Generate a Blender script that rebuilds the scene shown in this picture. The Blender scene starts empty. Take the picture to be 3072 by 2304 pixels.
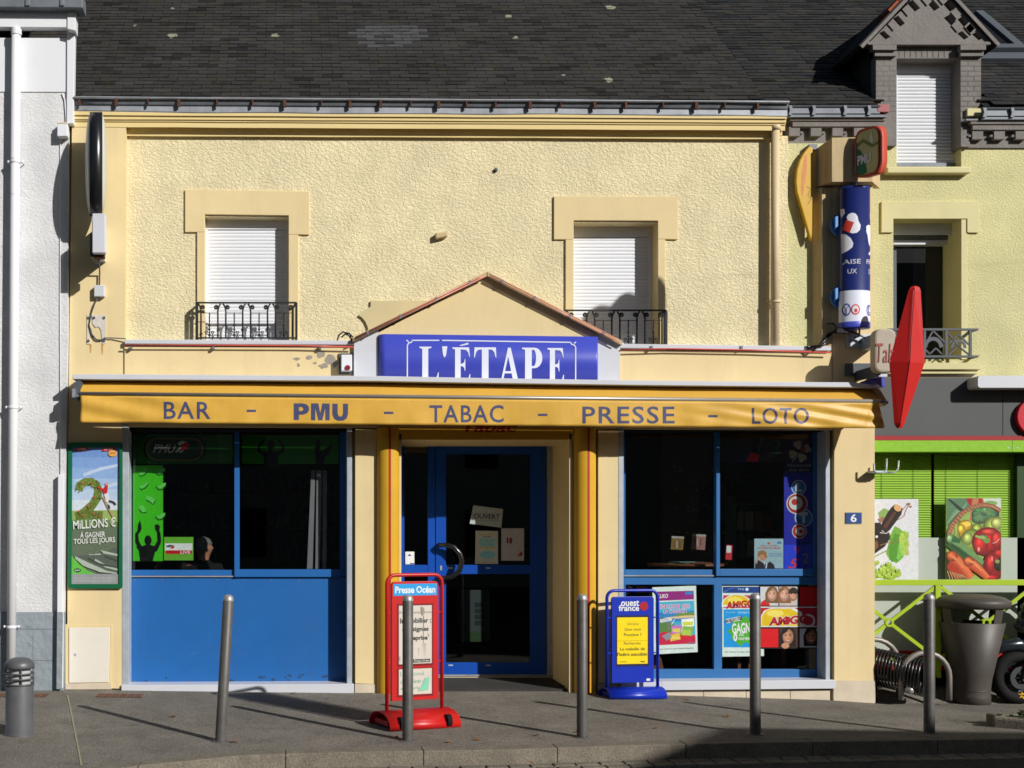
import bpy, bmesh, math, random
from mathutils import Vector, Matrix, noise
from mathutils.geometry import tessellate_polygon
random.seed(7)
SC = bpy.context.scene
COL = SC.collection
R = math.radians

# ---------------------------------------------------------------- camera, sky, sun, exposure
F, U0, V0, D, H = 3364.0, 850.0, 1620.0, 11.6, 1.6     # focal length and principal point in photo pixels, distance and eye height in metres
cam_d = bpy.data.cameras.new('camera'); cam = bpy.data.objects.new('camera', cam_d); COL.objects.link(cam)
cam.location = (0, -D, H); cam.rotation_euler = (R(90), 0, 0)
cam_d.sensor_width = 36.0; cam_d.lens = F / 3072 * 36
cam_d.shift_x = (1536 - U0) / 3072; cam_d.shift_y = (V0 - 1152) / 3072
cam_d.clip_start = 0.1; cam_d.clip_end = 3000
SC.camera = cam
SUN = Vector((0.95, -1.0, 0.72)).normalized()
elev = math.asin(SUN.z); az = math.atan2(SUN.x, SUN.y)
w = bpy.data.worlds.new('World'); SC.world = w; w.use_nodes = True
nt = w.node_tree; bg = nt.nodes['Background']; bg.inputs['Strength'].default_value = 0.043
sky = nt.nodes.new('ShaderNodeTexSky'); sky.sky_type = 'NISHITA'; sky.sun_disc = False
sky.sun_elevation = elev; sky.sun_rotation = az
nt.links.new(sky.outputs[0], bg.inputs['Color'])
sun_d = bpy.data.lights.new('sun', 'SUN'); sun_d.energy = 4.8; sun_d.angle = R(0.53); sun_d.color = (1.0, 0.98, 0.945)
sun = bpy.data.objects.new('sun', sun_d); COL.objects.link(sun)
sun.rotation_euler = SUN.to_track_quat('Z', 'Y').to_euler(); sun.location = (20, -20, 20)
SC.view_settings.view_transform = 'Standard'; SC.view_settings.look = 'None'
SC.cycles.pixel_filter_type = 'BLACKMAN_HARRIS'; SC.cycles.filter_width = 1.6
SC.view_settings.exposure = 0.0; SC.view_settings.gamma = 1.0

# ---------------------------------------------------------------- helpers
def P(u, v, y=0.0):
    """photo pixel -> point on the vertical plane at depth y behind the neighbour's wall"""
    s = (D + y) / F
    return Vector(((u - U0) * s, y, H + (V0 - v) * s))

WL = {}
def wloc(o): return WL.get(o.name, Vector((0, 0, 0))) if o else Vector((0, 0, 0))

def tag(o, label=None, cat=None, group=None, kind=None):
    if label: o['label'] = label
    if cat: o['category'] = cat
    if group: o['group'] = group
    if kind: o['kind'] = kind
    return o

def thing(name, label, cat, loc=(0, 0, 0), group=None):
    o = bpy.data.objects.new(name, None); COL.objects.link(o)
    o.empty_display_size = 0.2
    o.location = loc; WL[o.name] = Vector(loc)
    return tag(o, label, cat, group)

def ell(cu, cv, ru, rv=None, n=20, a0=0, a1=360, rot=0):
    rv = ru if rv is None else rv
    full = abs(a1 - a0) >= 360
    m = n if full else n + 1
    out = []
    for i in range(m):
        a = R(a0 + (a1 - a0) * i / n)
        x, y = ru * math.cos(a), rv * math.sin(a)
        c, s = math.cos(R(rot)), math.sin(R(rot))
        out.append((cu + x * c - y * s, cv + x * s + y * c))
    return out

def rc(u0, v0, u1, v1): return [(u0, v0), (u1, v0), (u1, v1), (u0, v1)]

def rrect(u0, v0, u1, v1, r, n=5):
    pts = []
    for cu, cv, a in ((u1 - r, v0 + r, -90), (u1 - r, v1 - r, 0), (u0 + r, v1 - r, 90), (u0 + r, v0 + r, 180)):
        for i in range(n + 1):
            t = R(a + 90 * i / n); pts.append((cu + r * math.cos(t), cv + r * math.sin(t)))
    return pts

def band(pts, w0, w1=None):
    """polyline -> ribbon polygon of width w0..w1 (pixels)"""
    w1 = w0 if w1 is None else w1
    L, Rr = [], []
    n = len(pts)
    for i, p in enumerate(pts):
        a = pts[max(0, i - 1)]; b = pts[min(n - 1, i + 1)]
        dx, dy = b[0] - a[0], b[1] - a[1]; l = math.hypot(dx, dy) or 1
        h = (w0 + (w1 - w0) * i / max(1, n - 1)) / 2
        L.append((p[0] - dy / l * h, p[1] + dx / l * h)); Rr.append((p[0] + dy / l * h, p[1] - dx / l * h))
    return L + Rr[::-1]

_txt = {}
def text_mesh(s, bold=0.0, res=3, shear=0.0, space=1.0):
    key = (s, bold, shear, space)
    if key in _txt: return _txt[key]
    c = bpy.data.curves.new('lettering', 'FONT'); c.body = s; c.offset = bold; c.resolution_u = res; c.shear = shear; c.space_character = space
    o = bpy.data.objects.new('lettering', c); COL.objects.link(o)
    dg = bpy.context.evaluated_depsgraph_get(); ev = o.evaluated_get(dg); me = ev.to_mesh()
    vs = [(v.co.x, v.co.y) for v in me.vertices]; fs = [tuple(p.vertices) for p in me.polygons]
    ev.to_mesh_clear(); bpy.data.objects.remove(o); bpy.data.curves.remove(c)
    if vs:
        x0 = min(v[0] for v in vs); x1 = max(v[0] for v in vs); y0 = min(v[1] for v in vs); y1 = max(v[1] for v in vs)
        vs = [((x - x0) / (x1 - x0 or 1), (y - y0) / (y1 - y0 or 1)) for x, y in vs]
    _txt[key] = (vs, fs)
    return vs, fs

EACH = {'pier', 'column', 'coping', 'side_profile', 'side_panel', 'window_sill', 'plinth', 'fascia', 'corner_bead', 'sill_rail', 'roller_blind_box', 'neon_tube', 'pane', 'gutter_bracket', 'plate', 'bolt', 'flashing_block', 'cornice', 'end_bracket', 'rust_stain', 'lid_support', 'cable', 'party_wall_edge', 'gutter', 'wall', 'shutter_box', 'steel_hook', 'bracket', 'peeled_paint_patch'}
class MB:
    """collects shapes and links them as ONE mesh object"""
    def __init__(self): self.bm = bmesh.new(); self.mats = []; self.k = 0
    def mi(self, m):
        if m is None: return 0
        if m not in self.mats: self.mats.append(m)
        return self.mats.index(m)
    def face(self, pts, m=None):
        vs = [self.bm.verts.new(p) for p in pts]
        try:
            f = self.bm.faces.new(vs); f.material_index = self.mi(m); return f
        except ValueError: return None
    def box(self, x0, x1, y0, y1, z0, z1, m=None):
        c = [Vector((x, y, z)) for x in (x0, x1) for y in (y0, y1) for z in (z0, z1)]
        return self.hexa(c, m)
    def hexa(self, c, m=None):
        v = [self.bm.verts.new(p) for p in c]
        for q in ((0, 1, 3, 2), (4, 6, 7, 5), (0, 4, 5, 1), (2, 3, 7, 6), (0, 2, 6, 4), (1, 5, 7, 3)):
            f = self.bm.faces.new([v[i] for i in q]); f.material_index = self.mi(m)
        return v
    def obox(self, center, ax, ay, az_, m=None):
        """box from centre and three half-axis vectors"""
        c = [center + ax * i + ay * j + az_ * k for i in (-1, 1) for j in (-1, 1) for k in (-1, 1)]
        return self.hexa(c, m)
    def prism(self, uv, yf, yb, m=None, back=True):
        """pixel polygon on plane yf pushed straight back to yb"""
        a = [P(u, v, yf) for u, v in uv]; b = [Vector((p.x, yb, p.z)) for p in a]
        n = len(a)
        va = [self.bm.verts.new(p) for p in a]; vb = [self.bm.verts.new(p) for p in b]
        mi = self.mi(m)
        fs = [self.bm.faces.new(va)]
        if back: fs.append(self.bm.faces.new(vb[::-1]))
        for i in range(n): fs.append(self.bm.faces.new([va[i], vb[i], vb[(i + 1) % n], va[(i + 1) % n]]))
        for f in fs: f.material_index = mi
    def rect(self, u0, v0, u1, v1, yf, yb, m=None): self.prism(rc(u0, v0, u1, v1), yf, yb, m)
    def plate(self, outer, holes, yf, yb, m=None, mh=None, back=False):
        """pixel polygon with holes, pushed back to yb"""
        loops = [outer] + holes
        L3 = [[P(u, v, yf) for u, v in l] for l in loops]
        flat = [p for l in L3 for p in l]
        vf = [self.bm.verts.new(p) for p in flat]
        for t in tessellate_polygon([[Vector((p.x, p.z, 0)) for p in l] for l in L3]):
            try:
                f = self.bm.faces.new([vf[i] for i in t]); f.material_index = self.mi(m)
            except ValueError: pass
        off = 0
        for li, l in enumerate(L3):
            n = len(l); vb = [self.bm.verts.new(Vector((p.x, yb, p.z))) for p in l]
            for i in range(n):
                j = (i + 1) % n
                f = self.bm.faces.new([vf[off + i], vb[i], vb[j], vf[off + j]]); f.material_index = self.mi(mh if (li and mh) else m)
            off += n
    def art(self, uv, y, m):
        """flat printed shape; each one lies a hair in front of the one before"""
        self.k += 1
        yy = y - 0.00006 * self.k
        loop = [P(u, v, yy) for u, v in uv]
        if len(uv) <= 4:
            self.face(loop, m); return
        vs = [self.bm.verts.new(p) for p in loop]
        for t in tessellate_polygon([[Vector((p.x, p.z, 0)) for p in loop]]):
            try:
                f = self.bm.faces.new([vs[i] for i in t]); f.material_index = self.mi(m)
            except ValueError: pass
    def text(self, s, q, y, m, bold=0.0, yfun=None, shear=0.0, space=1.0, rot=0.0):
        """q: (u0,v0,u1,v1) box the letters fill"""
        self.k += 1
        vs, fs = text_mesh(s, bold, 3, shear, space)
        u0, v0, u1, v1 = q; cu, cv = (u0 + u1) / 2, (v0 + v1) / 2
        c, sn = math.cos(R(rot)), math.sin(R(rot))
        yy = y - 0.00006 * self.k
        out = []
        for x, t in vs:
            u = u0 + x * (u1 - u0); v = v1 + t * (v0 - v1)
            du, dv = u - cu, v - cv
            u, v = cu + du * c - dv * sn, cv + du * sn + dv * c
            p = P(u, v, yy)
            if yfun: p = P(u, v, yfun(u, v) - 0.003)
            out.append(self.bm.verts.new(p))
        for f in fs:
            try:
                g = self.bm.faces.new([out[i] for i in f]); g.material_index = self.mi(m)
            except ValueError: pass
    def tube(self, pts, r, seg=8, m=None, closed=False, caps=True):
        pts = [Vector(p) for p in pts]; n = len(pts); rings = []
        rr = r if isinstance(r, (list, tuple)) else [r] * n
        ref = None
        for i, p in enumerate(pts):
            a = pts[(i - 1) % n] if (closed or i) else pts[i]
            b = pts[(i + 1) % n] if (closed or i < n - 1) else pts[i]
            d = (b - a).normalized()
            if ref is None:
                ref = d.orthogonal().normalized()
            ref = (ref - d * ref.dot(d))
            ref = ref.normalized() if ref.length > 1e-6 else d.orthogonal().normalized()
            s = d.cross(ref)
            rings.append([self.bm.verts.new(p + (ref * math.cos(2 * math.pi * k / seg) + s * math.sin(2 * math.pi * k / seg)) * rr[i]) for k in range(seg)])
        mi = self.mi(m)
        for i in range(n if closed else n - 1):
            A, B = rings[i], rings[(i + 1) % n]
            for k in range(seg):
                f = self.bm.faces.new([A[k], A[(k + 1) % seg], B[(k + 1) % seg], B[k]]); f.material_index = mi; f.smooth = True
        if caps and not closed:
            for rg in (rings[0][::-1], rings[-1]):
                f = self.bm.faces.new(rg); f.material_index = mi
    def lathe(self, prof, c=(0, 0, 0), seg=24, m=None, smooth=True, a0=0, a1=360, sx=1, sy=1):
        """prof: (radius, z) list, around the z axis at c"""
        c = Vector(c); full = abs(a1 - a0) >= 360; mi = self.mi(m); rings = []
        for r, z in prof:
            if r < 1e-6: rings.append([self.bm.verts.new(c + Vector((0, 0, z)))]); continue
            rings.append([self.bm.verts.new(c + Vector((sx * r * math.cos(R(a0 + (a1 - a0) * k / seg)), sy * r * math.sin(R(a0 + (a1 - a0) * k / seg)), z))) for k in range(seg if full else seg + 1)])
        for A, B in zip(rings, rings[1:]):
            n = max(len(A), len(B))
            for k in range(n if full else n - 1):
                k2 = (k + 1) % n
                if len(A) == 1 and len(B) == 1: continue
                if len(A) == 1: q = [A[0], B[k2], B[k]]
                elif len(B) == 1: q = [A[k], A[k2], B[0]]
                else: q = [A[k], A[k2], B[k2], B[k]]
                f = self.bm.faces.new(q); f.material_index = mi; f.smooth = smooth
    def sphere(self, c, r, seg=16, rings=10, m=None, sx=1, sy=1, sz=1):
        self.lathe([(r * math.sin(math.pi * i / rings), -sz * r * math.cos(math.pi * i / rings)) for i in range(rings + 1)], c, seg, m, True, sx=sx, sy=sy)
    def extrude(self, prof, x0, x1, dz0=0.0, dz1=0.0, n=1, m=None, smooth=False, wob=0.0, caps=True):
        """open profile of (y,z) points drawn along x"""
        cols = []
        for i in range(n + 1):
            t = i / n; x = x0 + (x1 - x0) * t; dz = dz0 + (dz1 - dz0) * t
            cols.append([self.bm.verts.new((x, y, z + dz + wob * noise.noise((x * 1.3, j * 0.37, 1)))) for j, (y, z) in enumerate(prof)])
        mi = self.mi(m)
        for A, B in zip(cols, cols[1:]):
            for j in range(len(prof) - 1):
                f = self.bm.faces.new([A[j], B[j], B[j + 1], A[j + 1]]); f.material_index = mi; f.smooth = smooth
        if caps and len(prof) > 2:
            for c in (cols[0], cols[-1]):
                try:
                    f = self.bm.faces.new(c); f.material_index = mi
                except ValueError: pass
    def clusters(self, gap=0.004):
        """groups of faces that touch: one list of vertices per separate piece"""
        seen = set(); comps = []
        self.bm.verts.ensure_lookup_table(); self.bm.verts.index_update()
        for v in self.bm.verts:
            if v.index in seen: continue
            st = [v]; seen.add(v.index); c = []
            while st:
                x = st.pop(); c.append(x)
                for e in x.link_edges:
                    y = e.other_vert(x)
                    if y.index not in seen: seen.add(y.index); st.append(y)
            lo = [min(p.co[k] for p in c) - gap for k in range(3)]; hi = [max(p.co[k] for p in c) + gap for k in range(3)]
            comps.append([c, lo, hi])
        again = True
        while again:
            again = False; out = []
            for c in comps:
                for d in out:
                    if all(c[1][k] <= d[2][k] and d[1][k] <= c[2][k] for k in range(3)):
                        d[0] += c[0]; d[1] = [min(a, b) for a, b in zip(c[1], d[1])]; d[2] = [max(a, b) for a, b in zip(c[2], d[2])]; again = True; break
                else: out.append(c)
            comps = out
        return sorted((c[0] for c in comps), key=len, reverse=True)
    def build(self, name, mat=None, parent=None, bevel=0.0, label=None, smooth_angle=None, recalc=True):
        if parent and name in EACH:
            cl = self.clusters()
            if len(cl) > 1:
                ids = [set(v.index for v in c) for c in cl]; objs = []
                for s in ids:
                    b = MB(); b.mats = list(self.mats); b.bm = self.bm.copy(); b.bm.verts.ensure_lookup_table()
                    bmesh.ops.delete(b.bm, geom=[v for v in b.bm.verts if v.index not in s], context='VERTS')
                    objs.append(b.build_one(name, mat, parent, bevel, label, smooth_angle, recalc))
                self.bm.free(); return objs[0]
        return self.build_one(name, mat, parent, bevel, label, smooth_angle, recalc)
    def build_one(self, name, mat=None, parent=None, bevel=0.0, label=None, smooth_angle=None, recalc=True):
        if recalc: bmesh.ops.recalc_face_normals(self.bm, faces=self.bm.faces)
        off = wloc(parent)
        for v in self.bm.verts: v.co -= off
        me = bpy.data.meshes.new(name); self.bm.to_mesh(me); self.bm.free()
        if mat is not None and not self.mats: me.materials.append(mat)
        for m in self.mats: me.materials.append(m)
        o = bpy.data.objects.new(name, me); COL.objects.link(o)
        if parent: o.parent = parent
        WL[o.name] = off.copy()
        if bevel:
            b = o.modifiers.new('bevel', 'BEVEL'); b.width = bevel; b.segments = 2; b.limit_method = 'ANGLE'; b.angle_limit = R(40)
        if label: o['label'] = label
        return o

def shift_to(o, loc):
    """moves a top-level mesh's origin to loc without moving the mesh"""
    loc = Vector(loc)
    for v in o.data.vertices: v.co -= loc
    o.location = loc; WL[o.name] = loc
    return o

def dup(root, loc, rot=None, label=None):
    r = root.copy(); COL.objects.link(r); r.location = loc
    if rot is not None: r.rotation_euler = rot
    if label: r['label'] = label
    for ch in root.children:
        c = ch.copy(); COL.objects.link(c); c.parent = r
        for g in ch.children:
            d = g.copy(); COL.objects.link(d); d.parent = c
    return r

# ---------------------------------------------------------------- materials
def lin(c):
    return tuple(((x / 255) / 12.92 if x / 255 <= 0.04045 else ((x / 255 + 0.055) / 1.055) ** 2.4) for x in c)
_m = {}
def node_mat(name):
    m = bpy.data.materials.new(name); m.use_nodes = True
    n = m.node_tree.nodes; return m, m.node_tree, n['Principled BSDF']
def mat(name, col, rough=0.7, spec=0.3, metal=0.0, var=0.08, vscale=3.0, bump=0.0, bscale=40.0, bdetail=4.0, dirt=0.0, dirtcol=(0.12, 0.1, 0.08), dscale=2.0, streak=False, fine=0.0):
    """painted / mineral surface: slow tone drift, optional stains, optional relief"""
    if name in _m: return _m[name]
    m, t, b = node_mat(name); N, L = t.nodes, t.links
    tc = N.new('ShaderNodeTexCoord'); geo = N.new('ShaderNodeNewGeometry')
    src = geo.outputs['Position']
    nz = N.new('ShaderNodeTexNoise'); nz.inputs['Scale'].default_value = vscale; nz.inputs['Detail'].default_value = 6; nz.inputs['Roughness'].default_value = 0.65
    L.new(src, nz.inputs['Vector'])
    mr = N.new('ShaderNodeMapRange'); mr.inputs['From Min'].default_value = 0.3; mr.inputs['From Max'].default_value = 0.7
    mr.inputs['To Min'].default_value = 1 - var; mr.inputs['To Max'].default_value = 1 + var
    L.new(nz.outputs['Fac'], mr.inputs['Value'])
    mul = N.new('ShaderNodeVectorMath'); mul.operation = 'SCALE'; mul.inputs[0].default_value = col[:3]
    L.new(mr.outputs[0], mul.inputs['Scale'])
    out = mul.outputs[0]
    if fine:
        nf = N.new('ShaderNodeTexNoise'); nf.inputs['Scale'].default_value = 90; nf.inputs['Detail'].default_value = 3
        L.new(src, nf.inputs['Vector'])
        mf = N.new('ShaderNodeMapRange'); mf.inputs['From Min'].default_value = 0.3; mf.inputs['From Max'].default_value = 0.7
        mf.inputs['To Min'].default_value = 1 - fine; mf.inputs['To Max'].default_value = 1 + fine
        L.new(nf.outputs['Fac'], mf.inputs['Value'])
        m2 = N.new('ShaderNodeVectorMath'); m2.operation = 'SCALE'; L.new(out, m2.inputs[0]); L.new(mf.outputs[0], m2.inputs['Scale']); out = m2.outputs[0]
    if dirt:
        mp = N.new('ShaderNodeMapping'); mp.inputs['Scale'].default_value = (dscale * (4 if streak else 1), dscale * (4 if streak else 1), dscale * (0.35 if streak else 1))
        L.new(src, mp.inputs['Vector'])
        nd = N.new('ShaderNodeTexNoise'); nd.inputs['Scale'].default_value = 1.0; nd.inputs['Detail'].default_value = 8; nd.inputs['Roughness'].default_value = 0.7
        L.new(mp.outputs[0], nd.inputs['Vector'])
        md = N.new('ShaderNodeMapRange'); md.inputs['From Min'].default_value = 0.5; md.inputs['From Max'].default_value = 0.78; md.inputs['To Max'].default_value = dirt
        L.new(nd.outputs['Fac'], md.inputs['Value'])
        mx = N.new('ShaderNodeMix'); mx.data_type = 'RGBA'; mx.inputs['B'].default_value = (*dirtcol, 1)
        L.new(md.outputs[0], mx.inputs['Factor']); L.new(out, mx.inputs['A']); out = mx.outputs['Result']
    L.new(out, b.inputs['Base Color'])
    b.inputs['Roughness'].default_value = rough; b.inputs['Specular IOR Level'].default_value = spec; b.inputs['Metallic'].default_value = metal
    if bump:
        n2 = N.new('ShaderNodeTexNoise'); n2.inputs['Scale'].default_value = bscale; n2.inputs['Detail'].default_value = bdetail; n2.inputs['Roughness'].default_value = 0.55
        L.new(src, n2.inputs['Vector'])
        bp = N.new('ShaderNodeBump'); bp.inputs['Distance'].default_value = bump; bp.inputs['Strength'].default_value = 1.0
        L.new(n2.outputs['Fac'], bp.inputs['Height']); L.new(bp.outputs[0], b.inputs['Normal'])
    _m[name] = m; return m
def ink(r, g, b_, rough=0.45, spec=0.35):
    """flat printed or painted colour, given as the sRGB seen in the photo"""
    k = 'ink_%d_%d_%d_%d' % (r, g, b_, int(rough * 100))
    if k in _m: return _m[k]
    c = lin((r, g, b_)); c = tuple(min(0.85, x * 0.92) for x in c)
    return mat(k, c, rough, spec, var=0.09, vscale=22, fine=0.07)
def glass_mat(name, tint, rough=0.0, gloss=1.0):
    if name in _m: return _m[name]
    m, t, b = node_mat(name); N, L = t.nodes, t.links
    N.remove(b)
    tr = N.new('ShaderNodeBsdfTransparent'); tr.inputs[0].default_value = (*tint, 1)
    gl = N.new('ShaderNodeBsdfGlossy'); gl.inputs['Roughness'].default_value = rough; gl.inputs[0].default_value = (gloss, gloss, gloss, 1)
    fr = N.new('ShaderNodeFresnel'); geo = N.new('ShaderNodeNewGeometry'); ior = N.new('ShaderNodeMapRange'); ior.inputs['To Min'].default_value = 1.45; ior.inputs['To Max'].default_value = 1 / 1.45
    L.new(geo.outputs['Backfacing'], ior.inputs['Value']); L.new(ior.outputs[0], fr.inputs['IOR'])
    mx = N.new('ShaderNodeMixShader'); L.new(fr.outputs[0], mx.inputs[0]); L.new(tr.outputs[0], mx.inputs[1]); L.new(gl.outputs[0], mx.inputs[2])
    L.new(mx.outputs[0], N['Material Output'].inputs[0])
    _m[name] = m; return m

def stucco(name, col, amp, scale, col2):
    m, t, b = node_mat(name); N, L = t.nodes, t.links
    geo = N.new('ShaderNodeNewGeometry')
    mp = N.new('ShaderNodeMapping'); mp.inputs['Scale'].default_value = (1, 1, 1.35); L.new(geo.outputs['Position'], mp.inputs['Vector'])
    a = N.new('ShaderNodeTexNoise'); a.inputs['Scale'].default_value = scale; a.inputs['Detail'].default_value = 3.5; a.inputs['Roughness'].default_value = 0.55; a.inputs['Distortion'].default_value = 0.6
    L.new(mp.outputs[0], a.inputs['Vector'])
    rp = N.new('ShaderNodeMapRange'); rp.interpolation_type = 'SMOOTHSTEP'; rp.inputs['From Min'].default_value = 0.32; rp.inputs['From Max'].default_value = 0.66
    L.new(a.outputs['Fac'], rp.inputs['Value'])
    big = N.new('ShaderNodeTexNoise'); big.inputs['Scale'].default_value = 0.9; big.inputs['Detail'].default_value = 7; big.inputs['Roughness'].default_value = 0.6
    L.new(geo.outputs['Position'], big.inputs['Vector'])
    mx = N.new('ShaderNodeMix'); mx.data_type = 'RGBA'; mx.inputs['A'].default_value = (*col, 1); mx.inputs['B'].default_value = (*col2, 1)
    r2 = N.new('ShaderNodeMapRange'); r2.inputs['From Min'].default_value = 0.35; r2.inputs['From Max'].default_value = 0.7; L.new(big.outputs['Fac'], r2.inputs['Value'])
    L.new(r2.outputs[0], mx.inputs['Factor'])
    m3 = N.new('ShaderNodeMapping'); m3.inputs['Scale'].default_value = (5, 5, 0.35); L.new(geo.outputs['Position'], m3.inputs['Vector'])
    sn = N.new('ShaderNodeTexNoise'); sn.inputs['Scale'].default_value = 1.0; sn.inputs['Detail'].default_value = 6; sn.inputs['Roughness'].default_value = 0.65; L.new(m3.outputs[0], sn.inputs['Vector'])
    sr = N.new('ShaderNodeMapRange'); sr.inputs['From Min'].default_value = 0.48; sr.inputs['From Max'].default_value = 0.8; sr.inputs['To Max'].default_value = 0.25; L.new(sn.outputs['Fac'], sr.inputs['Value'])
    mx2 = N.new('ShaderNodeMix'); mx2.data_type = 'RGBA'; mx2.inputs['B'].default_value = (*[c * 0.62 for c in col], 1); L.new(sr.outputs[0], mx2.inputs['Factor']); L.new(mx.outputs['Result'], mx2.inputs['A'])
    pt = N.new('ShaderNodeTexNoise'); pt.inputs['Scale'].default_value = 3.3; pt.inputs['Detail'].default_value = 5; L.new(geo.outputs['Position'], pt.inputs['Vector'])
    ph = N.new('ShaderNodeMapRange'); ph.inputs['From Min'].default_value = 0.35; ph.inputs['From Max'].default_value = 0.68; ph.inputs['To Min'].default_value = 0.92; ph.inputs['To Max'].default_value = 1.05; L.new(pt.outputs['Fac'], ph.inputs['Value'])
    vs_ = N.new('ShaderNodeVectorMath'); vs_.operation = 'SCALE'; L.new(mx2.outputs['Result'], vs_.inputs[0]); L.new(ph.outputs[0], vs_.inputs['Scale']); L.new(vs_.outputs[0], b.inputs['Base Color'])
    bp = N.new('ShaderNodeBump'); bp.inputs['Distance'].default_value = amp; bp.inputs['Strength'].default_value = 1.0
    L.new(rp.outputs[0], bp.inputs['Height']); L.new(bp.outputs[0], b.inputs['Normal'])
    b.inputs['Roughness'].default_value = 0.92; b.inputs['Specular IOR Level'].default_value = 0.15
    return m

def slate(name, dark, light, lichen, seam=0.0):
    m, t, b = node_mat(name); N, L = t.nodes, t.links
    geo = N.new('ShaderNodeNewGeometry')
    ramp = N.new('ShaderNodeValToRGB'); e = ramp.color_ramp.elements
    e[0].position = 0.0; e[0].color = (*[c * 0.5 for c in dark], 1); e[1].position = 1.0; e[1].color = (*light, 1)
    x = ramp.color_ramp.elements.new(0.10); x.color = (*[c * 0.7 for c in dark], 1)
    x = ramp.color_ramp.elements.new(0.13); x.color = (*dark, 1)
    x = ramp.color_ramp.elements.new(0.93); x.color = (*[(a + c) / 2 for a, c in zip(dark, light)], 1)
    L.new(geo.outputs['Random Per Island'], ramp.inputs[0])
    big = N.new('ShaderNodeTexNoise'); big.inputs['Scale'].default_value = 2.2; big.inputs['Detail'].default_value = 8; big.inputs['Roughness'].default_value = 0.7; L.new(geo.outputs['Position'], big.inputs['Vector'])
    mr = N.new('ShaderNodeMapRange'); mr.inputs['From Min'].default_value = 0.3; mr.inputs['From Max'].default_value = 0.7; mr.inputs['To Min'].default_value = 0.7; mr.inputs['To Max'].default_value = 1.3
    L.new(big.outputs['Fac'], mr.inputs['Value'])
    sc = N.new('ShaderNodeVectorMath'); sc.operation = 'SCALE'; L.new(ramp.outputs[0], sc.inputs[0]); L.new(mr.outputs[0], sc.inputs['Scale'])
    # ochre algae film
    al = N.new('ShaderNodeTexNoise'); al.inputs['Scale'].default_value = 7; al.inputs['Detail'].default_value = 6; L.new(geo.outputs['Position'], al.inputs['Vector'])
    r3 = N.new('ShaderNodeMapRange'); r3.inputs['From Min'].default_value = 0.5; r3.inputs['From Max'].default_value = 0.75; r3.inputs['To Max'].default_value = 0.5; L.new(al.outputs['Fac'], r3.inputs['Value'])
    m1 = N.new('ShaderNodeMix'); m1.data_type = 'RGBA'; m1.inputs['B'].default_value = (0.05, 0.042, 0.022, 1); L.new(r3.outputs[0], m1.inputs['Factor']); L.new(sc.outputs[0], m1.inputs['A'])
    # pale lichen spots
    vo = N.new('ShaderNodeTexVoronoi'); vo.inputs['Scale'].default_value = 2.6; vo.inputs['Randomness'].default_value = 1.0
    dn = N.new('ShaderNodeTexNoise'); dn.inputs['Scale'].default_value = 16; dn.inputs['Detail'].default_value = 4; L.new(geo.outputs['Position'], dn.inputs['Vector'])
    ad = N.new('ShaderNodeVectorMath'); ad.operation = 'MULTIPLY_ADD'; ad.inputs[1].default_value = (0.09, 0.09, 0.09); L.new(dn.outputs['Color'], ad.inputs[0]); L.new(geo.outputs['Position'], ad.inputs[2])
    L.new(ad.outputs[0], vo.inputs['Vector'])
    sep = N.new('ShaderNodeSeparateColor'); L.new(vo.outputs['Color'], sep.inputs[0])
    rad = N.new('ShaderNodeMapRange'); rad.inputs['From Min'].default_value = 0.5; rad.inputs['From Max'].default_value = 1.0; rad.inputs['To Min'].default_value = 0.0; rad.inputs['To Max'].default_value = lichen; L.new(sep.outputs[0], rad.inputs['Value'])
    lt = N.new('ShaderNodeMath'); lt.operation = 'LESS_THAN'; L.new(vo.outputs['Distance'], lt.inputs[0]); L.new(rad.outputs[0], lt.inputs[1])
    m2 = N.new('ShaderNodeMix'); m2.data_type = 'RGBA'; m2.inputs['B'].default_value = (0.27, 0.27, 0.19, 1); L.new(lt.outputs[0], m2.inputs['Factor']); L.new(m1.outputs['Result'], m2.inputs['A'])
    L.new(m2.outputs['Result'], b.inputs['Base Color'])
    b.inputs['Roughness'].default_value = 0.85; b.inputs['Specular IOR Level'].default_value = 0.15
    bp = N.new('ShaderNodeBump'); bp.inputs['Distance'].default_value = 0.004; L.new(dn.outputs['Fac'], bp.inputs['Height']); L.new(bp.outputs[0], b.inputs['Normal'])
    return m

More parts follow.
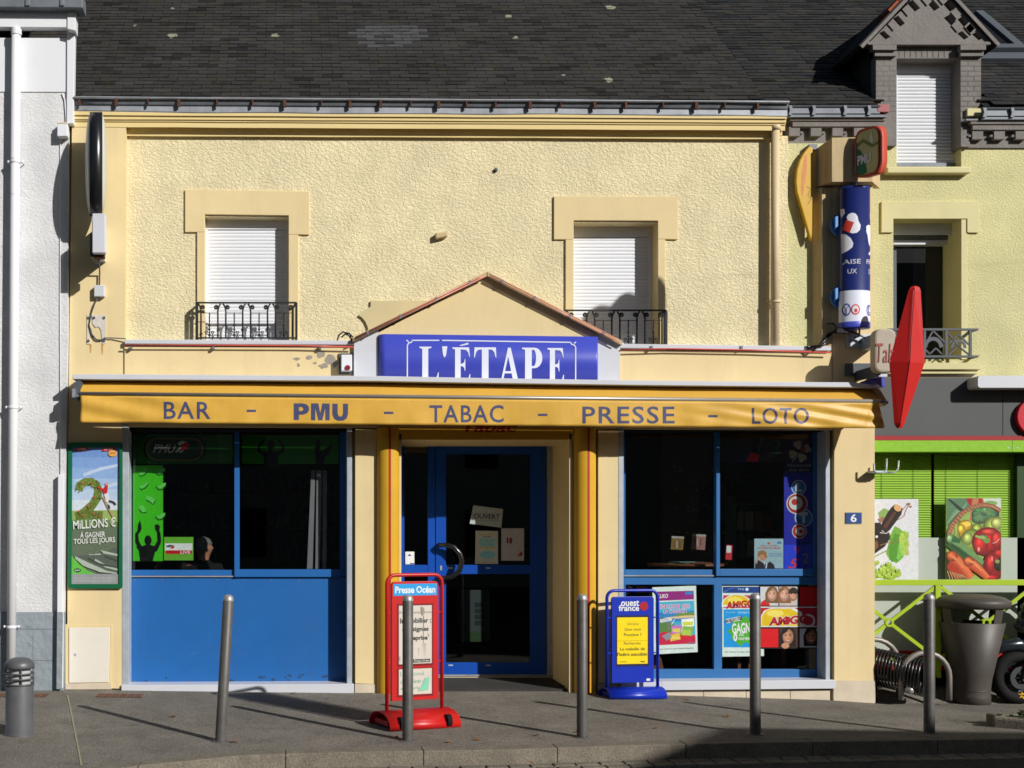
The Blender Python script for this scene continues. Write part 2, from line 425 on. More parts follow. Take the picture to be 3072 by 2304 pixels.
def asphalt(name, c1, c2, grain=160, bump=0.006):
    m, t, b = node_mat(name); N, L = t.nodes, t.links
    geo = N.new('ShaderNodeNewGeometry')
    g = N.new('ShaderNodeTexVoronoi'); g.inputs['Scale'].default_value = grain; L.new(geo.outputs['Position'], g.inputs['Vector'])
    n1 = N.new('ShaderNodeTexNoise'); n1.inputs['Scale'].default_value = 1.4; n1.inputs['Detail'].default_value = 8; n1.inputs['Roughness'].default_value = 0.65; L.new(geo.outputs['Position'], n1.inputs['Vector'])
    sep = N.new('ShaderNodeSeparateColor'); L.new(g.outputs['Color'], sep.inputs[0])
    pw = N.new('ShaderNodeMath'); pw.operation = 'POWER'; pw.inputs[1].default_value = 2.2; L.new(sep.outputs[0], pw.inputs[0])
    mx = N.new('ShaderNodeMix'); mx.data_type = 'RGBA'; mx.inputs['A'].default_value = (*c1, 1); mx.inputs['B'].default_value = (*c2, 1); L.new(pw.outputs[0], mx.inputs['Factor'])
    mr = N.new('ShaderNodeMapRange'); mr.inputs['From Min'].default_value = 0.3; mr.inputs['From Max'].default_value = 0.7; mr.inputs['To Min'].default_value = 0.75; mr.inputs['To Max'].default_value = 1.2; L.new(n1.outputs['Fac'], mr.inputs['Value'])
    sc = N.new('ShaderNodeVectorMath'); sc.operation = 'SCALE'; L.new(mx.outputs['Result'], sc.inputs[0]); L.new(mr.outputs[0], sc.inputs['Scale'])
    gv = N.new('ShaderNodeTexVoronoi'); gv.inputs['Scale'].default_value = 4.5; L.new(geo.outputs['Position'], gv.inputs['Vector'])
    gs_ = N.new('ShaderNodeSeparateColor'); L.new(gv.outputs['Color'], gs_.inputs[0])
    gr = N.new('ShaderNodeMapRange'); gr.inputs['From Min'].default_value = 0.55; gr.inputs['From Max'].default_value = 1.0; gr.inputs['To Max'].default_value = 0.085; L.new(gs_.outputs[1], gr.inputs['Value'])
    gl = N.new('ShaderNodeMath'); gl.operation = 'LESS_THAN'; L.new(gv.outputs['Distance'], gl.inputs[0]); L.new(gr.outputs[0], gl.inputs[1])
    n3 = N.new('ShaderNodeTexNoise'); n3.inputs['Scale'].default_value = 3.0; n3.inputs['Detail'].default_value = 9; n3.inputs['Roughness'].default_value = 0.75; L.new(geo.outputs['Position'], n3.inputs['Vector'])
    st_ = N.new('ShaderNodeMapRange'); st_.inputs['From Min'].default_value = 0.52; st_.inputs['From Max'].default_value = 0.72; st_.inputs['To Max'].default_value = 0.6; L.new(n3.outputs['Fac'], st_.inputs['Value'])
    mm = N.new('ShaderNodeMath'); mm.operation = 'MULTIPLY_ADD'; mm.inputs[1].default_value = 0.4; L.new(gl.outputs[0], mm.inputs[0]); L.new(st_.outputs[0], mm.inputs[2])
    ms = N.new('ShaderNodeMix'); ms.data_type = 'RGBA'; ms.inputs['B'].default_value = (*[c * 0.45 for c in c1], 1); L.new(mm.outputs[0], ms.inputs['Factor']); L.new(sc.outputs[0], ms.inputs['A'])
    L.new(ms.outputs['Result'], b.inputs['Base Color']); b.inputs['Roughness'].default_value = 0.9; b.inputs['Specular IOR Level'].default_value = 0.2
    bp = N.new('ShaderNodeBump'); bp.inputs['Distance'].default_value = bump; L.new(g.outputs['Distance'], bp.inputs['Height']); L.new(bp.outputs[0], b.inputs['Normal'])
    return m

M = {}
M['stucco'] = stucco('cream_stucco', (0.81, 0.70, 0.435), 0.0047, 38, (0.74, 0.645, 0.41))
M['stucco_y'] = stucco('yellow_stucco', (0.69, 0.64, 0.325), 0.0028, 50, (0.62, 0.585, 0.325))
M['stucco_w'] = stucco('white_stucco', (0.71, 0.705, 0.70), 0.0026, 40, (0.65, 0.645, 0.645))
M['cream'] = mat('cream_paint', (0.73, 0.58, 0.315), 0.75, 0.2, var=0.05, vscale=1.5, dirt=0.22, dirtcol=(0.42, 0.32, 0.2), dscale=1.4, streak=True, bump=0.0015, bscale=120)
M['cream_cornice'] = mat('cream_cornice_paint', (0.75, 0.585, 0.27), 0.7, 0.2, var=0.05, vscale=2, dirt=0.15, dirtcol=(0.45, 0.35, 0.2))
M['cream_y'] = mat('pale_yellow_paint', (0.66, 0.60, 0.32), 0.75, 0.2, var=0.06, vscale=4, dirt=0.25, dirtcol=(0.35, 0.33, 0.25))
M['concrete_cream'] = mat('weathered_cream_render', (0.56, 0.43, 0.24), 0.85, 0.15, var=0.12, vscale=2.5, dirt=0.75, dirtcol=(0.22, 0.19, 0.15), dscale=1.6, streak=True)
M['stone_cream'] = mat('pale_stone', (0.62, 0.53, 0.40), 0.85, 0.15, var=0.1, vscale=6, dirt=0.4, dirtcol=(0.3, 0.25, 0.18))
M['white'] = mat('white_paint', (0.74, 0.745, 0.76), 0.5, 0.3, var=0.03, vscale=2, dirt=0.12, dirtcol=(0.4, 0.4, 0.42))
M['white_pvc'] = mat('white_shutter_plastic', (0.76, 0.77, 0.80), 0.4, 0.35, var=0.02)
M['white_metal'] = mat('white_lacquered_metal', (0.60, 0.61, 0.65), 0.4, 0.4, var=0.04, dirt=0.3, dirtcol=(0.36, 0.34, 0.33), dscale=1.5)
M['plinth_grey'] = mat('grey_blue_masonry_paint', (0.27, 0.31, 0.34), 0.85, 0.15, var=0.1, vscale=4, bump=0.02, bscale=9, dirt=0.3, dirtcol=(0.18, 0.2, 0.2))
M['zinc'] = mat('zinc', (0.17, 0.185, 0.205), 0.6, 0.35, 0.2, var=0.25, vscale=5, dirt=0.4, dirtcol=(0.16, 0.17, 0.19), dscale=5)
M['zinc_bright'] = mat('zinc_bright', (0.29, 0.305, 0.33), 0.55, 0.4, 0.2, var=0.25, vscale=5)
M['rust'] = mat('rust', (0.11, 0.05, 0.034), 0.9, 0.1, var=0.4, vscale=20)
M['steel'] = mat('galvanised_steel', (0.42, 0.46, 0.50), 0.5, 0.4, 0.25, var=0.15, vscale=9)
M['blue'] = mat('blue_lacquer', (0.016, 0.12, 0.37), 0.42, 0.35, var=0.06, vscale=2.2, bump=0.0006, bscale=300, dirt=0.22, dirtcol=(0.05, 0.09, 0.17), dscale=1.2, streak=True)
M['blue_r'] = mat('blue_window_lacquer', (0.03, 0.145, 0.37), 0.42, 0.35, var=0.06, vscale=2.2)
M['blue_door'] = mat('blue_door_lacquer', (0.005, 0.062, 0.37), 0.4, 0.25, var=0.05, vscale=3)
M['yellow_col'] = mat('yellow_gloss_paint', (0.60, 0.335, 0.022), 0.4, 0.35, var=0.07, vscale=2.5, dirt=0.25, dirtcol=(0.33, 0.2, 0.05), streak=True)
M['redstripe'] = ink(178, 42, 18)
M['glass'] = glass_mat('shop_glass', (0.90, 0.92, 0.92))
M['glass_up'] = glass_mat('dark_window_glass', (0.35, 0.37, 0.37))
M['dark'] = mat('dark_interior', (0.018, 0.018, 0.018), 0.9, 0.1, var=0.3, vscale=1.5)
M['dark_floor'] = mat('dark_floor_tiles', (0.05, 0.047, 0.042), 0.6, 0.2, var=0.2, vscale=3)
M['black'] = mat('black_plastic', (0.012, 0.012, 0.013), 0.25, 0.5, var=0.05)
M['rubber'] = mat('black_rubber', (0.009, 0.009, 0.009), 0.8, 0.2, var=0.2, vscale=9)
M['iron'] = mat('black_wrought_iron', (0.02, 0.02, 0.02), 0.55, 0.3, var=0.1)
M['iron_grey'] = mat('grey_painted_iron', (0.085, 0.095, 0.11), 0.55, 0.3, var=0.1)
M['greybrown'] = mat('grey_brown_painted_brick', (0.215, 0.195, 0.18), 0.85, 0.15, var=0.12, vscale=5, bump=0.006, bscale=30, dirt=0.25, dirtcol=(0.09, 0.075, 0.065))
M['bollard'] = mat('bollard_grey_paint', (0.105, 0.098, 0.09), 0.5, 0.35, 0.2, var=0.2, vscale=8, dirt=0.6, dirtcol=(0.045, 0.04, 0.035), dscale=7, fine=0.1)
M['bollard_cap'] = mat('brushed_steel_cap', (0.42, 0.40, 0.38), 0.4, 0.4, 0.5, var=0.15, vscale=20)
M['binpaint'] = mat('bin_brown_grey_paint', (0.075, 0.066, 0.056), 0.5, 0.35, 0.1, var=0.12, vscale=5, fine=0.05)
M['slate'] = slate('old_slate', (0.032, 0.030, 0.029), (0.044, 0.042, 0.041), 0.17)
M['slate_n'] = slate('dark_slate', (0.022, 0.023, 0.025), (0.04, 0.038, 0.034), 0.05)
M['pavement'] = asphalt('pavement_asphalt', (0.142, 0.127, 0.106), (0.345, 0.312, 0.265))
M['road'] = asphalt('road_asphalt', (0.04, 0.04, 0.038), (0.10, 0.095, 0.09), 120)
M['kerb'] = mat('kerb_granite', (0.18, 0.157, 0.122), 0.9, 0.15, var=0.2, vscale=6, fine=0.3, bump=0.006, bscale=60, dirt=0.5, dirtcol=(0.1, 0.085, 0.06), dscale=4)
# ---------------------------------------------------------------- ground
def interp(tab, x):
    if x <= tab[0][0]: return tab[0][1]
    for (a, fa), (b, fb) in zip(tab, tab[1:]):
        if x <= b: return fa + (fb - fa) * (x - a) / (b - a)
    return tab[-1][1]
def gx(u, v): return ((u - U0) * H / (v - V0), H * F / (v - V0) - D)          # pavement level seen at that pixel
KERB = [(-14, -4.7), (-2.2, -4.35), (-1.4, -3.98)] + [gx(*q) for q in ((400, 2300), (750, 2265), (1130, 2256), (1520, 2250), (1900, 2237), (2300, 2228), (3072, 2215))] + [(16, -2.2)]
def kerb_y(x): return interp(KERB, x)
def fz(u, v): return ((u - U0) * (D - 0.3) / F, H - (v - V0) * (D - 0.3) / F)
FACZ = [(-14, 0.11)] + [fz(*q) for q in ((200, 2068), (375, 2070), (1062, 2078), (1720, 2078), (1990, 2086), (2500, 2101), (2624, 2110))] + [(16, -0.06)]
XR = fz(2624, 2110)[0]
def ground_z(x, y):
    ky = kerb_y(x); zf = interp(FACZ, x)
    if y >= -0.3:
        if x > XR: return zf + min(0.2, (y + 0.3) * 0.4) * min(1, (x - XR) / 0.3)
        return zf + (y + 0.3) * 0.042
    t = max(0.0, min(1.0, (y - ky) / (-0.3 - ky)))
    return zf * t

mb = MB(); xs = [-14 + 0.2 * i for i in range(141)]; rows = []
for x in xs:
    ky = kerb_y(x) + 0.16
    ys = [ky + (-0.3 - ky) * j / 8 for j in range(9)] + [0.0, 0.3, 0.7, 1.2]
    rows.append([mb.bm.verts.new((x, y, ground_z(x, y))) for y in ys])
for A, B in zip(rows, rows[1:]):
    for j in range(len(A) - 1): mb.bm.faces.new([A[j], B[j], B[j + 1], A[j + 1]])
tag(mb.build('pavement', M['pavement']), kind='structure')

# kerb stones, gutter setts, road
def arc_pts():
    out = []; x = -13.9
    while x < 13.9: out.append(x); x += 1.05
    return out
mb = MB(); ax = [-13.6 + 1.045 * i for i in range(27)]
joint = [x + 0.03 for x in ax]
for a, b in zip(joint, joint[1:]):
    a2, b2 = a + 0.002, b - 0.002; n = 3
    for i in range(n):
        xa = a2 + (b2 - a2) * i / n; xb = a2 + (b2 - a2) * (i + 1) / n
        za, zb = 0.004, 0.004
        c = []
        for x in (xa, xb):
            for y in (kerb_y(x), kerb_y(x) + 0.158):
                for z in (-0.3, ground_z(x, kerb_y(x) + 0.16) + (0.0 if y == kerb_y(x) else 0.002)):
                    c.append(Vector((x, y, z)))
        v = [mb.bm.verts.new(p) for p in c]
        for q in ((1, 3, 7, 5), (0, 1, 5, 4)): mb.bm.faces.new([v[k] for k in q])
        if i == 0: mb.bm.faces.new([v[k] for k in (0, 2, 3, 1)])
        if i == n - 1: mb.bm.faces.new([v[k] for k in (4, 5, 7, 6)])
bmesh.ops.remove_doubles(mb.bm, verts=mb.bm.verts, dist=0.0005)
tag(mb.build('kerb', M['kerb'], bevel=0.007), kind='structure')
mb = MB()
for r in range(2):
    x = -13.0 + r * 0.09
    while x < 13:
        wd = 0.15 + 0.04 * random.random(); y1 = kerb_y(x) - 0.012 - r * 0.125; z = -0.104 - 0.004 * random.random()
        y2 = kerb_y(x + wd) - 0.012 - r * 0.125
        c = [Vector((x, y1 - 0.112, z - 0.1)), Vector((x, y1 - 0.112, z)), Vector((x, y1, z - 0.1)), Vector((x, y1, z)), Vector((x + wd, y2 - 0.112, z - 0.1)), Vector((x + wd, y2 - 0.112, z)), Vector((x + wd, y2, z - 0.1)), Vector((x + wd, y2, z))]
        mb.hexa(c); x += wd + 0.012
tag(mb.build('gutter_setts', M['kerb'], bevel=0.01), kind='structure')
mb = MB(); mb.face([(-15, -9.3, -0.118), (15, -9.3, -0.118), (15, -1.5, -0.118), (-15, -1.5, -0.118)])
mb.face([(-15, -30, -0.118), (15, -30, -0.118), (15, -9.3, -0.118), (-15, -9.3, -0.118)])
tag(mb.build('road', M['road']), kind='structure')
mb = MB(); mb.face([(-900, -900, -0.16), (900, -900, -0.16), (900, 900, -0.16), (-900, 900, -0.16)])
tag(mb.build('ground', M['road']), kind='structure')
# thin joint across the pavement and brick drain bands at the wall foot
def gpt(u, v, lift=0.004):
    """photo pixel on the pavement -> point, by marching the view ray down to the ground"""
    d = Vector(((u - U0) / F, 1, (V0 - v) / F)); o = Vector((0, -D, H)); t = 7.0
    while t < 14:
        p = o + d * t
        if p.z <= ground_z(p.x, p.y) + lift: return Vector((p.x, p.y, ground_z(p.x, p.y) + lift))
        t += 0.004
    return o + d * t
mb = MB(); J = [gpt(u, v) for u, v in ((203, 2086), (214, 2140), (226, 2200), (238, 2262), (244, 2296))]
for a, b in zip(J, J[1:]):
    mb.face([a + Vector((-0.006, 0, 0)), a + Vector((0.006, 0, 0)), b + Vector((0.006, 0, 0)), b + Vector((-0.006, 0, 0))], mat('joint_sand', (0.33, 0.31, 0.2), 0.9, 0.1))
tag(mb.build('pavement_joint'), kind='structure')
bk = mat('drain_brick', (0.16, 0.075, 0.05), 0.9, 0.1, var=0.3, vscale=12, fine=0.3)
mb = MB()
for (ua, ub) in ((-60, 140), (286, 428)):
    a0, a1 = gpt(ua, 2091), gpt(ub, 2091); n = int((a1.x - a0.x) / 0.07)
    for i in range(n):
        x0 = a0.x + (a1.x - a0.x) * i / n; x1 = a0.x + (a1.x - a0.x) * (i + 0.86) / n
        y0, y1 = a0.y, a0.y + 0.2
        mb.face([(x0, y0, ground_z(x0, y0) + 0.005), (x1, y0, ground_z(x1, y0) + 0.005), (x1, y1, ground_z(x1, y1) + 0.005), (x0, y1, ground_z(x0, y1) + 0.005)])
tag(mb.build('drain_brick_band', bk), kind='structure')

# ---------------------------------------------------------------- slate roofs
def slate_roof(name, x0, x1, ya, za, slope, m, parent, sw=0.2, ex=0.1, patch=None, tilt=0.012, seed=1, skip=None, left_in=0.0):
    rnd = random.Random(seed); mb = MB(); c, s = math.cos(R(45)), math.sin(R(45))
    up = Vector((0, c, s)); nrm = Vector((0, -s, c)); base = Vector((0, ya, za))
    n = int(slope / ex)
    for j in range(n):
        x0j = x0 + (left_in if j < 5 else 0); x = x0j - (sw / 2 if j % 2 else 0)
        while x < x1:
            a, b = max(x0j, x + 0.003), min(x1, x + sw - 0.003 * rnd.random())
            x += sw
            if b - a < 0.02 or (skip and skip[0] < (a + b) / 2 < skip[1] and j < skip[2]): continue
            k = rnd.random(); lo = tilt * (0.55 + 0.5 * rnd.random()); jit = (rnd.random() - 0.5) * 0.012
            q = []
            for xx, kk in ((a, 0), (b, 1)):
                p = base + up * (j * ex + jit) + Vector((xx, 0, 0)); q.append((p + nrm * (lo + 0.003 * (rnd.random() - 0.5)), p + nrm * 0.0, base + up * ((j + 1) * ex + 0.03) + Vector((xx, 0, 0)) + nrm * 0.001))
            mi = patch(a, j) if patch else m
            mb_m = mb.mi(mi)
            v = [mb.bm.verts.new(p) for p in (q[0][0], q[1][0], q[1][2], q[0][2], q[0][1], q[1][1])]
            for idx in ((0, 1, 2, 3), (4, 5, 1, 0)):
                f = mb.bm.faces.new([v[i] for i in idx]); f.material_index = mb_m
    for xa, xb, s0 in (((x0 + left_in, x1, 0), (x0, x0 + left_in, 5 * ex)) if not skip else ((x0, skip[0], 0), (skip[0], skip[1], skip[2] * ex), (skip[1], x1, 0))):
        q = base + nrm * -0.02; mb.face([q + up * s0 + Vector((xa, 0, 0)), q + up * s0 + Vector((xb, 0, 0)), q + up * slope + Vector((xb, 0, 0)), q + up * slope + Vector((xa, 0, 0))], M['dark'])
    rp = base + up * slope
    mb.face([rp + Vector((x0, 0, -0.02)), rp + Vector((x1, 0, -0.02)), Vector((x1, 6.2, 4.5)), Vector((x0, 6.2, 4.5))], m)
    return mb.build(name, None, parent, recalc=False)

# ================================================================ the bar building
bar = thing('bar_building', 'cream rendered bar building with slate roof, two shuttered upper windows and blue framed shop windows', 'building', (0.6, 0, 0.06))
YW, YS = -0.2, -0.3                 # upper wall face, shopfront face
mb = MB()
mb.plate([(372, 408), (2364, 408), (2364, 1060), (372, 1050)],
         [[(606, 650), (868, 652), (868, 1042), (606, 1042)], [(1714, 668), (1980, 668), (1980, 1052), (1714, 1052)]], YW, 0.05)
mb.build('wall', M['stucco'], bar)
# dark shell behind: back wall, floors, ceiling, sides
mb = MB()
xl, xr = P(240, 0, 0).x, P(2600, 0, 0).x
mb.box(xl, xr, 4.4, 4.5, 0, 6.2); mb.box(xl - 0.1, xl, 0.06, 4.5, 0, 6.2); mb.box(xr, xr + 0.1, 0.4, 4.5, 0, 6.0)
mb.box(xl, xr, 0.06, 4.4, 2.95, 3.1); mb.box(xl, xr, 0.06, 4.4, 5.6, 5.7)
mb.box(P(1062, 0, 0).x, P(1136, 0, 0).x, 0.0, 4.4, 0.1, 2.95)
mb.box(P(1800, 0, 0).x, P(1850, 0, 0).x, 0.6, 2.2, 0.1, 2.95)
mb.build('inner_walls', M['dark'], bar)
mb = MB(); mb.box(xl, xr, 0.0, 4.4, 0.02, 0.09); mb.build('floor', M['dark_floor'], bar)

# window surrounds, shutters, railings
def upper_window(Lx, T, tri, cross, jl, jr, ol, orr, sillv, sh):
    (ua, va), (ub, vb) = T
    mb = MB()
    # lintel with ears, then jambs
    mb.prism([(ua, va), (ub, vb), (ub, cross[1]), (jr, cross[1] - 1), (orr, cross[1] - 1), (orr, tri[1]), (ol, tri[0]), (ol, cross[0]), (jl, cross[0]), (ua, cross[0])], YW - 0.022, -0.02, M['cream'])
    mb.prism([(jl, cross[0] + 0.5), (ol, cross[0] + 0.5), (ol, sillv), (jl, sillv)], YW - 0.022, -0.02, M['cream'])
    mb.prism([(orr, cross[1] - 0.5), (jr, cross[1] - 0.5), (jr, sillv), (orr, sillv)], YW - 0.022, -0.02, M['cream'])
    f = mb.build('window', None, bar, bevel=0.004)
    ys = YW + sh
    # guide box and slatted shutter
    mb = MB(); k = (D + YW - 0.022) / (D + ys)
    def q(u, v): return (U0 + (u - U0) * k, V0 + (v - V0) * k)
    u0, _ = q(ol, 0); u1, _ = q(orr, 0); vt = q(0, tri[0])[1]; vb2 = sillv - 6
    box_b = vt + 34
    mb.rect(u0 - 4, vt - 8, u1 + 4, box_b, ys, ys + 0.1, M['white_pvc'])
    mb.rect(u0 - 2, box_b + 0.3, u0 + 7, vb2, ys + 0.002, ys + 0.06, M['white_pvc']); mb.rect(u1 - 9, box_b + 0.3, u1 + 2, vb2, ys + 0.002, ys + 0.06, M['white_pvc'])
    mb.build('shutter_box', None, f, bevel=0.004)
    mb = MB(); v = box_b + 1; pu0, pu1 = u0 + 7, u1 - 9; pitch = 10.6; i = 0
    prof = []
    while v < vb2:
        a, b = P(0, v, ys).z, P(0, v + pitch, ys).z
        prof += [(ys + 0.018, a), (ys + 0.0125, a - (a - b) * 0.12), (ys + 0.010, a - (a - b) * 0.45), (ys + 0.012, a - (a - b) * 0.88)]
        v += pitch
    mb.extrude(prof, P(pu0, 0, ys).x, P(pu1, 0, ys).x, m=M['white_pvc'], caps=False)
    mb.build('shutter', None, f)
    return f
w1 = upper_window(0, ((555, 568), (928, 574)), (643, 646), (696, 704), 591, 895, 614, 866, 1046, 0.115)
w2 = upper_window(0, ((1662, 588), (2034, 589)), (661, 662), (718, 718), 1697, 1996, 1721, 1974, 1056, 0.155)

def scroll(mb, cx, cz, r, y, flip=1, turns=1.35, th=0.009, up=1):
    pts = []
    n = 16
    for i in range(n + 1):
        t = i / n; a = 2 * math.pi * turns * t; rr = r * (1 - 0.72 * t)
        pts.append((cx + flip * (rr * math.cos(a) - r), y, cz + up * rr * math.sin(a)))
    mb.tube(pts, th, 6)
def balcony(u0, u1, vtop, vbot, ywall, proj, name='railing'):
    """wrought iron rail: top bar, bottom bar, uprights with heart scrolls and spear heads"""
    y = ywall - proj; mb = MB()
    A, B = P(u0, vtop, y), P(u1, vtop, y); zb = P(0, vbot, y).z; zt = A.z
    mb.box(A.x, B.x, y - 0.012, y + 0.012, zt - 0.014, zt, None); mb.box(A.x, B.x, y - 0.01, y + 0.01, zb, zb + 0.014)
    for x in (A.x, B.x):
        sg = 1
        mb.box(x - 0.011, x + 0.011, y + 0.012, ywall + 0.0, zt - 0.014, zt - 0.001); mb.box(x - 0.01, x + 0.01, y + 0.01, ywall, zb, zb + 0.013)
        mb.box(x - 0.012, x + 0.012, y - 0.012, y + 0.012, zb, zt - 0.015)
        mb.box(x - 0.006, x + 0.006, y + 0.055, y + 0.067, zb, zt - 0.015)
    Wd = B.x - A.x; h = zt - zb
    n = 4; pw = Wd / n
    for i in range(n):
        xa = A.x + pw * i
        x1, x2 = xa + pw * 0.16, xa + pw * 0.84
        # arched frame
        mb.tube([(x1, y, zb), (x1, y, zt - h * 0.24), (x1 - 0.01, y, zt - h * 0.12), (x1 - 0.028, y, zt - h * 0.05)], 0.009, 6)
        mb.tube([(x2, y, zb), (x2, y, zt - h * 0.24), (x2 + 0.01, y, zt - h * 0.12), (x2 + 0.028, y, zt - h * 0.05)], 0.009, 6)
        mb.tube([(x1, y, zb + h * 0.70), (x2, y, zb + h * 0.70)], 0.004, 6)
        scroll(mb, x1 - 0.004, zt - h * 0.15, 0.021, y, -1); scroll(mb, x2 + 0.004, zt - h * 0.15, 0.021, y, 1)
        xm = (x1 + x2) / 2
        mb.tube([(xm, y, zb), (xm, y, zb + h * 0.68)], 0.007, 6)
        for zz, r in ((0.36, 0.016), (0.25, 0.014), (0.10, 0.02)):
            mb.lathe([(0, h * 0.06), (r * 0.5, h * 0.03), (r, 0), (r * 0.3, -h * 0.03), (0, -h * 0.035)], (xm, y, zb + h * zz), 6)
        mb.lathe([(0, 0.02), (0.006, 0), (0, -0.02)], (xm, y, zb + h * 0.68), 6)
        for sgn in (-1, 1):
            scroll(mb, xm + sgn * 0.012, zb + h * 0.16, 0.018, y, -sgn, 1.2, 0.0045)
            mb.tube([(xm + sgn * 0.045, y, zb + h * 0.02), (xm + sgn * 0.03, y, zb + h * 0.12), (xm + sgn * 0.05, y, zb + h * 0.2)], 0.004, 6)
    return mb
balcony(591, 889, 906, 1016, YW - 0.02, 0.10).build('railing', M['iron'], bar)
balcony(1697, 1998, 929, 1036, YW - 0.02, 0.10).build('railing', M['iron'], bar)

# cornice
x0, x1 = P(220, 400, -0.37).x, P(2364, 400, -0.37).x
def pz(v, y): return P(0, v, y).z
prof = [(-0.15, pz(338, -0.37)), (-0.345, pz(338, -0.345)), (-0.345, pz(350.5, -0.345)), (-0.329, pz(351.5, -0.329)), (-0.329, pz(362.5, -0.329)), (-0.316, pz(363.5, -0.316)), (-0.316, pz(369, -0.316)), (-0.305, pz(370, -0.305)), (-0.305, pz(386, -0.305)), (-0.242, pz(387, -0.242)), (-0.242, pz(402, -0.242)), (-0.236, pz(402.5, -0.236)), (-0.236, pz(412, -0.236)), (-0.21, pz(413, -0.21)), (-0.15, pz(414.5, -0.18))]
mb = MB(); mb.extrude(prof, x0, x1, 0.018, -0.018, 14, wob=0.004)
mb.build('cornice', M['cream_cornice'], bar)
mb = MB(); mb.rect(2338, 412, 2363, 1045, YW - 0.012, 0.05)
mb.build('corner_strip', M['stucco'], bar)

# gutter
xa, xb = P(222, 300, -0.38).x, P(2366, 310, -0.38).x
mb = MB()
mb.extrude([(-0.395, pz(303, -0.390)), (-0.405, pz(300, -0.390)), (-0.405, pz(297, -0.390)), (-0.395, pz(296, -0.390)), (-0.387, pz(300, -0.390))], xa, xb, 0.02, -0.025, 30, m=M['zinc_bright'], wob=0.006)
mb.extrude([(-0.380, pz(302, -0.380)), (-0.372, pz(310, -0.370)), (-0.362, pz(317, -0.360)), (-0.355, pz(322, -0.350)), (-0.320, pz(316, -0.350))], xa, xb, 0.02, -0.025, 30, m=M['zinc'], smooth=True, wob=0.006)
mb.extrude([(-0.348, pz(317, -0.348)), (-0.352, pz(339, -0.350)), (-0.345, pz(342, -0.345)), (-0.300, pz(338, -0.310))], xa, xb, 0.02, -0.025, 40, m=M['zinc_bright'], wob=0.014)
gut = mb.build('gutter', None, bar)
mb = MB()
for i, u in enumerate((238, 348, 444, 536, 651, 758, 854, 965, 1050, 1142, 1233, 1316, 1400, 1487, 1591, 1683, 1785, 1878, 1990, 2090, 2175, 2274)):
    t = (u - 222) / 2144; dv = -6 + 13 * t
    k_ = 3 + 1.6 * math.sin(i * 2.4); mb.prism([(u - k_, 300 + dv), (u + k_, 300 + dv), (u + k_ + .5, 318 + dv + k_), (u - k_ + .5, 318 + dv + k_)], -0.40, -0.375, M['rust'])
mb.build('gutter_bracket', None, gut)

# roof with a patch of newer pale slates
sl_new = mat('newer_slate', (0.066, 0.066, 0.069), 0.8, 0.15, var=0.25, vscale=14)
def patchf(x, j):
    px = (x - P(1140, 0, 1.3).x)
    if 15 <= j <= 21 and -0.42 + abs(j - 19) * 0.03 < px < 0.36 - (21 - j) * 0.02 - (0.1 if j < 17 else 0) and random.random() > 0.12: return sl_new
    return M['slate']
xe = P(2300, 300, -0.43).x
slate_roof('roof', P(190, 0, -0.43).x - 0.8, xe, -0.37, pz(300, -0.37), 4.6, M['slate'], bar, 0.2, 0.088, patchf, left_in=0.86)

# downpipe right
dp = MB(); A = P(2326, 392, -0.28); B = P(2324, 1040, -0.28)
dp.tube([A, B], 0.042, 14); dp.tube([A + Vector((0, -0.0, 0.05)), A], 0.05, 14)
for v in (905,): dp.lathe([(0.052, -0.012), (0.052, 0.012)], P(2325, v, -0.28), 14)
dp.tube([P(2325, 905, -0.28), P(2298, 902, -0.21)], 0.008, 6)
dp.build('downpipe', mat('cream_pipe', (0.66, 0.52, 0.32), 0.5, 0.3, var=0.05), bar)

# shopfront: pilasters, fascia, coping
mb = MB(); mb.prism([(216, 374), (378, 378), (375, 1045), (372, 1290), (366, 2066), (201, 2062), (205, 1290)], YS, 0.1)
mb.build('pilaster', M['cream'], bar)
mb = MB(); mb.prism([(374, 1040), (1064, 1042), (1064, 1135), (374, 1130)], YS - 0.02, 0.05); mb.prism([(1860, 1050), (2494, 1057), (2494, 1152), (1860, 1142)], YS - 0.02, 0.05)
mb.prism([(372, 1130), (2500, 1152), (2500, 1290), (372, 1280)], YS, -0.1)
mb.build('fascia', M['cream'], bar)
mb = MB()
for a, b, ca, cb in ((374, 1060, 1018, 1021), (1860, 2494, 1031, 1039)):
    mb.prism([(a, ca), (b, cb), (b, cb + 13), (a, ca + 13)], YS - 0.06, 0.02)
mb.build('coping', M['white_metal'], bar, bevel=0.005)
# columns and door surround
mb = MB()
for ua, ub, us in ((1130, 1197, 1167), (1722, 1787, 1759)):
    c = P((ua + ub) / 2, 1700, YS); r = (ub - ua) / 2 * (D + YS) / F
    zt, zb = pz(1285, YS), pz(2080, YS)
    mb.lathe([(r, zb), (r, zt)], (c.x, YS - 0.0, 0), 28, M['yellow_col'], a0=180, a1=360, sy=0.8)
    us_off = (us - (ua + ub) / 2) * (D + YS) / F; hw = 0.011
    for i in range(3):
        a = us_off - hw + i * hw * 2 / 3; b = a + hw * 2 / 3
        ya = -0.8 * math.sqrt(max(0, (r + 0.002) ** 2 - a * a)); yb = -0.8 * math.sqrt(max(0, (r + 0.002) ** 2 - b * b))
        mb.face([(c.x + a, YS + ya, zb), (c.x + b, YS + yb, zb), (c.x + b, YS + yb, zt), (c.x + a, YS + ya, zt)], M['redstripe'])
mb.build('column', None, bar, recalc=False)
mb = MB()
for a, b in ((1066, 1129), (1795, 1855)):
    mb.prism([(a, 1288), (b, 1290), (b, 2052), (a, 2050)], YS, 0.1, M['cream'])
    mb.prism([(a - 1, 2052), (b + 1, 2053), (b + 1, 2086), (a - 1, 2084)], YS - 0.008, 0.1, M['stone_cream'])
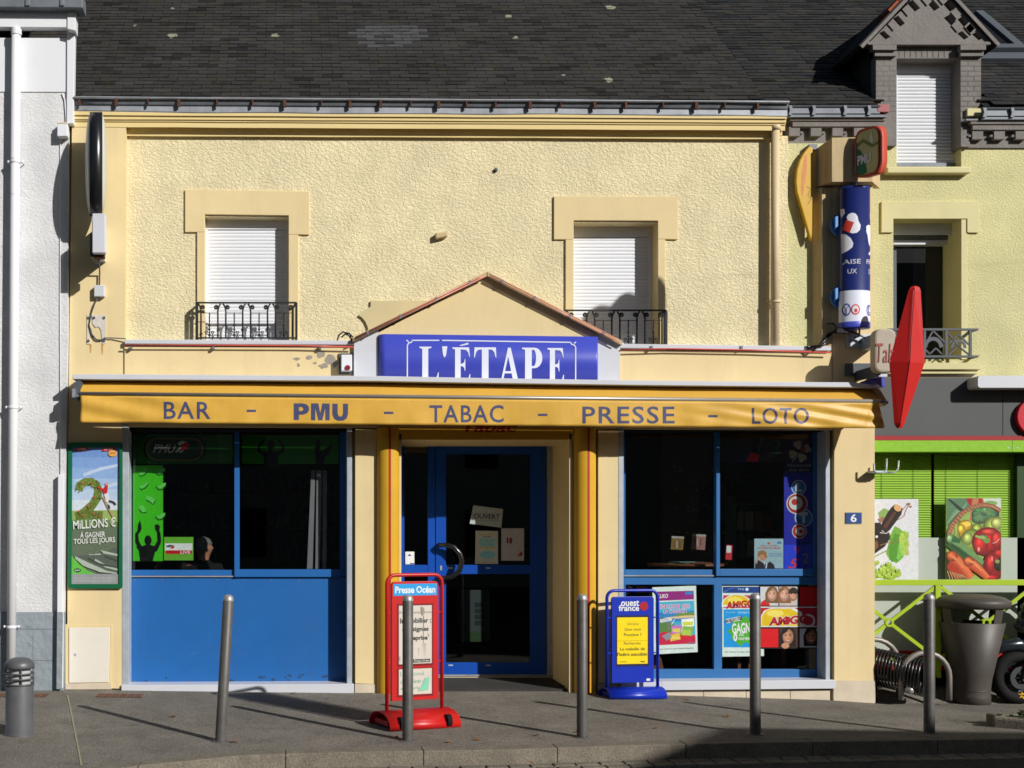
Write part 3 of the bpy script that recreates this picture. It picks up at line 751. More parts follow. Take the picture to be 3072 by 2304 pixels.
mb.build('pier', None, bar)
mb = MB()
mb.rect(1197.5, 1300, 1204, 2085, YS + 0.01, YS + 0.06, M['cream']); mb.rect(1708, 1300, 1715, 2085, YS + 0.01, YS + 0.06, M['cream'])
mb.rect(1715, 1300, 1723, 2085, YS + 0.03, 0.1, M['cream']); mb.rect(1787, 1288, 1795, 2085, YS + 0.12, 0.2, M['cream']); mb.rect(1128, 1288, 1131, 2085, YS + 0.05, 0.1, M['cream'])
mb.build('corner_bead', None, bar)
# door recess: splayed right reveal, lintel, soffit
YD = 0.58
def deep(u, v, y, yref=YS):  # the pixel where the point straight behind (u,v,yref) appears at depth y
    k = (D + yref) / (D + y); return (U0 + (u - U0) * k, V0 + (v - V0) * k)
mb = MB()
zt, zb = pz(1300, YS), 0.0
xr0 = P(1713, 0, YS + 0.05).x; xr1 = P(1656, 0, YD).x; xl0 = P(1200, 0, YS + 0.05).x; xl1 = P(1200, 0, YD).x
for (a, b, dx) in ((xr0, xr1, 0.25), (xl0, xl1, -0.25)):
    c = [Vector((a, YS + 0.055, zb)), Vector((a, YS + 0.055, zt)), Vector((b, YD, zb)), Vector((b, YD, zt)), Vector((a + dx, YS + 0.055, zb)), Vector((a + dx, YS + 0.055, zt)), Vector((b + dx, YD, zb)), Vector((b + dx, YD, zt))]
    mb.hexa(c)
mb.box(xl1 - 0.2, xr0 + 0.2, YS + 0.01, YD + 0.1, pz(1318, YS), pz(1318, YS) + 0.3)
mb.build('door_reveal', M['cream'], bar)
mb = MB(); mb.prism([(1197, 1283), (1722, 1283), (1722, 1302), (1660, 1302), (1204, 1302), (1197, 1302)], YS - 0.012, YS + 0.005, M['yellow_col']); mb.rect(1204, 1302, 1708, 1319, YS - 0.004, YS + 0.009, M['yellow_col'])
dl = mb.build('door_lintel', None, bar)
mb = MB(); mb.text('Tabac', (1388, 1262, 1552, 1297), YS - 0.014, ink(170, 40, 25), bold=0.02, shear=0.25); mb.build('lettering', None, dl)

# door
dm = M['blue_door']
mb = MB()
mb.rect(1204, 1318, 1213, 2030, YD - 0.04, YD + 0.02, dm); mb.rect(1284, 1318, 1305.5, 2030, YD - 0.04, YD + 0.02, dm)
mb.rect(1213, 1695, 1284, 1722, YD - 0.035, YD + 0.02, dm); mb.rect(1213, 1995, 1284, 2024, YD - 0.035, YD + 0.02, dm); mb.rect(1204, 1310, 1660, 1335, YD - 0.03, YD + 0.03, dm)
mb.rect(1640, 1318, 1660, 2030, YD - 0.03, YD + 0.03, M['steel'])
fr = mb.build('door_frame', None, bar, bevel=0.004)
mb = MB(); mb.rect(1213, 1335, 1284, 1695, YD, YD + 0.006); mb.rect(1213, 1722, 1284, 1995, YD, YD + 0.006); mb.build('pane', M['glass'], fr)
mb = MB()
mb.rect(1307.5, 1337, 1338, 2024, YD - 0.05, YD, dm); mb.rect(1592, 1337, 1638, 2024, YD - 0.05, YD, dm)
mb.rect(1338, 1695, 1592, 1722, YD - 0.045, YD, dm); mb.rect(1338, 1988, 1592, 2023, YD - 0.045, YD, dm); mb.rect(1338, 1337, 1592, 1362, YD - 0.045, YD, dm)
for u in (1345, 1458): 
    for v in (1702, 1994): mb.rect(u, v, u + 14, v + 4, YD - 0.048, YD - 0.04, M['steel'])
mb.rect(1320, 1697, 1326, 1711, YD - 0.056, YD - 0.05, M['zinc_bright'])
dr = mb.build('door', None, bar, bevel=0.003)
mb = MB(); mb.rect(1338, 1362, 1592, 1695, YD - 0.02, YD - 0.014); mb.rect(1338, 1722, 1592, 1988, YD - 0.02, YD - 0.014); mb.build('pane', M['glass'], dr)
mb = MB()
hp = [P(1318, 1634, YD - 0.05), P(1320, 1635, YD - 0.11), P(1338, 1635, YD - 0.14), P(1362, 1642, YD - 0.145), P(1380, 1662, YD - 0.145), P(1386, 1684, YD - 0.145), P(1378, 1712, YD - 0.145), P(1358, 1730, YD - 0.145), P(1335, 1734, YD - 0.14), P(1320, 1734, YD - 0.11), P(1318, 1734, YD - 0.05)]
mb.tube(hp, [0.024, 0.024, 0.026, 0.029, 0.03, 0.03, 0.03, 0.029, 0.026, 0.024, 0.024], 12)
mb.build('handle', M['black'], dr)
mb = MB(); mb.rect(1204, 2024, 1660, 2029, YD - 0.06, YD + 0.05, M['zinc_bright']); mb.rect(1204, 2029, 1660, 2045, YD - 0.05, YD + 0.05, M['stone_cream']); mb.build('threshold', None, bar)
# ribbed mat
mb = MB()
xa, xb = xl0 - 0.02, xr0 - 0.03; ya, yb = YS + 0.07, YD - 0.08
n = 30
for i in range(n):
    y0 = ya + (yb - ya) * i / n; y1 = ya + (yb - ya) * (i + 0.7) / n; xe2 = xb + (xr1 - xr0) * (y0 - ya) / (YD - ya)
    mb.box(xa, xe2, y0, y1, 0.05, ground_z(0.8, y0) + 0.022)
mb.build('door_mat', mat('ribbed_rubber_mat', (0.045, 0.043, 0.04), 0.85, 0.2, var=0.2, fine=0.3))
tag(bpy.data.objects['door_mat'], 'dark ribbed mat filling the door recess', 'door mat')

# shop windows
YG = -0.06
def shop_frame(name, rects, m, parent=bar, yf=YG - 0.03, yb=YG + 0.03): 
    mb = MB()
    for i, (a, b, c, d) in enumerate(rects): mb.rect(a, b, c, d, yf + 0.0011 * (i % 3), yb, m)
    return mb.build(name, None, parent, bevel=0.003)
bl, br = M['blue'], M['blue_r']
# left window
f1 = shop_frame('shop_window', [(386, 1275, 393, 1729, ), (1020, 1275, 1042, 1729), (393, 1710, 702, 1727), (718, 1710, 1020, 1729), (393, 1275, 1020, 1296)], bl)
mb = MB(); mb.rect(703, 1296, 718, 1731, YG - 0.06, YG + 0.02, bl); mb.rect(718, 1708, 1021, 1731, YG - 0.055, YG - 0.032, bl); mb.build('sash', None, f1, bevel=0.003)
mb = MB(); mb.rect(393, 1296, 703, 1710, YG, YG + 0.006); mb.rect(718, 1296, 1020, 1710, YG - 0.02, YG - 0.014); mb.build('pane', M['glass'], f1)
mb = MB(); mb.rect(385, 1731.5, 1043, 2048, YG - 0.025, YG + 0.03, bl)
for u in range(402, 1030, 82):
    for v in (1739, 2042): mb.rect(u, v, u + 4, v + 3, YG - 0.029, YG - 0.02, M['zinc'])
lp = mb.build('lower_panel', None, f1)
mb = MB(); rnd = random.Random(6); sc_ = mat('panel_scuff', (0.07, 0.17, 0.36), 0.6, 0.2); sd_ = mat('panel_splash', (0.03, 0.075, 0.17), 0.8, 0.1)
for i in range(46):
    u = rnd.uniform(395, 1030); v = 2044 - abs(rnd.gauss(0, 70)); l = rnd.uniform(4, 34); a_ = rnd.uniform(-.5, .5)
    if i % 3: mb.art(band([(u, v), (u + l * .5, v + a_ * l * .5 + rnd.uniform(-2, 2)), (u + l, v + a_ * l)], rnd.uniform(.6, 1.8), .4), YG - 0.0255, sc_)
    else: mb.art([(p[0] + rnd.uniform(-2, 2), p[1] + rnd.uniform(-1.5, 1.5)) for p in ell(u, 2046 - rnd.uniform(0, 22), rnd.uniform(3, 9), rnd.uniform(2, 5), 9)], YG - 0.0255, sd_)
mb.build('scuff_mark', None, lp)['kind'] = 'stuff'
mb = MB(); mb.rect(385, 1727.5, 700, 1731, YG - 0.045, YG - 0.02, M['zinc_bright']); mb.build('sill_rail', None, f1)
# right window
f2 = shop_frame('shop_window', [(1872, 1280, 1876, 1727), (2440, 1280, 2476, 1727), (1876, 1709, 2141, 1725), (2160, 1707, 2440, 1727), (1876, 1280, 2440, 1296),
     (1872, 1729, 2476, 1754), (2142, 1754, 2166, 2008), (1872, 2008, 2476, 2040), (1872, 1754, 1877, 2008), (2455, 1754, 2476, 2008)], br)
mb = MB(); mb.rect(2149, 1296, 2160, 1728, YG - 0.06, YG + 0.02, br); mb.rect(2160, 1707, 2441, 1728, YG - 0.055, YG - 0.032, br); mb.build('sash', None, f2, bevel=0.003)
mb = MB(); mb.rect(1876, 1296, 2149, 1709, YG, YG + 0.006); mb.rect(2160, 1296, 2440, 1707, YG - 0.02, YG - 0.014); mb.rect(1877, 1754, 2142, 2008, YG, YG + 0.006); mb.rect(2166, 1754, 2455, 2008, YG, YG + 0.006); mb.build('pane', M['glass'], f2)
mb = MB(); mb.rect(1872, 1725.5, 2142, 1729, YG - 0.045, YG - 0.02, M['zinc_bright']); mb.build('sill_rail', None, f2)
# steel side profiles
mb = MB()
for a, b, yf in ((366, 386, YS - 0.004), (1041, 1056, YS + 0.02), (1855.5, 1871, YS - 0.004), (2477, 2490, YS + 0.02)):
    mb.rect(a, 1270, b, 2055, yf, YG - 0.035, M['steel'])
mb.rect(1056.3, 1275, 1065.5, 2060, YS + 0.1, 0.1, M['cream']); mb.rect(2490.3, 1275, 2506, 2110, YS + 0.1, 0.1, M['cream'])
mb.build('side_profile', None, bar, bevel=0.003)
mb = MB(); mb.rect(372, 1262, 1066, 1292, YS + 0.05, 0.1, M['dark']); mb.rect(1850, 1268, 2500, 1293, YS + 0.05, 0.1, M['dark']); mb.build('roller_blind_box', None, bar)
mb = MB(); mb.prism([(364, 2055), (1062, 2052), (1062, 2080), (364, 2082)], YS - 0.03, YG, M['white_metal']); mb.prism([(1985, 2045), (2506, 2040), (2506, 2066), (1985, 2071)], YS - 0.03, YG, M['white_metal'])
mb.prism([(1862, 2046), (1985, 2045), (1985, 2071), (1862, 2072)], YS - 0.03, YG, M['white_metal'])
mb.build('window_sill', None, bar, bevel=0.004)
mb = MB()
for i, (a, b) in enumerate(((1856, 1990), (1992, 2110), (2112, 2238), (2240, 2370), (2372, 2490))): mb.prism([(a, 2073), (b, 2071), (b, 2118), (a, 2112)], YS + 0.01, 0.05, M['stone_cream'])
mb.prism([(364, 2082), (1064, 2080), (1064, 2100), (364, 2100)], YS + 0.02, 0.05, M['stone_cream'])
mb.build('plinth', None, bar)

# right hand pilaster and the signboard wing above it
mb = MB(); mb.prism([(2499, 560), (2618, 560), (2624, 1288), (2624, 2042), (2503, 2042), (2503, 1288), (2499, 1150)], YS, 0.25, M['cream'])
mb.build('pilaster', None, bar)
mb = MB(); mb.prism([(2501, 2042.5), (2626, 2042.5), (2626, 2112), (2501, 2106)], YS - 0.006, 0.25, M['stone_cream']); mb.build('pilaster_base', None, bar)
mb = MB(); ya_ = -0.42
def splay(mb, q, m):   # q: front outline pixels at (u,v,y); the left edge slants back to the wall
    f = [P(*p) for p in q[0]]; b = [P(*p) for p in q[1]]; mb.hexa([f[0], f[3], b[0], b[3], f[1], f[2], b[1], b[2]], m)
splay(mb, ([(2496, 413, ya_), (2617, 411, ya_), (2617, 545, ya_), (2496, 545, ya_)], [(2437, 455, -0.19), (2640, 455, -0.19), (2640, 566, -0.19), (2437, 566, -0.19)]), M['concrete_cream'])
splay(mb, ([(2466, 562, YS + 0.002), (2500, 562, YS + 0.002), (2500, 1145, YS + 0.002), (2466, 1145, YS + 0.002)], [(2437, 566.5, -0.19), (2520, 566, -0.19), (2520, 1140, -0.19), (2437, 1140, -0.19)]), M['concrete_cream'])
mb.build('sign_wing', None, bar)
# peeled paint and stains on the fascia
mb = MB()
rnd = random.Random(3); pm = mat('peeled_render', (0.33, 0.29, 0.24), 0.9, 0.1, var=0.2, vscale=20)
for cu, cv, a, b in ((962, 1062, 14, 12), (990, 1078, 16, 14), (926, 1072, 12, 5), (968, 1098, 15, 8), (890, 1076, 12, 4), (1005, 1090, 8, 12), (945, 1090, 6, 3), (895, 1095, 4, 6)):
    pts = [(u + rnd.uniform(-3, 3), v + rnd.uniform(-2.5, 2.5)) for u, v in ell(cu, cv, a, b, 11)]
    mb.art(pts, YS - 0.0215, pm)
mb.build('peeled_paint_patch', None, bar)
# meter cupboard
mc = mat('cream_plastic_door', (0.74, 0.69, 0.60), 0.5, 0.3, var=0.03, dirt=0.3, dirtcol=(0.4, 0.34, 0.26), dscale=3)
mb = MB(); mb.plate([(196, 1873), (338, 1873), (334, 2066), (196, 2066)], [[(205, 1881), (332, 1880), (328, 2048), (205, 2050)]], YS - 0.004, YS + 0.04, M['cream']); mb.rect(196, 2050, 334, 2068, YS - 0.01, 0.0, M['stone_cream'])
cup = mb.build('meter_cupboard', None, bar)
mb = MB(); mb.prism([(207, 1883), (330, 1882), (326, 2047), (207, 2049)], YS - 0.014, YS + 0.03, mc); mb.rect(222, 1960, 229, 1968, YS - 0.018, YS - 0.012, M['steel'])
mb.build('cupboard_door', None, cup, bevel=0.004)
# ================================================================ white house on the left
YL = -0.36
wh = thing('white_house', 'white rendered house at the left edge with a grey plinth and white downpipe', 'building', (-4.5, 0, 0.1))
mb = MB(); mb.prism([(-700, 276), (204, 276), (203, 1000), (196, 1440), (192, 1836), (-700, 1836)], YL, YL + 0.12, M['stucco_w'])
mb.prism([(-700, 112), (202, 114), (204, 275.5), (-700, 272)], YL - 0.01, YL + 0.12, M['white']); mb.build('wall', None, wh)
mb = MB(); mb.prism([(-700, 1836.5), (192, 1836.5), (190, 2072), (-700, 2064)], YL - 0.012, 0.3, M['plinth_grey']); mb.build('plinth', None, wh)
jm = mat('plinth_joint', (0.16, 0.19, 0.2), 0.9, 0.1)
mb = MB()
for r in ((48, 1886, 164, 1889), (98, 1904, 100, 1982), (48, 1980, 164, 1983), (0, 1930, 12, 1933)): mb.art(rc(*r), YL - 0.0122, jm)
mb.build('plinth_joint_line', None, wh)
mb = MB(); mb.prism([(-700, 22), (206, 26), (206, 82), (-700, 76)], YL - 0.10, YL - 0.011, M['white']); mb.build('fascia_board', None, wh, bevel=0.004)
mb = MB(); mb.prism([(202, 27), (227, 27), (226, 92), (202, 86)], YL - 0.115, YL + 0.02, M['white']); mb.prism([(201, 92.5), (224, 92.5), (220, 370), (200, 370)], YL - 0.03, YL + 0.06, M['white']); mb.build('corner_board', None, wh, bevel=0.004)
mb = MB(); mb.prism([(-700, -20), (247, -20), (248, 23), (204, 22), (-700, 16)], YL - 0.2, YL, M['zinc'])
for u in (82, 186):
    mb.prism([(u - 6, -5), (u + 6, -5), (u + 7, 16), (u - 7, 16)], YL - 0.215, YL - 0.2, M['zinc'])
mb.build('gutter', None, wh, bevel=0.006)
slate_roof('roof', P(-700, 0, -0.6).x, P(190, 0, -0.6).x, -0.58, pz(-30, -0.58), 3.4, M['slate_n'], wh, 0.2, 0.1, seed=4)
mb = MB()
t, b = P(49, 84, YL - 0.08), P(33, 2058, YL - 0.08)
mb.tube([t, t + (b - t) * 0.5, b], 0.046, 16)
mb.lathe([(0.053, -0.03), (0.053, 0.03)], P(49, 97, YL - 0.08), 16)
for v in (478, 585): mb.lathe([(0.0475, -0.004), (0.0475, 0.004)], P(49 - (v - 84) * 0.0081, v, YL - 0.08), 16, mat('joint_shadow_grey', (0.4, 0.4, 0.42), 0.6))
dpw = mb.build('downpipe', M['white'], wh)
if len(dpw.data.materials) == 1: dpw.data.materials.clear(); dpw.data.materials.append(M['white'])
dpw.data.materials.clear(); dpw.data.materials.append(M['white'])
for p in dpw.data.polygons: p.material_index = 0
for v in (486, 1222, 1880):
    mb = MB(); c = P(49 - (v - 84) * 0.0081, v, YL - 0.08)
    mb.lathe([(0.052, -0.014), (0.055, 0), (0.052, 0.014)], c, 16)
    for s in (-1, 1): mb.sphere(c + Vector((s * 0.068, 0, 0)), 0.015, 8, 6); mb.tube([c + Vector((s * 0.05, 0, 0)), c + Vector((s * 0.07, 0.02, 0)), c + Vector((s * 0.07, 0.08, 0))], 0.007, 6)
    mb.build('clamp', M['white'], dpw)
mb = MB(); mb.rect(172, 372, 202, 408, YL - 0.09, YL, M['white_pvc']); mb.prism([(173, 366), (200, 366), (201, 371.5), (172, 371.5)], YL - 0.08, YL, M['stone_cream']); mb.build('junction_box', None, wh, bevel=0.004)
mb = MB(); mb.tube([P(186, 280, YL - 0.01), P(194, 300, YL - 0.012), P(197, 340, YL - 0.012), P(198, 372, YL - 0.012)], 0.006, 6)
mb.tube([P(183, 408, YL - 0.01), P(181, 430, YL - 0.01), P(180, 900, YL - 0.01), P(181, 1424, YL - 0.01)], 0.004, 6); mb.build('cable', M['white_pvc'], wh)
mb = MB(); mb.prism([(174, 1424), (191, 1422), (186, 2066), (170, 2066)], YL - 0.07, YL, M['white_pvc']); o = mb.build('cover_strip', None, wh, bevel=0.004)
mb = MB(); mb.prism([(171.4, 1836), (189, 1836), (186.3, 2067), (169.5, 2067)], YL - 0.073, YL - 0.0705, M['plinth_grey']); mb.build('cover_strip_foot', None, wh)
mb = MB(); mb.prism([(203, 380), (222, 380), (212, 2070), (190, 2070)], 0.0, 0.3, M['concrete_cream']); mb.build('party_wall_edge', None, wh)

# ================================================================ neighbour on the right
ng = thing('neighbour_house', 'yellow rendered house on the right with brick dormer above a grey and green shop front', 'building', (7.0, 0, 0))
UE = 3700; YN = -0.08
mb = MB()
mb.plate([(2400, 428), (2690, 429), (2690, 500), (2884, 500), (2884, 437), (UE, 444), (UE, 1136), (2400, 1130)], [[(2680, 658), (2893, 658), (2893, 1078), (2680, 1078)]], YN, 0.25, M['stucco_y'])
mb.prism([(2362.5, 430), (2520, 430), (2520, 1060), (2362.5, 1056)], -0.19, 0.1, M['stucco_y'])
mb.build('wall', None, ng)
# grey frieze with dentils, both sides of the dormer
mb = MB(); G = M['greybrown']
for a, b, dv in ((2358, 2636, 0), (2884, UE, 10)):
    mb.rect(a, 346 + dv, b, 434 + dv, -0.10, 0.2, G)
    e = b + 24 if b < 2700 else b; s_ = a if b < 2700 else a + 14
    mb.rect(s_, 346 + dv, e, 352 + dv, -0.19, -0.10, M['zinc']); mb.rect(s_ + 14, 353 + dv, e - 4, 362 + dv, -0.18, -0.10, G); mb.rect(s_ + 20, 362.5 + dv, e - 8, 379.5 + dv, -0.165, -0.10, G)
u = 2367
while u < 2625:
    mb.rect(u, 380, u + 33, 408, -0.15, -0.10, G); mb.rect(u + 33, 394, u + 43, 401, -0.14, -0.10, G); u += 65
u = 2917
while u < UE:
    mb.rect(u, 390, u + 33, 418, -0.15, -0.10, G); mb.rect(u - 12, 404, u, 411, -0.14, -0.10, G); u += 65
mb.build('cornice', None, ng, bevel=0.004)
mb = MB()
for a, b, dv, n in ((2362, 2640, 0, 3), (2944, UE, 7, 3)):
    xa, xb = P(a, 0, -0.2).x, P(b, 0, -0.2).x; o_ = -dv * (D - 0.2) / F
    mb.extrude([(-0.205, pz(322, -0.2) + o_), (-0.215, pz(318, -0.2) + o_), (-0.205, pz(316, -0.2) + o_), (-0.195, pz(321, -0.2) + o_), (-0.198, pz(340, -0.2) + o_), (-0.18, pz(345, -0.18) + o_)], xa, xb, m=M['zinc'], caps=False)
    mb.extrude([(-0.206, pz(344, -0.206) + o_), (-0.206, pz(351, -0.206) + o_), (-0.15, pz(352, -0.19) + o_)], xa, xb + (0.06 if b < 2700 else 0), m=M['zinc'], caps=False)
for u, dv in ((2372, 0), (2442, 0), (2536, 0), (2608, 0), (2955, 7), (3038, 7), (3120, 7)):
    mb.prism([(u - 5, 316 + dv), (u + 4, 316 + dv), (u + 7, 330 + dv), (u + 4, 344 + dv), (u - 6, 344 + dv), (u - 2, 330 + dv)], -0.225, -0.195, M['zinc'])
mb.build('gutter', None, ng)
mb = MB(); mb.rect(2634, 313, 2669, 335, -0.2, 0.0, ink(150, 40, 38)); mb.rect(2903, 325, 2945, 347, -0.16, 0.0, M['cream_y']); mb.build('flashing_block', None, ng)
rn = slate_roof('roof', xe + 0.003, P(UE, 0, -0.2).x + 2, -0.2, pz(314, -0.2), 4.6, M['slate_n'], ng, 0.24, 0.078, seed=9, tilt=0.014, skip=(P(2632, 0, -0.12).x, P(2940, 0, -0.12).x, 13))
# dormer
YDm = -0.125
mb = MB()
mb.rect(2628, 168, 2690, 437, YDm, 2.4, G); mb.rect(2882, 168, 2943, 350, YDm, 2.4, G); mb.rect(2883, 350, 2910, 440, YDm, 0.2, G)
mb.rect(2690, 138, 2882, 175, YDm + 0.01, 2.4, G)
for a, b in ((2619, 2690), (2882, 2958)):
    mb.rect(a, 134, b, 149, YDm - 0.07, YDm + 0.0, G)
for a, b in ((2625, 2690), (2882, 2951)):
    mb.rect(a, 153, b, 167.5, YDm - 0.04, YDm + 0.0, G)
dorm = mb.build('dormer', None, ng)
# brick joints
mb = MB(); jmt = mat('brick_joint', (0.15, 0.135, 0.122), 0.9, 0.1); rnd = random.Random(5)
for a, b in ((2628, 2690), (2882, 2943)):
    for i, v in enumerate(range(182, 345, 15)):
        mb.art([(a, v), (b, v), (b, v + 1.6), (a, v + 1.6)], YDm - 0.0003, jmt)
        um = a + (22 if i % 2 else 40); mb.art(rc(um, v - 13, um + 1.5, v), YDm - 0.0003, jmt)
for u in range(2697, 2882, 17): mb.art(rc(u, 141, u + 1.6, 172), YDm + 0.0097, jmt)
mb.build('brick_joint_line', None, dorm)
# gable with diamond openings
def dia(cu, cv, a, b): return [(cu - a * 1.15, cv - b * 0.5), (cu - a * 0.15, cv - b * 1.2), (cu + a * 1.15, cv + b * 0.5), (cu + a * 0.2, cv + b * 1.2)]
holes = [dia(2741, 17, 17, 15), dia(2697, 63, 16, 14), dia(2654, 105, 15, 11), dia(2799, 14, 18, 16), dia(2846, 16, 18, 16), dia(2852, 61, 18, 15), dia(2891, 66, 16, 15), dia(2889, 106, 15, 11), dia(2933, 108, 15, 11)]
holes = [[(u, v) for u, v in h] for h in holes]
mb = MB(); mb.plate([(2608, 128), (2975, 128), (2795, -64)], holes, YDm - 0.03, YDm + 0.12, G, M['greybrown']); mb.prism([(2608, 130), (2975, 130), (2795, -64)], YDm + 0.121, YDm + 0.2, M['dark'])
mb.rect(2604, 125, 2972, 133.5, YDm - 0.05, YDm - 0.0, G)
# raised diagonal bricks beside the openings
for cu, cv in ((2722, 36), (2679, 80), (2780, 5), (2828, 2), (2868, 45), (2912, 92), (2870, 84), (2908, 88)):
    mb.prism([(cu - 15, cv - 8), (cu - 1, cv - 22), (cu + 16, cv - 2), (cu + 2, cv + 12)], YDm - 0.042, YDm - 0.03, G)
mb.build('gable', None, dorm)
mb = MB()
ap = P(2795, -76, YDm - 0.055); lf = P(2596, 134, YDm - 0.055); rt = P(2982, 128, YDm - 0.055)
bk = 2.6
for e, sg in ((lf, -1), (rt, 1)):
    a0, e0 = ap, e; d = (e0 - a0).normalized(); nrm = Vector((d.z * -sg, 0, d.x * sg)); nrm = nrm if nrm.z > 0 else -nrm
    c = []
    for base in (a0, e0 + d * 0.05):
        for y in (a0.y, a0.y + bk):
            for k in (0.0, 0.045): c.append(Vector((base.x, y, base.z)) + nrm * k)
    mb.hexa(c, M['slate_n'])
    c = []
    for base in (a0, e0 + d * 0.05):
        for y in (a0.y - 0.012, a0.y - 0.001):
            for k in (-0.004, 0.03): c.append(Vector((base.x, y, base.z)) + nrm * k)
    mb.hexa(c, G)
# red verge tile on the left slope
rt_ = mat('red_ridge_tile', (0.30, 0.075, 0.035), 0.8, 0.2, var=0.3, vscale=9)
d = (lf - ap).normalized(); nrm = Vector((-d.z, 0, d.x)); nrm = nrm if nrm.z > 0 else -nrm
L = (lf - ap).length
for k in range(3):
    a = ap + d * (L * (0.12 + 0.15 * k)); b = ap + d * (L * (0.12 + 0.15 * (k + 1)) - 0.01)
    c = [Vector((p.x, y, p.z)) + nrm * q for p in (a, b) for y in (ap.y + 0.02, ap.y + 0.24) for q in (0.046, 0.075)]
    mb.hexa(c, rt_)
mb.build('dormer_roof', None, dorm)
# dormer cheek, left (slate hung, grey green)
mb = MB(); mb.box(P(2629, 0, YDm).x - 0.012, P(2629, 0, YDm).x - 0.001, YDm + 0.10, 2.3, pz(345, 0), pz(140, 0), mat('dormer_cheek', (0.05, 0.055, 0.052), 0.85, 0.15, var=0.3, vscale=6)); mb.build('cheek', None, dorm)
# dormer window shutter and sill
def shutter(u0, u1, vt, vb, y, parent, pitch, box=0, name='shutter', m=M['white_pvc']):
    mb = MB(); v = vt; prof = []
    while v < vb:
        a, b = P(0, v, y).z, P(0, v + pitch, y).z
        prof += [(y + 0.016, a), (y + 0.004, a - (a - b) * 0.12), (y, a - (a - b) * 0.45), (y + 0.004, a - (a - b) * 0.85)]; v += pitch
    mb.extrude(prof, P(u0, 0, y).x, P(u1, 0, y).x, m=m, caps=False)
    return mb.build(name, None, parent)
mb = MB(); mb.rect(2686, 168, 2890, 220, 0.035, 0.22, M['white_pvc']); mb.rect(2684, 220.4, 2692, 492, 0.036, 0.2, M['white_pvc']); mb.rect(2864, 220.4, 2886, 492, 0.036, 0.2, M['white_pvc'])
mb.rect(2684, 488, 2886, 502, 0.02, 0.2, M['zinc'])
dwin = mb.build('window', None, ng, bevel=0.003)
shutter(2692, 2864, 221, 487, 0.04, dwin, 10.4)
mb = MB(); mb.rect(2662, 500, 2913, 519, -0.16, 0.1, M['cream_y']); mb.build('window_sill', None, dwin, bevel=0.012)
# lower window: surround, half open shutter, dark glass, iron rail, sill
mb = MB(); mb.prism([(2645, 604), (2937, 604), (2937, 698), (2902, 697), (2902, 656), (2680, 656), (2680, 697), (2645, 697)], -0.102, 0.15, M['cream_y'])
mb.rect(2884, 656.3, 2901.5, 1078, -0.092, 0.25, M['cream_y'])
low = mb.build('window', None, ng, bevel=0.003)
mb = MB(); mb.rect(2680, 648, 2886, 696, 0.075, 0.3, M['white_pvc']); mb.rect(2680, 694, 2886, 703.5, 0.07, 0.09, M['white_pvc'])
mb.rect(2680, 703.8, 2886, 718, 0.14, 0.2, M['zinc']); mb.rect(2680, 720, 2880, 734, 0.15, 0.26, M['white_metal'])
mb.rect(2680, 734, 2690, 1078, 0.21, 0.26, M['iron_grey']); mb.rect(2862, 734, 2886, 1078, 0.21, 0.26, M['iron_grey'])
mb.build('shutter_box', None, low, bevel=0.003)
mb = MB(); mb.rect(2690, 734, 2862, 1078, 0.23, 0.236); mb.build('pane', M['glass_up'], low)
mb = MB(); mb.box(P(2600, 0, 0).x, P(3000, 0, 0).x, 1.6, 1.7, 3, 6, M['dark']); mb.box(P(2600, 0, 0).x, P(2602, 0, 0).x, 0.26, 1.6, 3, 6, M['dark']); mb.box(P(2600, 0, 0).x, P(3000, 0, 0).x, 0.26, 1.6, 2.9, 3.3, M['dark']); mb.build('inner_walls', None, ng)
mb = MB(); mb.rect(2640, 1088, 2945, 1108, -0.2, 0.24, M['cream_y']); mb.rect(2650, 1108.3, 2935, 1121, -0.17, 0.0, M['cream_y']); mb.rect(2620, 1121.5, 2930, 1133, -0.125, 0.0, M['stone_cream']); mb.build('window_sill', None, low, bevel=0.004)
mb = MB(); y = -0.24
def bar_px(mb, a, b, w, y, dy=0.014, m=None):
    q = band([a, b], w); mb.prism(q, y, y + dy, m)
mb.rect(2664, 985, 2936, 991, y, y + 0.03); mb.rect(2664, 1066, 2936, 1072, y, y + 0.03)
for u in (2668, 2775, 2840, 2912): bar_px(mb, (u, 991), (u, 1066), 8 if u in (2840, 2912) else 6, y + 0.003)
for a, b in (((2780, 1026), (2800, 992)), ((2800, 992), (2836, 1028)), ((2846, 1000), (2878, 1040)), ((2846, 1030), (2876, 1002)), ((2876, 1002), (2908, 1034)), ((2846, 1064), (2876, 1038)), ((2876, 1038), (2908, 1064)), ((2774, 1046), (2790, 1062)), ((2790, 1062), (2808, 1044)), ((2808, 1044), (2826, 1062)), ((2690, 1062), (2730, 1020)), ((2730, 1020), (2766, 1062)), ((2690, 1000), (2730, 1040))):
    bar_px(mb, a, b, 4, y + 0.006)
mb.prism(band(ell(2800, 1042, 24, 26, 12, 180, 360), 11), y + 0.008, y + 0.016); mb.prism(band(ell(2876, 1044, 20, 22, 12, 180, 360), 8), y + 0.008, y + 0.016)
for u in (2668, 2932): mb.prism(rc(u - 4, 985, u + 4, 991), y + 0.03, 0.0); mb.prism(rc(u - 4, 1066, u + 4, 1072), y + 0.03, 0.0)
mb.build('railing', M['iron_grey'], low)
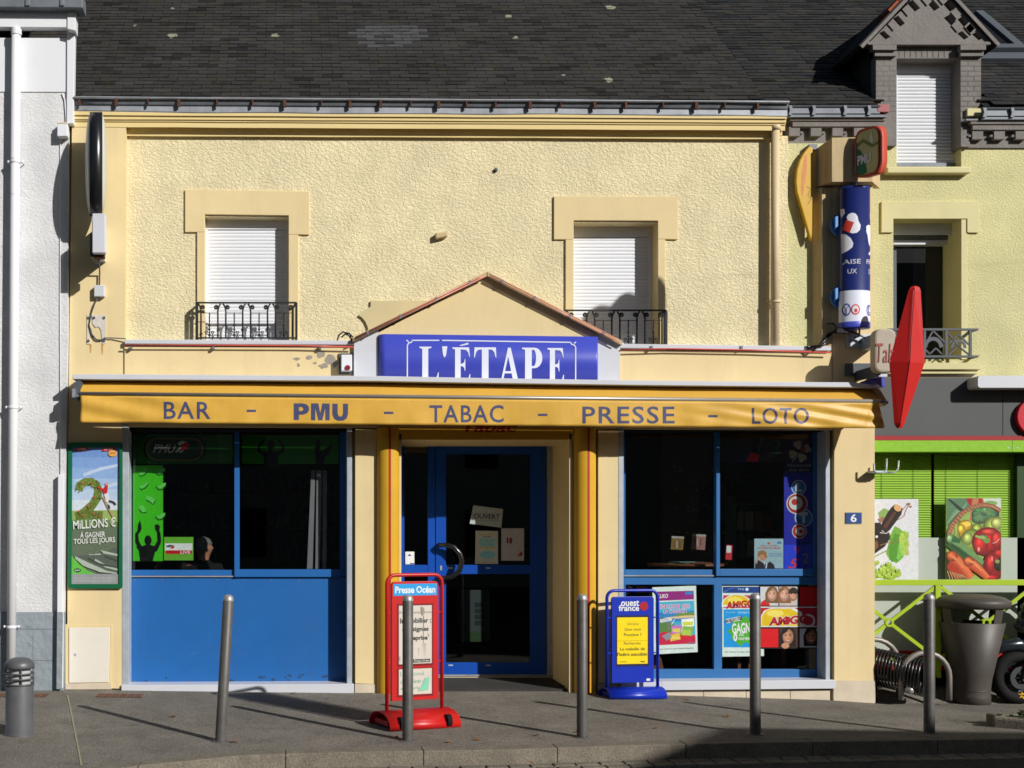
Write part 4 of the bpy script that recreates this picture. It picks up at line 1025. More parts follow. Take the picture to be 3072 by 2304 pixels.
# skylight
sk = MB(); c45 = Vector((0, math.cos(R(45)), math.sin(R(45)))); n45 = Vector((0, -math.sin(R(45)), math.cos(R(45)))); rb = Vector((0, -0.2, pz(314, -0.2)))
def on_roof(x, s, k): return rb + Vector((x, 0, 0)) + c45 * s + n45 * k
sx0, sx1, s0, s1 = P(2890, 0, 0.6).x + 0.05, P(3052, 120, 0.6).x + 0.1, 1.22, 2.3
def rbox(mb, xa, xb, sa, sb, k0, k1, m): mb.hexa([on_roof(x, s, k) for x in (xa, xb) for s in (sa, sb) for k in (k0, k1)], m)
al = M['iron_grey']
rbox(sk, sx0, sx1, s0 - 0.17, s0 - 0.01, 0.0, 0.05, M['iron_grey']); rbox(sk, sx0, sx1, s0, s0 + 0.10, 0.0, 0.10, al)
for k, (a, b) in enumerate(((sx1 - 0.09, sx1), (sx0, sx0 + 0.09))): rbox(sk, a, b, s0 + 0.101, s1, 0.0, 0.10, al)
rbox(sk, sx1 + 0.001, sx1 + 0.09, s0 - 0.17, s1, 0.0, 0.05, M['iron_grey'])
skl = sk.build('skylight', None, ng, bevel=0.004)
sk = MB(); rbox(sk, sx0 + 0.09, sx1 - 0.09, s0 + 0.1, s1, 0.03, 0.07, mat('skylight_glass', (0.012, 0.013, 0.014), 0.15, 0.4)); sk.build('pane', None, skl)
# shop front
YF = -0.17
fg = mat('grey_fascia_panel', (0.085, 0.088, 0.088), 0.6, 0.3, var=0.06, vscale=1.5, fine=0.04)
shop = MB(); shop.rect(2600, 1133.5, UE, 1307, YF, 0.25, fg); shop.rect(3008, 1136, 3009.5, 1306, YF - 0.0015, YF, M['dark'])
sf = shop.build('shop_fascia', None, ng)
mb = MB(); mb.rect(2600, 1307.4, UE, 1321, YF - 0.01, 0.2, ink(158, 28, 32)); mb.rect(2600, 1321.4, UE, 1355, YF - 0.02, 0.2, ink(138, 192, 28)); mb.rect(3037, 1321.4, 3038, 1355, YF - 0.0212, YF - 0.02, ink(90, 130, 20))
for u in (3025, 3053): mb.art(ell(u, 1343, 2.6, 2.6, 10), YF - 0.0215, M['steel'])
mb.build('sign_band', None, ng)
mb = MB(); mb.rect(2600, 1340, UE, 1352, YF + 0.001, 0.6, M['greybrown']); mb.build('soffit', None, ng)
YB = 0.05
def blind_strip(u0, u1, parent):
    mb = MB(); v = 1358; prof = []
    while v < 1965:
        a, b = pz(v, YB), pz(v + 7.2, YB)
        prof += [(YB + 0.012, a), (YB, a - (a - b) * 0.75), (YB + 0.003, a - (a - b) * 0.95)]; v += 7.2
    mb.extrude(prof, P(u0, 0, YB).x, P(u1, 0, YB).x, m=mat('green_blind_slats', lin((140, 180, 54)), 0.5, 0.3, var=0.04), caps=False)
    for u in range(int(u0) + 35, int(u1), 95): mb.rect(u, 1360, u + 1.2, 1960, YB - 0.003, YB - 0.001, ink(96, 140, 25))
    return mb.build('blind', None, parent)
mb = MB(); mb.rect(2600, 1350, 2622, 2030, 0.0, 0.1, M['zinc']); mb.rect(3052, 1350, 3075, 2030, 0.0, 0.1, ink(40, 70, 25)); mb.rect(2600, 1352, UE, 1362, 0.01, 0.12, ink(40, 60, 20))
swin = mb.build('shop_window', None, ng)
blind_strip(2610, 2794, swin); blind_strip(2803, 3052, swin); blind_strip(3078, UE, swin)
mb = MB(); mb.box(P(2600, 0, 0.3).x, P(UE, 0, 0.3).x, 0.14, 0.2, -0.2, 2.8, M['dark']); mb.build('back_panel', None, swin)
fz = glass_mat('frosted_film', (0.5, 0.5, 0.5)); 
frost = mat('frosted_window_film', lin((176, 184, 172)), 0.45, 0.3, var=0.05, vscale=3)
mb = MB(); mb.rect(2600, 1613, UE, 1953, 0.0, 0.006, frost); mb.build('frosted_film', None, swin)
mb = MB(); mb.rect(2600, 1953.3, UE, 2010, -0.04, 0.1, ink(172, 18, 26)); mb.rect(2600, 1972, UE, 1984, -0.047, -0.04, ink(160, 200, 40)); mb.build('window_base', None, swin)
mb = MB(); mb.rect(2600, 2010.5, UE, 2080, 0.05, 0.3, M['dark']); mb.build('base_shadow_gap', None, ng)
# white awning cassette over the shop
mb = MB(); yq = -0.35
mb.prism(rrect(2934, 1127, UE, 1163, 8), yq, YF, M['white_metal']); o = mb.build('awning_cassette', None)
shift_to(o, P(3200, 1145, -0.2)); tag(o, 'white closed awning cassette on the grey shop fascia beside the red carrot sign', 'awning')
mb = MB(); c = P(3110, 1250, YF - 0.03); mb.lathe([(0.0, -0.0)], c, 8) if False else None
mb.prism(ell(3108, 1250, 56, 56, 40), YF - 0.05, YF - 0.001, ink(200, 22, 44)); o = mb.build('round_shop_sign', None, bevel=0.008); shift_to(o, P(3108, 1250, YF))
tag(o, 'round red sign on the grey fascia at the right edge', 'sign')
# ================================================================ pediment and name sign over the door
ped = thing('pediment', 'cream gabled pediment with white side panels and pink neon tubes rising above the door awning', 'pediment', P(1462, 1130, -0.3))
YP = -0.36
mb = MB(); mb.prism([(1135, 998), (1462, 830), (1793, 1005), (1793, 1150), (1135, 1150)], YP, -0.12, M['cream']); mb.build('front_panel', None, ped)
mb = MB(); mb.prism([(1062, 1022), (1134.5, 985), (1134.5, 1150), (1062, 1150)], YP - 0.004, -0.12, M['white_metal']); mb.prism([(1793.5, 996), (1861, 1032), (1859, 1150), (1793.5, 1150)], YP - 0.004, -0.12, M['white_metal']); mb.build('side_panel', None, ped)
mb = MB()
gm = mat('clear_neon_cover', (0.55, 0.42, 0.34), 0.3, 0.5)
for a, b in (((1058, 1026), (1461, 829)), ((1463, 829), (1866, 1036))):
    mb.prism([(a[0], a[1] - 14), (b[0], b[1] - 14), (b[0], b[1] - 1), (a[0], a[1] - 1)], YP - 0.05, -0.12, M['concrete_cream'])
mb.build('verge', None, ped)
neon = mat('pink_neon_tube', lin((214, 140, 122)), 0.3, 0.5, var=0.05); neon2 = mat('red_neon_tube', lin((206, 84, 74)), 0.3, 0.5, var=0.05)
mb = MB()
for a, b in (((1064, 1022), (1458, 831)), ((1468, 831), (1860, 1030))):
    A, B = P(a[0], a[1] - 3, YP - 0.075), P(b[0], b[1] - 3, YP - 0.075); mb.tube([A, B], 0.006, 8, neon)
    A, B = P(a[0], a[1] - 9, YP - 0.075), P(b[0], b[1] - 9, YP - 0.075); mb.tube([A, A + (B - A) * 0.97], 0.005, 8, neon)
    for t in (0.1, 0.35, 0.62, 0.88): p = A + (B - A) * t; mb.box(p.x - 0.01, p.x + 0.01, YP - 0.08, YP - 0.04, p.z - 0.03, p.z + 0.01, M['zinc'])
mb.build('neon_tube', None, ped)
# neon along the copings (fixed to the building)
mb = MB()
mb.tube([P(374, 1035, YS - 0.075), P(700, 1036, YS - 0.075), P(900, 1037, YS - 0.075), P(1060, 1041, YS - 0.075)], 0.0075, 8, neon2)
mb.tube([P(1862, 1050, YS - 0.075), P(2010, 1046, YS - 0.075), P(2250, 1050, YS - 0.075), P(2492, 1058, YS - 0.075)], 0.0075, 8, neon2)
for u in (392, 640, 960, 1955, 2225, 2420): p = P(u, 1041, YS - 0.07); mb.box(p.x - 0.012, p.x + 0.012, YS - 0.07, YS - 0.02, p.z - 0.02, p.z + 0.012, M['zinc'])
mb.build('neon_tube', None, bar)
# loose cable and flood lamp box by the pediment
mb = MB()
for pts in ([(1012, 1020), (1016, 1006), (1030, 995), (1045, 1005), (1058, 1022)], [(1024, 1012), (1036, 1002), (1050, 1008), (1056, 1026)], [(1034, 998), (1048, 1000), (1060, 1014)]):
    mb.tube([P(u, v, YS - 0.06 - 0.02 * (i % 2)) for i, (u, v) in enumerate(pts)], 0.008, 6)
tag(shift_to(mb.build('cable', M['black']), P(1040, 1022, YS)), 'loose black cable loops where the left coping meets the pediment', 'cable')
al = thing('alarm_box', 'small white box with a red button on the fascia left of the pediment', 'alarm box', P(1040, 1110, YS - 0.02))
mb = MB(); mb.rect(1024, 1064, 1056, 1112, YS - 0.13, YS - 0.02); mb.build('case', M['white_pvc'], al, bevel=0.006)
mb = MB(); mb.prism(ell(1043, 1103, 8, 8, 16), YS - 0.14, YS - 0.13, ink(130, 28, 40)); mb.build('button', None, al)
mb = MB(); mb.rect(1017, 1060, 1062, 1122, YS - 0.04, YS - 0.0205); mb.build('backplate', M['iron_grey'], al)
# old blank sign panel half hidden behind the pediment
mb = MB(); pts = [(1112, 902), (1330, 902), (1330, 1040), (1105, 1040), (1105, 994), (1103, 980), (1096, 964), (1086, 952), (1076, 946), (1083, 938), (1093, 930), (1104, 924), (1112, 920)]
mb.prism(pts, YW - 0.025, YW - 0.002, mat('faded_panel', (0.60, 0.50, 0.28), 0.6, 0.2, var=0.04)); tag(shift_to(mb.build('old_sign_panel'), P(1200, 1000, YW)), 'faded blank cream panel with scalloped end behind the left slope of the pediment', 'panel')
# wall bits: vent and bolt
mb = MB(); mb.prism([(1306, 698), (1342, 694), (1344, 708), (1308, 716)], YW - 0.06, YW, M['concrete_cream']); tag(shift_to(mb.build('wall_vent', None, None, bevel=0.01), P(1325, 705, YW)), 'small cream vent hood on the stucco between the upper windows', 'vent')
mb = MB(); mb.lathe([(0, 0), (0.02, 0), (0.02, 0.02), (0, 0.02)], (0, 0, 0), 12); o = mb.build('wall_bolt', M['iron_grey']); o.location = P(1487, 511, YW); o.rotation_euler = (R(90), 0, 0); tag(o, 'tiny grey bolt alone on the stucco high above the pediment', 'bolt')

# the name sign: a box with rounded ends
ns = thing('name_sign', 'blue box sign with white serif lettering in front of the pediment', 'sign', P(1465, 1150, YP))
blue_sign = mat('sign_blue', lin((66, 76, 182)), 0.35, 0.4, var=0.03)
mb = MB(); yf = -0.43; n = 8
A, B = P(1137, 1002, yf), P(1795, 1010, yf); zt0, zt1 = P(1137, 1002, yf).z, P(1795, 1010, yf).z; zb = P(0, 1158, yf).z
prof = []
r = 0.07
for i in range(n + 1):
    a = R(180 + 90 * i / n); prof.append((A.x + r + r * math.cos(a), YP + r * math.sin(a), zt0))
for i in range(n + 1):
    a = R(270 + 90 * i / n); prof.append((B.x - 0.02 + 0.02 * math.cos(a), YP - 0.05 + 0.02 * math.sin(a), zt1))
prof.append((B.x, YP, zt1))
tops = [mb.bm.verts.new((x, y, z)) for x, y, z in prof]; bots = [mb.bm.verts.new((x, y, zb)) for x, y, z in prof]
for i in range(len(prof) - 1):
    f = mb.bm.faces.new([tops[i], bots[i], bots[i + 1], tops[i + 1]]); f.smooth = True
mb.bm.faces.new(tops); mb.bm.faces.new(bots[::-1])
mb.build('case', blue_sign, ns)
# hand drawn serif capitals, unit box: x right, y up
def serif(ch):
    S = 0.06
    if ch == 'L': return [[(0, 1), (.62, 1), (.62, .965), (.46, .945), (.46, .06), (.70, .07), (.86, .12), (.93, .22), (.97, .30), (1, .30), (.98, 0), (0, 0), (0, .035), (.15, .055), (.15, .945), (0, .965)]]
    if ch == 'E': return [[(0, 1), (.93, 1), (.97, .74), (.94, .74), (.88, .86), (.76, .93), (.46, .945), (.46, .55), (.58, .56), (.66, .60), (.69, .68), (.72, .68), (.72, .36), (.69, .36), (.66, .44), (.58, .48), (.46, .49), (.46, .055), (.76, .07), (.88, .13), (.96, .27), (1, .27), (.96, 0), (0, 0), (0, .035), (.15, .055), (.15, .945), (0, .965)]]
    if ch == 'T': return [[(.02, 1), (.98, 1), (1, .72), (.97, .72), (.91, .86), (.82, .93), (.65, .945), (.65, .055), (.80, .035), (.80, 0), (.2, 0), (.2, .035), (.35, .055), (.35, .945), (.18, .93), (.09, .86), (.03, .72), (0, .72)]]
    if ch == 'A': return [[(.44, 1), (.56, 1), (.91, .055), (1, .035), (1, 0), (.56, 0), (.56, .035), (.68, .055), (.60, .30), (.29, .30), (.21, .055), (.32, .035), (.32, 0), (0, 0), (0, .035), (.12, .06)]], [[(.31, .36), (.58, .36), (.45, .76)]]
    if ch == 'P':
        outer = [(0, 1), (.62, 1)] + [(.62 + .38 * math.sin(R(a)), .72 + .28 * math.cos(R(a))) for a in range(20, 181, 20)] + [(.48, .44), (.48, .055), (.66, .035), (.66, 0), (0, 0), (0, .035), (.15, .055), (.15, .945), (0, .965)]
        inner = [(.48, .94), (.58, .94)] + [(.58 + .11 * math.sin(R(a)), .72 + .22 * math.cos(R(a))) for a in range(20, 161, 20)] + [(.58, .50), (.48, .50)]
        return [outer], [inner]
wp = mat('sign_white', lin((222, 226, 240)), 0.4, 0.35, var=0.02)
mb = MB(); 
def serif_px(mb, ch, u0, v0, u1, v1, y):
    r_ = serif(ch); outs, holes = (r_ if isinstance(r_, tuple) else (r_, []))
    f = lambda p: (u0 + p[0] * (u1 - u0), v1 - p[1] * (v1 - v0))
    mb.plate([f(p) for p in outs[0]], [[f(p) for p in h] for h in holes], y, y + 0.003, wp)
for ch, u0, u1, dv in (('L', 1258, 1316, 0), ('E', 1357, 1411, 2), ('T', 1422, 1489, 2), ('A', 1494, 1562, 3), ('P', 1566, 1627, 3), ('E', 1642, 1692, 4)):
    serif_px(mb, ch, u0, 1040 + dv, u1, 1150 + dv, -0.434)
mb.prism([(1326, 1039), (1342, 1039), (1338, 1066), (1333, 1073), (1329, 1064)], -0.434, -0.4302, wp); mb.prism([(1378, 1036), (1404, 1028), (1406, 1033), (1382, 1038)], -0.434, -0.4302, wp)
mb.build('lettering', None, ns)
mb = MB()
for q in ([(1237, 1021), (1318, 1021)], [(1326, 1021), (1712, 1027)], [(1222, 1036), (1222, 1158)], [(1727, 1042), (1727, 1158)], [(1222, 1036), (1226, 1029), (1234, 1027), (1237, 1021)], [(1712, 1027), (1715, 1033), (1723, 1035), (1727, 1042)], [(1237, 1147), (1712, 1149)], [(1219, 1020), (1226, 1026)], [(1722, 1030), (1728, 1026)]):
    mb.prism(band(q, 3.4), -0.433, -0.4302, wp)
mb.build('border_line', None, ns)

# ================================================================ awning
aw = thing('awning', 'closed orange yellow awning with blue lettering on its valance over the whole shop front', 'awning', P(1450, 1270, -0.5))
mb = MB()
hood = [(217, 1123), (300, 1122), (800, 1126), (1140, 1128), (1400, 1133), (1900, 1141), (2400, 1146), (2560, 1147), (2600, 1151), (2636, 1160), (2640, 1166), (2590, 1162), (2400, 1160), (1900, 1155), (1400, 1148), (1140, 1143), (800, 1141), (300, 1138), (217, 1137)]
mb.prism(hood, -0.62, -0.34, M['white_metal']); mb.build('hood', None, aw, bevel=0.004)
oran = mat('orange_awning_cloth', (0.62, 0.35, 0.05), 0.45, 0.45, var=0.06, vscale=2.5, dirt=0.1, dirtcol=(0.4, 0.2, 0.03))
def top_line(u): return 1187 + (u - 242) * (1209 - 1187) / (2636 - 242)
def bot_line(u): return 1267 + (u - 242) * (1285 - 1267) / (2655 - 242)
def fabric(rows, ncol, m, name, smooth=True):
    mb = MB(); g = []
    for r in rows:
        g.append([mb.bm.verts.new(r(i / ncol)) for i in range(ncol + 1)])
    for a, b in zip(g, g[1:]):
        for i in range(ncol):
            f = mb.bm.faces.new([a[i], a[i + 1], b[i + 1], b[i]]); f.smooth = smooth
    return mb.build(name, m, aw)
fabric([lambda t: P(240 + t * 2385, 1139 + t * 24, -0.46), lambda t: P(240 + t * 2390, 1150 + t * 24, -0.54 - 0.004 * math.sin(t * 40)), lambda t: P(241 + t * 2393, 1172 + t * 24, -0.615), lambda t: P(242 + t * 2394, 1182 + t * 22, -0.63)], 60, oran, 'cloth')
mb = MB(); A, B = P(236, 1181, -0.66), P(2640, 1204, -0.66); mb.tube([A, B], 0.02, 10); mb.build('front_bar', mat('anodised_bar', (0.36, 0.33, 0.29), 0.4, 0.4, 0.5, var=0.1), aw)
VB = 0.075
def val_y(u, v):
    t = max(0, min(1, (v - top_line(u)) / (bot_line(u) - top_line(u))))
    y = -0.745 - 0.010 * math.sin(u * 0.011) * t - 0.006 * math.sin(u * 0.027 + v * 0.02) * t - 0.005 * math.sin(u * 0.06 + 1.3) * t * t
    # diagonal pull folds towards both ends
    if u > 2000: k = min(1, (u - 2000) / 500); y -= 0.011 * k * math.sin((v - top_line(u)) * 0.17 + (2655 - u) * 0.030) * (0.35 + 0.65 * (1 - abs(2 * t - 1)))
    if u < 700: k = min(1, (700 - u) / 400); y -= 0.010 * k * math.sin((v - top_line(u)) * 0.10 - (u - 242) * 0.022)
    y -= 0.012 * max(0, (u - 2560) / 95) ** 2 * math.sin(u * 0.28 + v * 0.1) 
    return y + VB
mb = MB(); nc, nr = 320, 12; g = []
for j in range(nr + 1):
    row = []
    for i in range(nc + 1):
        t = i / nc; s = j / nr
        ul = 242 - 1 * s; ur = 2636 + 19 * s; u = ul + (ur - ul) * t; v = top_line(u) + (bot_line(u) - top_line(u)) * s
        row.append(mb.bm.verts.new(P(u, v, val_y(u, v))))
    g.append(row)
for a, b in zip(g, g[1:]):
    for i in range(nc):
        f = mb.bm.faces.new([a[i], a[i + 1], b[i + 1], b[i]]); f.smooth = True
valm = mat('orange_valance_pvc', (0.66, 0.38, 0.055), 0.45, 0.4, var=0.08, vscale=3.0, dirt=0.3, dirtcol=(0.38, 0.22, 0.05), dscale=2.5, streak=True, fine=0.04)
val = mb.build('valance', valm, aw)
sl = val.modifiers.new('thickness', 'SOLIDIFY'); sl.thickness = 0.002; sl.offset = 1
tb = ink(74, 78, 112)
mb = MB()
for s, q, b in (('BAR', (491, 1205, 632, 1257), 0.012), ('TABAC', (1288, 1215, 1511, 1268), 0.012), ('PRESSE', (1747, 1219, 2024, 1271), 0.012), ('LOTO', (2256, 1223, 2427, 1272), 0.012)):
    # split fitting so the wave is followed glyph by glyph
    mb.text(s, q, 0, tb, bold=b, yfun=val_y, space=1.12 if b < 0.05 else 1.0)
def fatp(outer, holes=()):
    L2 = [list(outer)] + [list(h) for h in holes]; fl_ = [p for l in L2 for p in l]; vs = [mb.bm.verts.new(P(u, v, val_y(u, v) - 0.003)) for u, v in fl_]
    for t in tessellate_polygon([[Vector((u, -v, 0)) for u, v in l] for l in L2]):
        f = mb.bm.faces.new([vs[i] for i in t]); f.material_index = mb.mi(tb)
fatp([(881, 1210), (908, 1210), (920, 1213), (927, 1221), (927, 1231), (921, 1240), (909, 1244), (897, 1244), (897, 1260), (881, 1260)], [[(897, 1221), (906, 1221), (911, 1227), (906, 1233), (897, 1233)]])
fatp([(933, 1210), (955, 1210), (961, 1240), (967, 1210), (989, 1211), (989, 1261), (976, 1261), (976, 1224), (967, 1261), (955, 1261), (946, 1224), (946, 1261), (933, 1261)])
fatp([(997, 1211), (1013, 1211), (1013, 1240), (1016, 1248), (1021, 1250), (1026, 1248), (1029, 1240), (1029, 1211), (1044, 1211), (1044, 1242), (1040, 1255), (1030, 1262), (1012, 1262), (1002, 1256), (997, 1244)])
for u, v in ((740, 1232), (1152, 1238), (1614, 1244), (2125, 1248)):
    for k in range(4):
        a, b2 = u + 7 * k, u + 7 * k + 7.02
        mb.face([P(uu, vv, val_y(uu, vv) - 0.003) for uu, vv in ((a, v - 3), (b2, v - 3), (b2, v + 4), (a, v + 4))], tb)
for ax, lo_, hi_, st_p in ((0, -3.4, 6.4, 0.05), (2, 2.4, 3.4, 0.02)):
    q = lo_
    while q < hi_:
        co = Vector((q, 0, 0)) if ax == 0 else Vector((0, 0, q)); no = Vector((1, 0, 0)) if ax == 0 else Vector((0, 0, 1))
        bmesh.ops.bisect_plane(mb.bm, geom=mb.bm.verts[:] + mb.bm.edges[:] + mb.bm.faces[:], plane_co=co, plane_no=no); q += st_p
for v_ in mb.bm.verts:
    s_v = (D + v_.co.y) / F; v_.co.y = val_y(U0 + v_.co.x / s_v, V0 - (v_.co.z - H) / s_v) - 0.003
mb.build('lettering', None, val, recalc=False)
mb = MB()
mb.prism([(222, 1148), (238, 1140), (246, 1146), (240, 1172), (230, 1196), (216, 1190)], -0.63, -0.34, M['iron_grey']); mb.tube([P(221, 1195, -0.63), P(236, 1184, -0.66)], 0.016, 8, M['zinc']); mb.rect(216, 1166, 226, 1192, -0.66, -0.4, M['zinc_bright'])
mb.prism([(2628, 1166), (2640, 1168), (2662, 1205), (2655, 1218), (2634, 1204)], -0.61, -0.34, mat('worn_bracket', (0.40, 0.28, 0.13), 0.6, 0.3, var=0.3, vscale=20)); mb.tube([P(2636, 1205, -0.66), P(2662, 1208, -0.65)], 0.018, 8, M['zinc'])
mb.build('end_bracket', None, aw)
mb = MB(); mb.prism([(2616, 1136), (2652, 1130), (2656, 1160), (2640, 1158)], -0.52, -0.3, blue_sign); mb.prism([(2636, 1121), (2662, 1121), (2662, 1130), (2638, 1130)], -0.45, -0.13, M['white_metal']); tag(shift_to(mb.build('blue_end_cap'), P(2635, 1145, -0.4)), 'small blue and white cap at the right end of the awning below the carrot sign', 'end cap')

# ================================================================ projecting signs
# oval disc sign on the left, seen edge on
os_ = thing('oval_sign', 'black rimmed oval projecting sign seen edge on, high on the left pilaster', 'sign', P(290, 650, -0.6))
cx = P(288, 0, -0.60).x; cz = (P(0, 336, -0.62).z + P(0, 646, -0.62).z) / 2; rz = (P(0, 336, -0.62).z - P(0, 646, -0.62).z) / 2; cy, ry = -0.60, 0.24
mb = MB(); n = 56; tk = 0.062
ray = (P(289, 0, 0).x) / D
def oval(k, x): return [mb.bm.verts.new((x + ray * ry * k * math.cos(2 * math.pi * i / n), cy + ry * k * math.cos(2 * math.pi * i / n), cz + rz * k * math.sin(2 * math.pi * i / n))) for i in range(n)]
rings = [oval(.95, cx - tk), oval(1, cx - tk), oval(1, cx + tk), oval(.95, cx + tk)]
for a, b in zip(rings, rings[1:]):
    for i in range(n):
        f = mb.bm.faces.new([a[i], a[(i + 1) % n], b[(i + 1) % n], b[i]]); f.smooth = abs(a[0].co.x - b[0].co.x) > 0.02
mb.build('rim', M['black'], os_)
for sg in (-1, 1):
    mb = MB(); prev = None
    for q in range(7):
        t = q / 6; k = math.cos(t * math.pi / 2) * 0.955; x = cx + sg * (tk - 0.004 + 0.05 * math.sin(t * math.pi / 2))
        ring = oval(max(k, 0.001), x)
        if prev:
            for i in range(n):
                f = mb.bm.faces.new([prev[i], prev[(i + 1) % n], ring[(i + 1) % n], ring[i]]); f.smooth = True
        prev = ring
    mb.build('face', mat('sign_opal_plastic', (0.55, 0.55, 0.47), 0.35, 0.4, var=0.05), os_)
mb = MB(); mb.rect(277, 640, 316, 758, -0.78, -0.70); mb.build('ballast_box', M['white_metal'], os_, bevel=0.006)
mb = MB(); mb.rect(279, 752, 312, 772, -0.70, -0.62, M['rust']); mb.rect(270, 700, 284, 770, -0.66, -0.3, M['iron_grey']); mb.rect(276, 650, 300, 760, -0.66, YS, M['white_metal']); mb.build('bracket', None, os_)
jb = thing('junction_box', 'grey square junction box on the left pilaster with a cable hanging below the oval sign', 'junction box', P(297, 872, YS))
mb = MB(); mb.rect(282, 855, 313, 889, YS - 0.06, YS); mb.build('case', M['white_metal'], jb, bevel=0.006)
mb = MB(); mb.tube([P(298, 770, -0.5), P(299, 820, YS - 0.03), P(298, 856, YS - 0.03)], 0.008, 6); mb.tube([P(296, 888, YS - 0.03), P(284, 912, YS - 0.03), P(274, 940, YS - 0.02), P(268, 975, YS - 0.02), P(274, 1000, YS - 0.02), P(288, 1018, YS - 0.02), P(304, 1020, YS - 0.02), P(314, 1014, YS - 0.02), P(340, 1014, YS - 0.02), P(378, 1016, YS - 0.04)], 0.006, 6)
mb.tube([P(272, 985, YS - 0.012), P(278, 1010, YS - 0.012), P(292, 1023, YS - 0.012), P(312, 1018, YS - 0.012)], 0.005, 6); mb.build('cable', M['iron_grey'], jb)
mp_ = thing('mounting_plate', 'old white mounting plates with rust streaks on the left pilaster behind the cable', 'bracket', P(290, 1000, YS))
mb = MB(); mb.rect(261, 944, 270, 1032, YS - 0.008, YS); mb.prism([(276, 946), (318, 944), (317, 1030), (307, 1032), (303, 990), (296, 980), (286, 982), (278, 972)], YS - 0.008, YS)
mb.build('plate', mat('old_white_paint', (0.60, 0.56, 0.5), 0.7, 0.2, var=0.12, vscale=15), mp_)
mb = MB()
for u, v in ((266, 953), (282, 953), (312, 953), (265, 1022), (312, 1022)): mb.prism(ell(u, v, 4, 4, 8), YS - 0.016, YS - 0.008)
mb.build('bolt', M['iron_grey'], mp_)
mb = MB(); rs = mat('rust_stain', (0.52, 0.28, 0.09), 0.85, 0.1, var=0.2, vscale=20)
for u, v, l in ((271, 1033, 26), (306, 1033, 30)): mb.art([(u - 3, v), (u + 4, v), (u + 2, v + l), (u - 1, v + l)], YS - 0.001, rs)
mb.build('rust_stain', None, mp_)

# betting sign: rounded box, perpendicular to the wall
bs = thing('betting_sign', 'green and cream projecting sign with red rim on the right wing, above the blue cylinder', 'sign', P(2610, 530, -0.9))
X0, Y0, Y1 = P(2563, 0, -0.45).x, -0.45, -0.66
zt, zb = P(0, 383, -0.56).z, P(0, 528, -0.56).z
def xyz(x, a, b): return (x + 0.62 * (Y0 - Y1) * a, Y0 + (Y1 - Y0) * a, zb + (zt - zb) * b)   # the sign is turned towards the street
def rr_yz(i, r=0.26, n=6):
    out = []
    for ca, cb, a0 in ((1 - r, 1 - r, 0), (r, 1 - r, 90), (r, r, 180), (1 - r, r, 270)):
        for k in range(n + 1):
            t = R(a0 + 90 * k / n); out.append((ca + (r - i) * math.cos(t), cb + (r - i) * math.sin(t)))
    return out
mb = MB(); th = 0.085
def loop(x, i): return [mb.bm.verts.new(xyz(x, a, b)) for a, b in rr_yz(i)]
Ls = [loop(X0 + 0.01, 0.035), loop(X0, 0.0), loop(X0 + th, 0.0), loop(X0 + th - 0.01, 0.035)]
for a, b in zip(Ls, Ls[1:]):
    for i in range(len(a)):
        f = mb.bm.faces.new([a[i], a[(i + 1) % len(a)], b[(i + 1) % len(a)], b[i]]); f.smooth = True
mb.bm.faces.new(Ls[0]); mb.bm.faces.new(Ls[-1])
mb.build('case', ink(196, 80, 58), bs)
mb = MB()
def yzface(pts, x, m):
    vs = [mb.bm.verts.new(xyz(x, a, b)) for a, b in pts]
    for t in tessellate_polygon([[Vector((a, b, 0)) for a, b in pts]]):
        f = mb.bm.faces.new([vs[i] for i in t]); f.material_index = mb.mi(m)
yzface(rr_yz(0.05), X0 + 0.007, ink(196, 190, 135)); yzface([(.05, .08), (.05, .62), (.2, .60), (.42, .40), (.50, .08), (.3, .05)], X0 + 0.005, ink(30, 112, 72)); yzface([(.05, .72), (.35, .80), (.75, .62), (.95, .66), (.95, .60), (.72, .56), (.35, .72), (.05, .64)], X0 + 0.004, ink(120, 130, 60))
yzface([(.60, .72), (.68, .92), (.78, .70), (.70, .64)], X0 + 0.003, ink(220, 218, 208))
vs, fs = text_mesh('PMU', 0.03)
tv = [mb.bm.verts.new(xyz(X0 + 0.002, 0.12 + x * 0.55, 0.27 + y * 0.2)) for x, y in vs]
for f in fs:
    g = mb.bm.faces.new([tv[i] for i in f]); g.material_index = mb.mi(wp)
mb.build('face', None, bs, recalc=False)
mb = MB(); mb.box(X0 + 0.01, X0 + 0.075, -0.47, -0.40, zb + 0.06, zt - 0.12, M['zinc']); mb.build('bracket', None, bs)

# lottery cylinder
lc = thing('lottery_cylinder', 'blue lottery cylinder sign with white clover leaves hanging in front of the right pilaster', 'sign', P(2563, 983, -0.5))
CY = -0.40; cc = P(2563, 700, CY); cr = 46 * (D + CY) / F
def cz_(v): return P(0, v, CY - 0.06).z
mb = MB()
mb.lathe([(0, cz_(983)), (cr * 0.98, cz_(983)), (cr, cz_(980)), (cr, cz_(966)), (cr * 0.985, cz_(965))], (cc.x, CY, 0), 40, blue_sign, sy=0.6)
mb.lathe([(cr * 0.985, cz_(965)), (cr * 0.985, cz_(872))], (cc.x, CY, 0), 40, wp, sy=0.6)
navy = mat('cylinder_navy', lin((28, 42, 110)), 0.3, 0.45, var=0.03)
mb.lathe([(cr * 0.985, cz_(872)), (cr * 0.985, cz_(566)), (cr, cz_(565)), (cr, cz_(558)), (0, cz_(558))], (cc.x, CY, 0), 40, navy, sy=0.6)
mb.build('tube', None, lc)
mb = MB()
